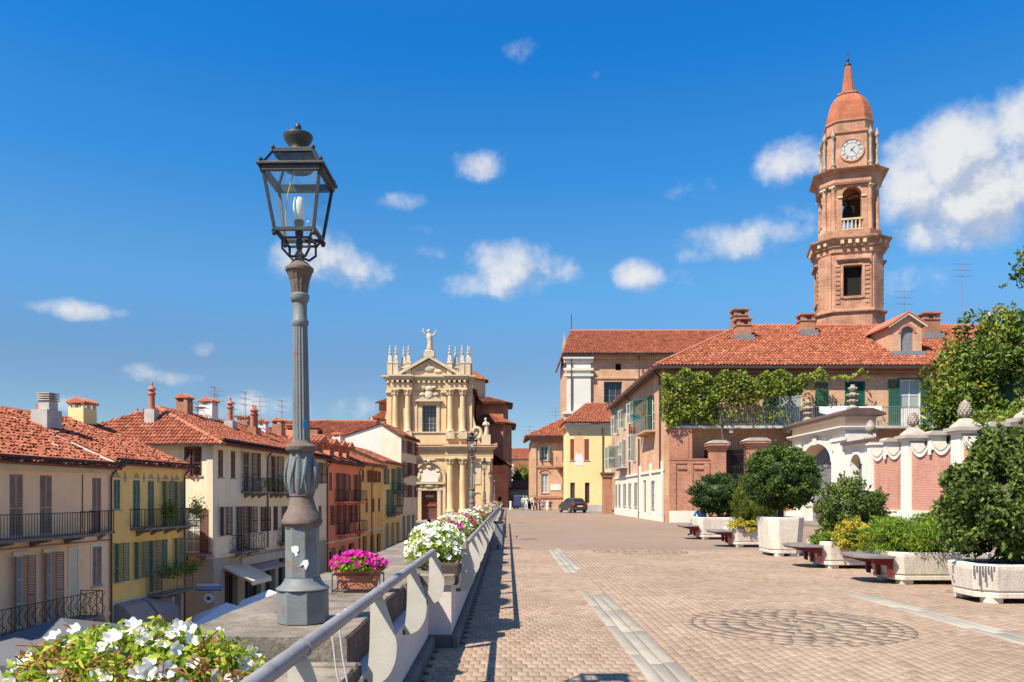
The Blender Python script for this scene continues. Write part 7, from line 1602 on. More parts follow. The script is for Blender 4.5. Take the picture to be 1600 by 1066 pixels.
def robed_figure(name, x, y, z, h, arms=True):
    """stone figure: one continuous lathed and bent robe with head, arms reaching out"""
    k = h / 3.2; prof = [(.42, 0), (.46, .1), (.40, .6), (.36, 1.2), (.40, 1.6), (.46, 1.95), (.44, 2.25), (.20, 2.5), (.14, 2.58), (.20, 2.68), (.235, 2.85), (.22, 3.02), (.12, 3.15), (.02, 3.2)]
    rings = []
    for i, (r, zz) in enumerate(prof):
        sway = .10 * math.sin(zz * 1.6); fold = .05 if zz < 2.2 else 0
        rings.append([(x + (sway + (r + fold * math.sin(5 * 2 * PI * q / 20 + zz)) * math.cos(2 * PI * q / 20)) * k, y + (r * .75 * math.sin(2 * PI * q / 20)) * k, z + zz * k) for q in range(20)])
    m = MB(CM); m.loft(rings)
    if arms:
        m.tube([(x - .40 * k, y, z + 2.25 * k), (x - .75 * k, y - .15 * k, z + 2.45 * k), (x - .95 * k, y - .2 * k, z + 3.0 * k)], [.17 * k, .14 * k, .09 * k], 8); m.tube([(x + .40 * k, y, z + 2.25 * k), (x + .72 * k, y - .1 * k, z + 2.2 * k), (x + .98 * k, y - .1 * k, z + 2.8 * k)], [.17 * k, .14 * k, .09 * k], 8)
        m.tube([(x - 1.05 * k, y - .2 * k, z + 2.7 * k), (x - .85 * k, y - .2 * k, z + 3.3 * k)], .07 * k, 6); m.tube([(x + .55 * k, y - .1 * k, z + 2.0 * k), (x + 1.15 * k, y - .1 * k, z + 3.1 * k)], .05 * k, 6)
    else:
        for s in (-1, 1): m.tube([(x + s * .40 * k, y, z + 2.25 * k), (x + s * .55 * k, y - .2 * k, z + 1.8 * k), (x + s * .15 * k, y - .45 * k, z + 1.9 * k)], [.17 * k, .14 * k, .09 * k], 8)
    return m.build(name, MT['statue'], ch, smooth=60)
cb('statue_pedestal', Pn, -.75, .75, -.75, .75, 21.7, 22.5); m = MB(CM); m.lathe([(.8, 22.5), (.7, 22.6), (.6, 22.75), (.66, 22.85)], seg=14); m.build('statue_plinth', MT[Pn], ch)
robed_figure('crowning_statue', 0, 0, 22.8, 3.0)
for s in (-1, 1):
    robed_figure('side_statue', s * 8.2, -.2, 10.5, 2.5, False); cb('statue_pedestal', Pn, s * 8.2 - .65, s * 8.2 + .65, -.85, .45, 9.0, 10.5)
    m = MB(CM)     # volute
    pts = [(s * (6.75 + (.95 - .055 * q) * math.cos(.5 * q - 1.2) * .9), -.1, 10.9 + (.95 - .055 * q) * math.sin(.5 * q - 1.2)) for q in range(16)]
    m.tube(pts, [.30 - .012 * q for q in range(16)], 8); m.prism([(s * 6.0, 9.3), (s * 7.4, 9.3), (s * 7.2, 10.6), (s * 6.6, 12.2), (s * 6.2, 13.8), (s * 6.0, 14.4)][::-s], .0, .5); m.build('volute', MT[Pn], ch, smooth=50)
for k in range(4): cb('step', 'stone_shop', -2.6 - .3 * k, 2.6 + .3 * k, -1.3 - .32 * k, -.003, -2.1, -1.78 - .08 * k)
# brick body behind the front
m = MB(CM); m.box(-6.0, 5, -2, 6.0, 40, 17.5); m.build('brick_body', MT['brick_church'], ch)
cr = MB(CM).box(-6.3, 5, 17.5, 6.3, 40, 17.7).build('body_roof', MT['fascia'], ch)
tile_roof('roof_tiles', cr, [(6.6, 5, 19.6), (6.6, 40, 19.6), (0, 40, 23), (0, 5, 23)], (0, 1, 0), MT['tile_dark'], seed=71)
# right chapel block with hipped roof, its corner turned into the shade
def block(name, pts, z1, m_='brick_church'):
    return MB(CM).prism(pts, -2.1, z1, 'xy').build(name, MT[m_], ch)
bx0 = 11.28
pts = [(6.0, 11), (10.6, 11), (11.95, 13.2), (11.95, 22), (6.0, 22)]
block('chapel_block', pts, 13.1)
pe = [(5.8, 10.4), (10.9, 10.4), (12.6, 13.0), (12.6, 22.6), (5.8, 22.6)]; ap = (8.0, 15.5, 15.4)
eav = MB(CM).prism(pe, 13.05, 13.25, 'xy').build('chapel_eaves', MT['fascia'], ch)
for i in range(3):
    a, b = pe[i], pe[i + 1]; A3, B3, C3 = (a[0], a[1], 15.3), (b[0], b[1], 15.3), (ap[0], ap[1], 17.5); e_ = (b[0] - a[0], b[1] - a[1], 0); tile_roof('roof_tiles', eav, [A3, B3, C3], e_, MT['tile'], seed=72 + i)
pts2 = [(6.2, 14), (10.6, 14), (11.4, 15), (11.4, 21), (6.2, 21)]; block('upper_chapel', pts2, 16.6)
pe2 = [(5.8, 13.2), (10.9, 13.2), (12.1, 14.8), (12.1, 21.6), (5.8, 21.6)]; ea2 = MB(CM).prism(pe2, 16.55, 16.75, 'xy').build('chapel_eaves', MT['fascia'], ch)
for i in range(3):
    a, b = pe2[i], pe2[i + 1]; e_ = (b[0] - a[0], b[1] - a[1], 0); tile_roof('roof_tiles', ea2, [(a[0], a[1], 18.8), (b[0], b[1], 18.8), (8.0, 17.5, 20.2)], e_, MT['tile_dark'], seed=76 + i)
dm = MB(CM); dm.lathe([(3.6, 17), (3.6, 21.0)], (4.2, 19, 0), 8, rot=PI / 8); dm.build('drum', MT['church_stone'], ch)
for i in range(8):
    a0, a1 = PI / 8 + 2 * PI * i / 8, PI / 8 + 2 * PI * (i + 1) / 8; p0 = (4.2 + 4.1 * math.cos(a0), 19 + 4.1 * math.sin(a0), 23.0); p1 = (4.2 + 4.1 * math.cos(a1), 19 + 4.1 * math.sin(a1), 23.0); tile_roof('roof_tiles', ch, [p0, p1, (4.2, 19, 25.6)], (p1[0] - p0[0], p1[1] - p0[1], 0), MT['tile'], seed=80 + i)
# left chapel, mirrored, partly behind the houses
pts = [(-9.6, 9), (-6.0, 9), (-6.0, 20), (-9.6, 20)]; MB(CM).prism(pts, -2.1, 13.8, 'xy').build('chapel_block', MT['brick_church'], ch); MB(CM).box(-9.2, 12, 13.8, -6, 19, 16.6).build('upper_chapel', MT['brick_church'], ch)
tile_roof('roof_tiles', ch, [(-10.2, 8.4, 15.7), (-5.9, 8.4, 15.7), (-5.9, 13, 17.6), (-8.4, 13, 17.6)], (1, 0, 0), seed=90); tile_roof('roof_tiles', ch, [(-9.8, 11.4, 18.5), (-5.9, 11.4, 18.5), (-5.9, 15, 19.6), (-8.5, 15, 19.6)], (1, 0, 0), seed=91)
# low side aisle in the shade on the right
MB(CM).box(9.1, 2, -2.1, 11.4, 11, 6.2).build('side_aisle', MT['brick_church'], ch); tile_roof('roof_tiles', ch, [(11.8, 1.6, 8.2), (11.8, 11, 8.2), (9.0, 11, 10.2), (9.0, 1.6, 10.2)], (0, 1, 0), MT['tile_dark'], seed=93)
dark_opening(ch, CM @ Matrix.Translation((0, 1.98, 0)), 9.9, 10.4, .2, 1.6, depth=.0, name='side_window')
# ================================================================== concrete planters, benches and their shrubs
def aggregate():
    m, t, b = _base('washed_aggregate_concrete')
    geo = t.nodes.new('ShaderNodeNewGeometry'); pos = geo.outputs['Position']
    vo = t.nodes.new('ShaderNodeTexVoronoi'); vo.inputs['Scale'].default_value = 75; t.links.new(pos, vo.inputs['Vector'])
    c = mixc(t, rng_map(t, noise(t, pos, 1.5, 4), .35, .7), (.66, .59, .49), (.58, .51, .42))
    sp = t.nodes.new('ShaderNodeSeparateColor'); t.links.new(vo.outputs['Color'], sp.inputs[0])
    c = mixc(t, rng_map(t, sp.outputs[0], .55, .8, 0, .55), c, (.40, .31, .25)); c = mixc(t, rng_map(t, sp.outputs[1], .75, .85, 0, .8), c, (.76, .71, .62))
    mp_ = t.nodes.new('ShaderNodeMapping'); mp_.inputs['Scale'].default_value = (3, 3, .3); t.links.new(pos, mp_.inputs[0])
    c = mixc(t, rng_map(t, noise(t, mp_.outputs[0], 2, 5, .65), .52, .72, 0, .45), c, (.30, .26, .23))
    t.links.new(c, b.inputs['Base Color']); b.inputs['Roughness'].default_value = .9; bump(t, b, vo.outputs['Distance'], .25, .006); return m
MT['aggregate'] = aggregate()
MT['conc_rim'] = pmat('smooth_concrete_rim', (.68, .63, .55), .85, .08, 3, .2, 60, stain=((.40, .36, .32), .4))
MT['bench_red'] = pmat('red_bench_paint', (.20, .022, .026), .5, .12, 4, .1)
MT['bench_top'] = pmat('grey_bench_slab', (.20, .185, .172), .7, .15, 4, .2)
def planter(label, x, y, w, d, h, bench=True, ch=.0):
    """concrete tub: battered body with a groove near the foot, thick rim, feet"""
    t = thing('planter', label, 'planter', (x, y, 0), group='concrete planters in a row on the promenade')
    c = .16 + ch
    def oct_(o, z): return [(-o + c, -o, z), (w + o - c, -o, z), (w + o, -o + c, z), (w + o, d + o - c, z), (w + o - c, d + o, z), (-o + c, d + o, z), (-o, d + o - c, z), (-o, -o + c, z)]
    MB().loft([oct_(-.06, .08), oct_(-.055, .16), oct_(-.075, .165), oct_(-.075, .185), oct_(-.05, .19), oct_(0, h - .06), oct_(0, h - .001)]).build('body', MT['aggregate'], t, bevel=.008)
    m = MB(); ro, ri = oct_(.0, h), oct_(-.13, h); ro2, ri2 = oct_(-.01, h + .025), oct_(-.12, h + .025); n = 8
    m.add(ro + ro2 + ri2 + ri, [(i, (i + 1) % n, n + (i + 1) % n, n + i) for i in range(n)] + [(n + i, n + (i + 1) % n, 2 * n + (i + 1) % n, 2 * n + i) for i in range(n)] + [(2 * n + i, 2 * n + (i + 1) % n, 3 * n + (i + 1) % n, 3 * n + i) for i in range(n)]); m.build('rim', MT['conc_rim'], t)
    m = MB(); so = oct_(-.125, h + .004); m.quad(*so); m.build('soil', MT['soil'], t)
    for sx in (.18, w - .40):
        for sy in (.12, d - .34): MB().box(sx, sy, 0, sx + .22, sy + .22, .081).build('foot', MT['conc_rim'], t)
    if bench:
        b = MB(); b.prism([(-.60, .35), (-.42, .05), (.02, .0), (.02, d), (-.42, d - .02), (-.60, d - .30)], .47, .525, 'xy'); bo = b.build('bench', MT['bench_top'], t, bevel=.008)
        m = MB(); m.prism([(-.56, .36), (-.40, .09), (.0, .04), (.0, .075), (-.385, .12), (-.53, .37)], .44, .468, 'xy'); m.prism([(-.56, .36), (-.53, .37), (-.53, d - .31), (-.56, d - .3)], .44, .468, 'xy'); m.build('red_apron', MT['bench_red'], bo)
        for yy in (.12, d * .5, d - .2): 
            m = MB(); m.prism([(.03, .12), (.03, .467), (-.36, .467), (-.33, .40), (-.06, .33), (-.045, .14)], yy, yy + .06); m.build('red_bracket', MT['bench_red'], bo, bevel=.004)
    return t
planter('nearest broad concrete planter at the right edge, paint dripped on its corner', 7.02, 11.8, 1.9, 1.15, .565, False, .08)
planter('concrete planter with bench under the bright green juniper', 7.0, 14.4, 1.85, 1.2, .565)
planter('concrete planter with bench under the golden round bush', 6.97, 17.6, 1.95, 1.15, .575)
planter('tall plain concrete tub under the clipped round tree', 7.0, 21.2, .98, 1.4, 1.02, False, .06)
planter('concrete planter with bench under the conifer, left of the tall tub', 7.10, 25.2, 1.8, 1.2, .60)
planter('farthest concrete planter with bench under the dark round bush', 7.15, 29.8, 1.75, 1.3, .80)
dp = bpy.data.objects.get('planter'); m = MB(Matrix.Translation((0, .24, 0)) @ Matrix.Rotation(R(-45), 4, 'Z'))
for k, L in enumerate((.16, .09, .30, .13, .24, .10, .17, .07)): m.box(.02 + .038 * k, -.006, .56 - L, .045 + .038 * k, -.001, .563)
m.build('paint_drips', pmat('dried_grey_paint', (.10, .10, .12), .5, .1, 5), dp)
MB().prism([(.02, .24), (.24, .02), (.60, .02), (.42, .11), (.30, .10), (.12, .28)], .591, .595, 'xy').build('paint_drips', pmat('spilt_grey_paint', (.10, .10, .12), .5, .1, 5), dp)

def shrub(name, label, loc, cat='shrub', group='shrubs in the planters'): return thing(name, label, cat, loc, 0, group)
def trunk(t, h, r0, r1, limbs=4, spread=.4, top=None):
    m = MB(); m.tube([(0, 0, -.05), (.03, .02, h * .5), (.0, 0, h)], [r0, r0 * .85, r1], 8)
    for k in range(limbs):
        a = 2 * PI * k / limbs + .4; m.tube([(0, 0, h * .75), (spread * .5 * math.cos(a), spread * .5 * math.sin(a), h * 1.15), (spread * math.cos(a), spread * math.sin(a), h * 1.15 + spread)], [r1 * .9, r1 * .6, r1 * .3], 6)
    return m.build('trunk', MT['bark'], t, smooth=50)
s = shrub('broadleaf_shrub', 'big glossy broadleaf shrub in the nearest planter at the right edge', (7.95, 12.45, .56)); trunk(s, .45, .07, .05, 5, .5)
crown('crown', (.0, 0, 1.02), (1.08, .98, 1.02), 20000, .11, MT['leaf_big'], s, clumps=150, clump_r=.20, shell=.80, aspect=.42, taper=.30, corek=.66, seed=101, zmin=.06)
s = shrub('juniper', 'spreading bright green juniper in the second planter', (7.85, 15.0, .56))
rng = np.random.default_rng(5)
crown('crown', (0, 0, .30), (1.0, .72, .36), 15000, .085, MT['leaf_juniper'], s, clumps=90, clump_r=.30, shell=.6, aspect=.16, corek=.7, seed=102, zmin=.01)
s = shrub('laurel_shrub', 'loose round laurel behind the golden bush', (7.85, 18.3, .58)); trunk(s, .3, .05, .04, 4, .35)
crown('crown', (.02, 0, .72), (.74, .66, .68), 9000, .09, MT['leaf_big'], s, clumps=90, clump_r=.24, shell=.72, aspect=.42, corek=.66, seed=103, zmin=.05)
s = shrub('golden_euonymus', 'golden yellow round bush hanging over the planter front', (7.62, 17.66, .56))
crown('crown', (0, 0, .18), (.38, .32, .34), 6500, .055, MT['leaf_yellow'], s, clumps=70, clump_r=.26, aspect=.5, corek=.58, seed=104)
s = shrub('ground_grass', 'tuft of grass beside the golden bush', (7.2, 17.95, .585), 'grass')
crown('crown', (0, 0, .05), (.30, .22, .12), 900, .14, MT['leaf_juniper'], s, clumps=20, clump_r=.4, aspect=.10, corek=.4, seed=105)
s = shrub('round_topiary', 'dense clipped round tree on a short trunk in the tall tub', (7.5, 21.9, 1.02), 'tree'); trunk(s, .42, .085, .07, 6, .5)
crown('crown', (.03, 0, 1.08), (.98, .92, .82), 22000, .078, MT['leaf_dark'], s, clumps=190, clump_r=.17, shell=.82, aspect=.5, corek=.72, seed=106, zmin=.22, sprig=.35)
s = shrub('conifer', 'egg shaped olive green conifer left of the clipped round tree', (8.02, 25.8, .60), 'tree'); trunk(s, .3, .06, .05, 0)
crown('crown', (.05, 0, .86), (.82, .74, 1.02), 20000, .085, MT['leaf_conifer'], s, clumps=170, clump_r=.17, shell=.84, aspect=.16, taper=.45, corek=.74, seed=107, zmin=.0)
s = shrub('yellow_groundcover', 'low yellow green trailing plant at the foot of the conifer', (7.5, 25.35, .60))
crown('crown', (.05, 0, .05), (.50, .25, .20), 2200, .07, MT['leaf_yellow'], s, clumps=30, clump_r=.32, aspect=.5, corek=.5, seed=108)
s = shrub('round_bush', 'dark green cloud shaped bush in the farthest planter', (8.05, 30.45, .80)); trunk(s, .35, .06, .05, 7, .6)
crown('crown', (-.05, 0, .95), (.98, .85, .66), 18000, .075, MT['leaf_box'], s, clumps=120, clump_r=.22, shell=.8, aspect=.5, corek=.70, seed=109, zmin=.12)
crown('skirt', (.05, 0, .35), (.6, .5, .4), 2500, .08, MT['leaf_box'], s, clumps=30, clump_r=.3, aspect=.5, corek=.5, seed=110, zmin=.0)

# ================================================================== trees behind the garden wall
def tree(label, x, y, zc, r, n, seed, mat='leaf_mag', size=.30, yt=.18, name='magnolia_tree', cl=110, cr=.24):
    t = thing(name, label, 'tree', (x, y, 0), group='trees behind the garden wall'); m = MB(); h = zc - r[2] * .5
    m.tube([(0, 0, 0), (.1, 0, h * .6), (0, .1, h)], [.28, .22, .16], 8)
    for k in range(7):
        a = 2 * PI * k / 7 + .3; q = r[0] * .65; m.tube([(0, 0, h * .7), (q * .5 * math.cos(a), q * .5 * math.sin(a), zc), (q * math.cos(a), q * math.sin(a), zc + r[2] * .45)], [.11, .08, .03], 6)
    m.build('trunk', MT['bark'], t, smooth=50)
    crown('crown', (0, 0, zc), r, n, size, MT[mat], t, clumps=cl, clump_r=cr, shell=.62, aspect=.42, taper=.18, corek=.48, seed=seed, yellow_top=yt, sprig=.12); return t
tree('large magnolia with yellowing leaves behind the scalloped wall', 22.3, 35.5, 6.1, (3.5, 3.1, 3.6), 24000, 201, yt=.06, size=.26, cl=150, cr=.2)
tree('magnolia lobe against the brick house right of the french window', 19.9, 34.6, 4.9, (1.5, 1.5, 3.0), 4500, 202, cl=50, cr=.34)
tree('tall tree cut by the right edge of the view', 28.0, 34.5, 12.3, (5.0, 4.0, 1.9), 9000, 203, yt=.1)
for i, (x, y, z, r) in enumerate(((19.3, 31.8, 3.9, (1.0, 1.6, 1.1)), (19.4, 28.8, 4.0, (1.1, 1.7, 1.2)), (19.2, 36.0, 3.9, (.8, 1.2, .9)))):
    t = thing('hedge_shrub', ('hedge shrub over the wall between the second and third pine cone', 'hedge shrub over the wall at the right edge of the view', 'hedge shrub over the wall by the first pine cone')[i], 'shrub', (x, y, 0), group='shrubs behind the garden wall')
    crown('crown', (0, 0, z), r, 2600, .16, MT['leaf_vine'], t, clumps=40, clump_r=.3, aspect=.45, seed=210 + i); MB().tube([(0, 0, 0), (0, 0, z)], [.08, .05], 6).build('trunk', MT['bark'], t)
# ================================================================== car
MT['car_paint'] = pmat('dark_grey_metallic', (.060, .056, .055), .32, .05, 2, 0, spec=.6, metal=.25)
MT['tyre'] = flat('tyre_rubber', (.018, .018, .018), .9)
MT['alloy'] = flat('alloy_wheel', (.45, .45, .46), .35, .5, .6)
MT['car_glass'] = glassmat('car_glass', (.02, .024, .028), .05)
MT['tail_red'] = flat('tail_lamp_red', (.50, .02, .02), .25, .5)
MT['plate'] = flat('number_plate', (.70, .70, .68), .5)
car = thing('hatchback_car', 'dark grey hatchback parked by the yellow house, seen from behind', 'car', (6.55, 80.3, 0), R(18))
# local: +y forward (away), x right; body lofted along its length
def sec(y, zb, zs, zt, wb, ws, wt): return [(-wb, y, zb), (-ws, y, zb + .12), (-ws, y, zs), (-wt, y, zt), (wt, y, zt), (ws, y, zs), (ws, y, zb + .12), (wb, y, zb)]
st_ = [(-1.90, .42, .85, .88, .70, .74, .60), (-1.95, .30, .80, .92, .74, .80, .66), (-1.86, .24, .90, 1.02, .76, .83, .68), (-1.70, .22, .92, 1.10, .77, .84, .66), (-1.0, .20, .93, .98, .78, .85, .74), (.6, .20, .93, .97, .78, .85, .76), (1.2, .22, .88, .93, .77, .84, .70), (1.75, .26, .72, .80, .72, .80, .62), (1.98, .34, .60, .66, .60, .70, .52)]
MB().loft([sec(*s) for s in st_]).build('body', MT['car_paint'], car, smooth=35)
cab = [(-1.80, .92, .70, .72), (-1.55, 1.20, .66, .70), (-1.30, 1.42, .58, .68), (-.6, 1.49, .57, .68), (.2, 1.45, .57, .68), (.55, 1.33, .60, .69), (1.15, .92, .66, .70)]
rings = [[(-w1, y, .90), (-w0 - .01, y, zt - .06), (-w0 + .08, y, zt), (w0 - .08, y, zt), (w0 + .01, y, zt - .06), (w1, y, .90)] for y, zt, w0, w1 in cab]
MB().loft(rings).build('cabin', MT['car_paint'], car, smooth=35)
m = MB(); m.quad((-.56, -1.80, 1.0), (.56, -1.80, 1.0), (.50, -1.455, 1.37), (-.50, -1.455, 1.37)); o = m.build('rear_window', MT['car_glass'], car); o.location = (0, -.022, .012)
for s in (-1, 1):
    for y0, y1 in ((-1.18, -.42), (-.36, .42)):
        m = MB(); m.quad((s * .712, y0, .95), (s * .712, y1 + .12 * (y1 > 0), .95), (s * .612, y1, 1.38), (s * .612, y0 + .1, 1.38)); m.build('side_window', MT['car_glass'], car)
    m = MB(); m.prism([(.50, .72), (.80, .70), (.80, 1.0), (.66, 1.04), (.58, .86)], -1.955, -1.80)
    if s < 0: m.v = [(-x, y, z) for x, y, z in m.v]; m.f = [f[::-1] for f in m.f]
    m.build('tail_lamp', MT['tail_red'], car, bevel=.01)
    for y in (-1.22, 1.22):
        c = MB(); c.lathe([(.20, -.10), (.29, -.10), (.31, -.06), (.31, .06), (.29, .10), (.20, .10)], seg=20); o = c.build('wheel', MT['tyre'], car, smooth=40); o.rotation_euler = (0, R(90), 0); o.location = (s * .76, y, .31)
        r_ = MB(); r_.lathe([(.02, -.105), (.20, -.105), (.20, .105), (.02, .105)], seg=16); r_.build('rim', MT['alloy'], o)
    m = MB(); m.ball((s * .90, .62, 1.0), (.10, .06, .08), 8, 5); m.build('mirror', MT['car_paint'], car, smooth=True)
m = MB(); m.box(-.78, -2.0, .28, .78, -1.9, .58); m.build('bumper', MT['car_paint'], car, bevel=.03)
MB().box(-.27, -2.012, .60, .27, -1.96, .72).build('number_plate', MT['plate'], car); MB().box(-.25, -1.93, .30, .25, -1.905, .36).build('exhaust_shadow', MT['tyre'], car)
MB().tube([(-.3, -1.83, 1.02), (.1, -1.80, 1.06)], .008, 4).build('wiper', MT['tyre'], car)

# bollards
bm_ = None
for i, (x, y, lb) in enumerate(((.38, 95, 'white bollard at the foot of the shaded church flank'), (3.1, 94.5, 'white bollard in front of the brick palazzo, left one'), (4.75, 94.0, 'white bollard in front of the brick palazzo, right one'))):
    t = thing('bollard', lb, 'bollard', (x, y, 0), group='white bollards across the street end')
    MB().lathe([(.14, 0), (.14, .9), (.17, .92), (.17, 1.0), (.10, 1.06)], seg=12).build('post', MT['frame_white'], t, smooth=40); MB().lathe([(.2, 0), (.2, .06), (.15, .1)], seg=12).build('foot', MT['sill'], t)

# ================================================================== people
SKIN = pmat('skin', (.48, .28, .19), .6, .05, 4, 0); HAIR = [flat('hair_brown', (.05, .03, .02), .7), flat('hair_grey', (.35, .33, .30), .7), flat('hair_black', (.015, .012, .010), .6)]
CLOTH = {}
def cloth(c):
    k = tuple(c)
    if k not in CLOTH: CLOTH[k] = pmat('cloth', c, .9, .08, 5, .2, 80)
    return CLOTH[k]
def person(label, loc, rotz, shirt, trousers, hair=0, pose='stand', h=1.72, group='people', stride=.12, shorts=False):
    k = h / 1.75
    hip = .93; J = {}
    if pose == 'sit':
        J = dict(pelvis=(0, 0, .52), waist=(0, .03, .68), chest=(0, .05, .92), neck=(0, .04, 1.10), chin=(0, .02, 1.17), head=(0, .02, 1.28), top=(0, .03, 1.36))
        for s, n in ((-1, 'l'), (1, 'r')):
            J.update({n + 'hip': (s * .10, -.02, .50), n + 'knee': (s * .13, -.46, .50), n + 'ank': (s * .13, -.48, .09), n + 'toe': (s * .14, -.66, .04), n + 'sh': (s * .19, .05, 1.03), n + 'el': (s * .27, -.02, .78), n + 'wr': (s * .22, -.26, .66), n + 'ha': (s * .19, -.36, .64)})
    else:
        J = dict(pelvis=(0, 0, .95), waist=(0, .0, 1.08), chest=(0, .0, 1.32), neck=(0, .01, 1.48), chin=(0, -.01, 1.54), head=(0, -.01, 1.66), top=(0, 0, 1.735))
        for s, n in ((-1, 'l'), (1, 'r')):
            d = stride * s
            J.update({n + 'hip': (s * .095, 0, .92), n + 'knee': (s * .105, -.02 - d * .6, .50), n + 'ank': (s * .11, d * -1.0, .09), n + 'toe': (s * .13, -.17 - d, .035), n + 'sh': (s * .195, .01, 1.42), n + 'el': (s * .25, .03 + d * .5, 1.14), n + 'wr': (s * .26, -.05 + d, .90), n + 'ha': (s * .26, -.07 + d * 1.1, .82)})
        if pose == 'arm': J.update(rel=(.27, -.08, 1.16), rwr=(.22, -.28, 1.28), rha=(.20, -.34, 1.33))
    names = list(J); rad = dict(pelvis=.145, waist=.125, chest=.15, neck=.055, chin=.07, head=.098, top=.06)
    for n in 'lr': rad.update({n + 'hip': .09, n + 'knee': .06, n + 'ank': .042, n + 'toe': .035, n + 'sh': .062, n + 'el': .045, n + 'wr': .033, n + 'ha': .034})
    E_ = [('pelvis', 'waist'), ('waist', 'chest'), ('chest', 'neck'), ('neck', 'chin'), ('chin', 'head'), ('head', 'top')]
    for n in 'lr': E_ += [('pelvis', n + 'hip'), (n + 'hip', n + 'knee'), (n + 'knee', n + 'ank'), (n + 'ank', n + 'toe'), ('chest', n + 'sh'), (n + 'sh', n + 'el'), (n + 'el', n + 'wr'), (n + 'wr', n + 'ha')]
    me = bpy.data.meshes.new('person'); me.from_pydata([tuple(c * k for c in J[n]) for n in names], [(names.index(a), names.index(b)) for a, b in E_], [])
    ob = bpy.data.objects.new('person', me); COL.objects.link(ob)
    ob.modifiers.new('skin', 'SKIN'); ss = ob.modifiers.new('sub', 'SUBSURF'); ss.levels = 1; ss.render_levels = 1
    for i, n in enumerate(names):
        sv = me.skin_vertices[0].data[i]; r = rad[n] * k; sv.radius = (r, r * (.72 if n in ('pelvis', 'waist', 'chest') else 1)); sv.use_root = (n == 'pelvis')
    dg = bpy.context.evaluated_depsgraph_get(); m2 = bpy.data.meshes.new_from_object(ob.evaluated_get(dg)); bpy.data.objects.remove(ob)
    m2.materials.clear()
    for mt_ in (cloth(shirt), cloth(trousers), SKIN, HAIR[hair], MT['tyre']): m2.materials.append(mt_)
    P = {n: Vector(J[n]) * k for n in names}
    def segd(p, a, b):
        ab = b - a; t = max(0, min(1, (p - a).dot(ab) / ab.dot(ab))); return (p - a - ab * t).length
    lab = {}
    for a, b in E_:
        lab[a, b] = 1 if ('hip' in b or 'knee' in b or 'ank' in b) else 4 if 'toe' in b else 2 if b in ('chin', 'head', 'top') or b.endswith('ha') or b.endswith('wr') else 0
        if shorts and 'ank' in b: lab[a, b] = 2
    for f in m2.polygons:
        c = f.center; e = min(E_, key=lambda q: segd(c, P[q[0]], P[q[1]])); mi = lab[e]
        if e[1] in ('head', 'top') and (c.z > P['head'].z + .02 or c.y > P['head'].y + .03) and c.z > P['chin'].z + .03: mi = 3
        f.material_index = mi; f.use_smooth = True
    o = bpy.data.objects.new('person', m2); COL.objects.link(o); o.location = loc; o.rotation_euler = (0, 0, rotz); tag(o, label, 'person', group)
    hx = P['head']; m = MB()                                       # nose and ears so that the head has a front
    m.ball((hx.x, hx.y - .10 * k, hx.z - .015), (.014, .02, .022), 6, 4)
    for s in (-1, 1): m.ball((hx.x + s * .092 * k, hx.y, hx.z - .01), (.012, .022, .03), 6, 4)
    f = m.build('facial_features', SKIN, o, smooth=True); f['kind'] = 'stuff'
    return o
G1 = 'pedestrians at the end of the promenade'
person('pedestrian in pale blue shirt and white trousers at the street end', (2.15, 90.5, 0), 2.9, (.45, .60, .78), (.70, .70, .70), 1, group=G1)
person('pedestrian in white top and black trousers, arm raised to the face', (2.75, 90.0, 0), .6, (.72, .70, .68), (.02, .02, .025), 0, 'arm', group=G1)
person('pedestrian in black clothes standing behind the white topped one', (3.15, 91.2, 0), 1.2, (.025, .025, .03), (.03, .03, .035), 2, group=G1, h=1.8)
person('pedestrian in yellow green vest with a pale cap', (1.85, 92.0, 0), 0, (.50, .60, .05), (.25, .28, .35), 1, group=G1)
person('pedestrian in reddish brown jacket near the palazzo corner', (3.7, 91.8, 0), 2.0, (.28, .12, .09), (.06, .06, .08), 0, group=G1)
person('crouching looking seated person in blue beside the bollards', (4.25, 94.5, -.05), -.4, (.10, .14, .38), (.06, .06, .08), 2, 'sit', group=G1)
person('seated person in dark coat at the right bollard', (5.1, 94.8, -.05), -.2, (.04, .04, .045), (.05, .05, .06), 0, 'sit', group=G1)
pk = thing('parked_van', 'dark blue parked van behind the pedestrians', 'van', (1.9, 104, 0), R(80))
mb = MB(); mb.prism([(-1.9, .35), (1.7, .35), (1.95, .55), (1.9, .9), (1.35, 1.05), (1.0, 1.7), (-1.9, 1.75)], -.82, .82); mb.build('body', pmat('dark_blue_paint', (.03, .045, .12), .4, .05, 2, 0, spec=.5), pk, bevel=.06)
for s in (-1, 1):
    mb = MB(); mb.prism([(-1.5, 1.1), (1.05, 1.1), (.85, 1.58), (-1.5, 1.6)], s * .825 - .004, s * .825 + .004); mb.build('side_window', MT['car_glass'], pk)
    for x in (-1.2, 1.2):
        c = MB(); c.lathe([(.18, -.1), (.32, -.1), (.32, .1), (.18, .1)], seg=16); o = c.build('wheel', MT['tyre'], pk); o.rotation_euler = (R(90), 0, 0); o.location = (x, s * .78, .32)
person('person in blue shirt seated on the far side of the last planter', (7.62, 31.55, .02), R(200), (.06, .16, .42), (.10, .10, .14), 0, 'sit', group='people resting on the promenade')
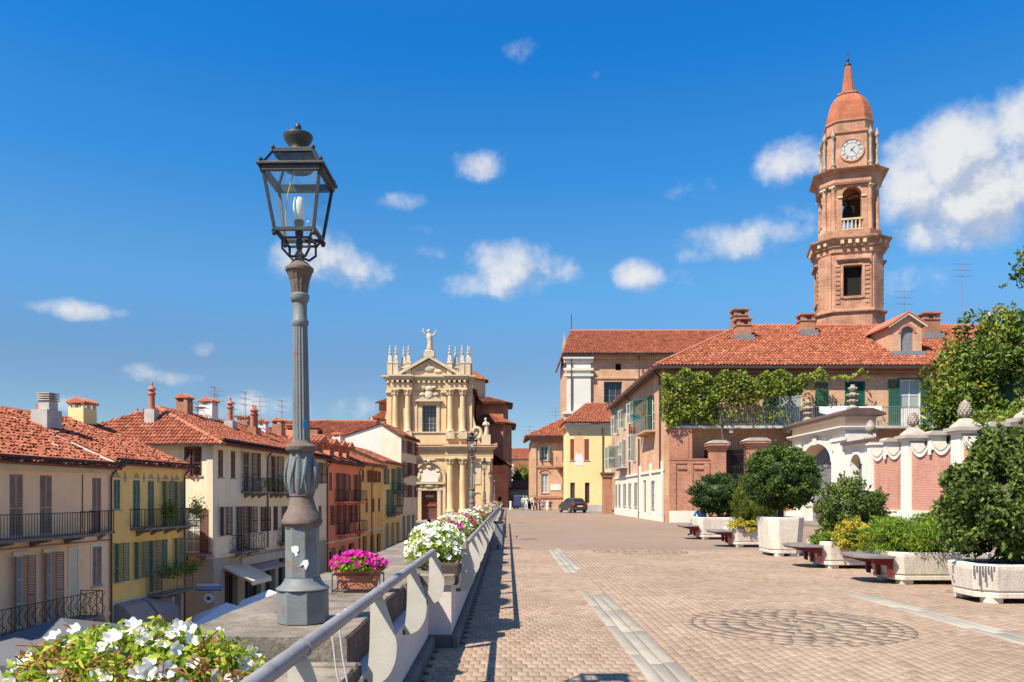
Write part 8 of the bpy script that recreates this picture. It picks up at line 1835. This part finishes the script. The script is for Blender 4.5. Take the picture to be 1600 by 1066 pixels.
# people in the lower street
rng = random.Random(4); G2 = 'people in the lower street'
cols = [((.55, .55, .60), 'white'), ((.05, .05, .07), 'black'), ((.35, .05, .06), 'red'), ((.10, .14, .30), 'navy'), ((.30, .28, .26), 'grey'), ((.42, .30, .45), 'lilac')]
spots = [(-12.0, 39.8, 'red', 'near the white parasols'), (-14.3, 39.0, 'lilac', 'beside the white parasol pole'), (-14.9, 37.0, 'navy', 'left of the white parasols'),
         (-9.3, 62.0, 'black', 'outside the salmon house'), (-8.8, 66.0, 'navy', 'walking past the salmon house'), (-8.4, 71.0, 'white', 'beyond the salmon house'), (-8.0, 76.0, 'black', 'outside the ochre house'), (-7.4, 80.0, 'navy', 'walking past the ochre house'),
         (-7.0, 85.0, 'red', 'by the sand yellow house'), (-8.6, 88.0, 'black', 'close to the sand yellow house'), (-7.8, 93.0, 'grey', 'below the tall grey house'), (-9.8, 100.0, 'black', 'before the church steps'), (-8.3, 104.0, 'red', 'right of the church door'), (-10.8, 108.0, 'navy', 'on the church forecourt'), (-7.2, 99.0, 'white', 'crossing before the church')]
for x, y, c, w in spots:
    person('person in %s standing %s' % (c, w) if 'walking' not in w and 'crossing' not in w else 'person in %s %s' % (c, w), (x, y, street_z(y)), rng.uniform(0, 6.2), dict((n, q) for q, n in cols)[c], rng.choice([(.03, .03, .05), (.12, .16, .28), (.30, .27, .22)]), rng.randrange(3), group=G2, stride=rng.uniform(0, .2))
# café tables and planters by the parasols
for i, (x, y) in enumerate(((-12.9, 40.3), (-11.6, 43.5))):
    t = thing('cafe_table', ('round café table under the left white parasol', 'round café table under the right white parasol')[i], 'table', (x, y, street_z(y)), group='café tables')
    MB().lathe([(.38, .72), (.38, .75)], seg=16).build('top', MT['frame_white'], t); MB().tube([(0, 0, 0), (0, 0, .72)], .03, 6).build('leg', MT['iron'], t); MB().lathe([(.22, 0), (.22, .03)], seg=12).build('foot', MT['iron'], t)
wb = thing('wooden_crate_screen', 'slatted wooden screen behind the white parasols', 'screen', (-12.2, 43.8, street_z(43.8)))
for k in range(6): MB().box(-.9, -.02, .25 + k * .28, .9, .02, .45 + k * .28).build('slat', pmat('crate_wood', (.42, .29, .16), .8, .2, 5) if k == 0 else bpy.data.materials['crate_wood'], wb)
for s in (-1, 1): MB().box(s * .85 - .04, .021, 0, s * .85 + .04, .06, 2.0).build('post', bpy.data.materials['crate_wood'], wb)
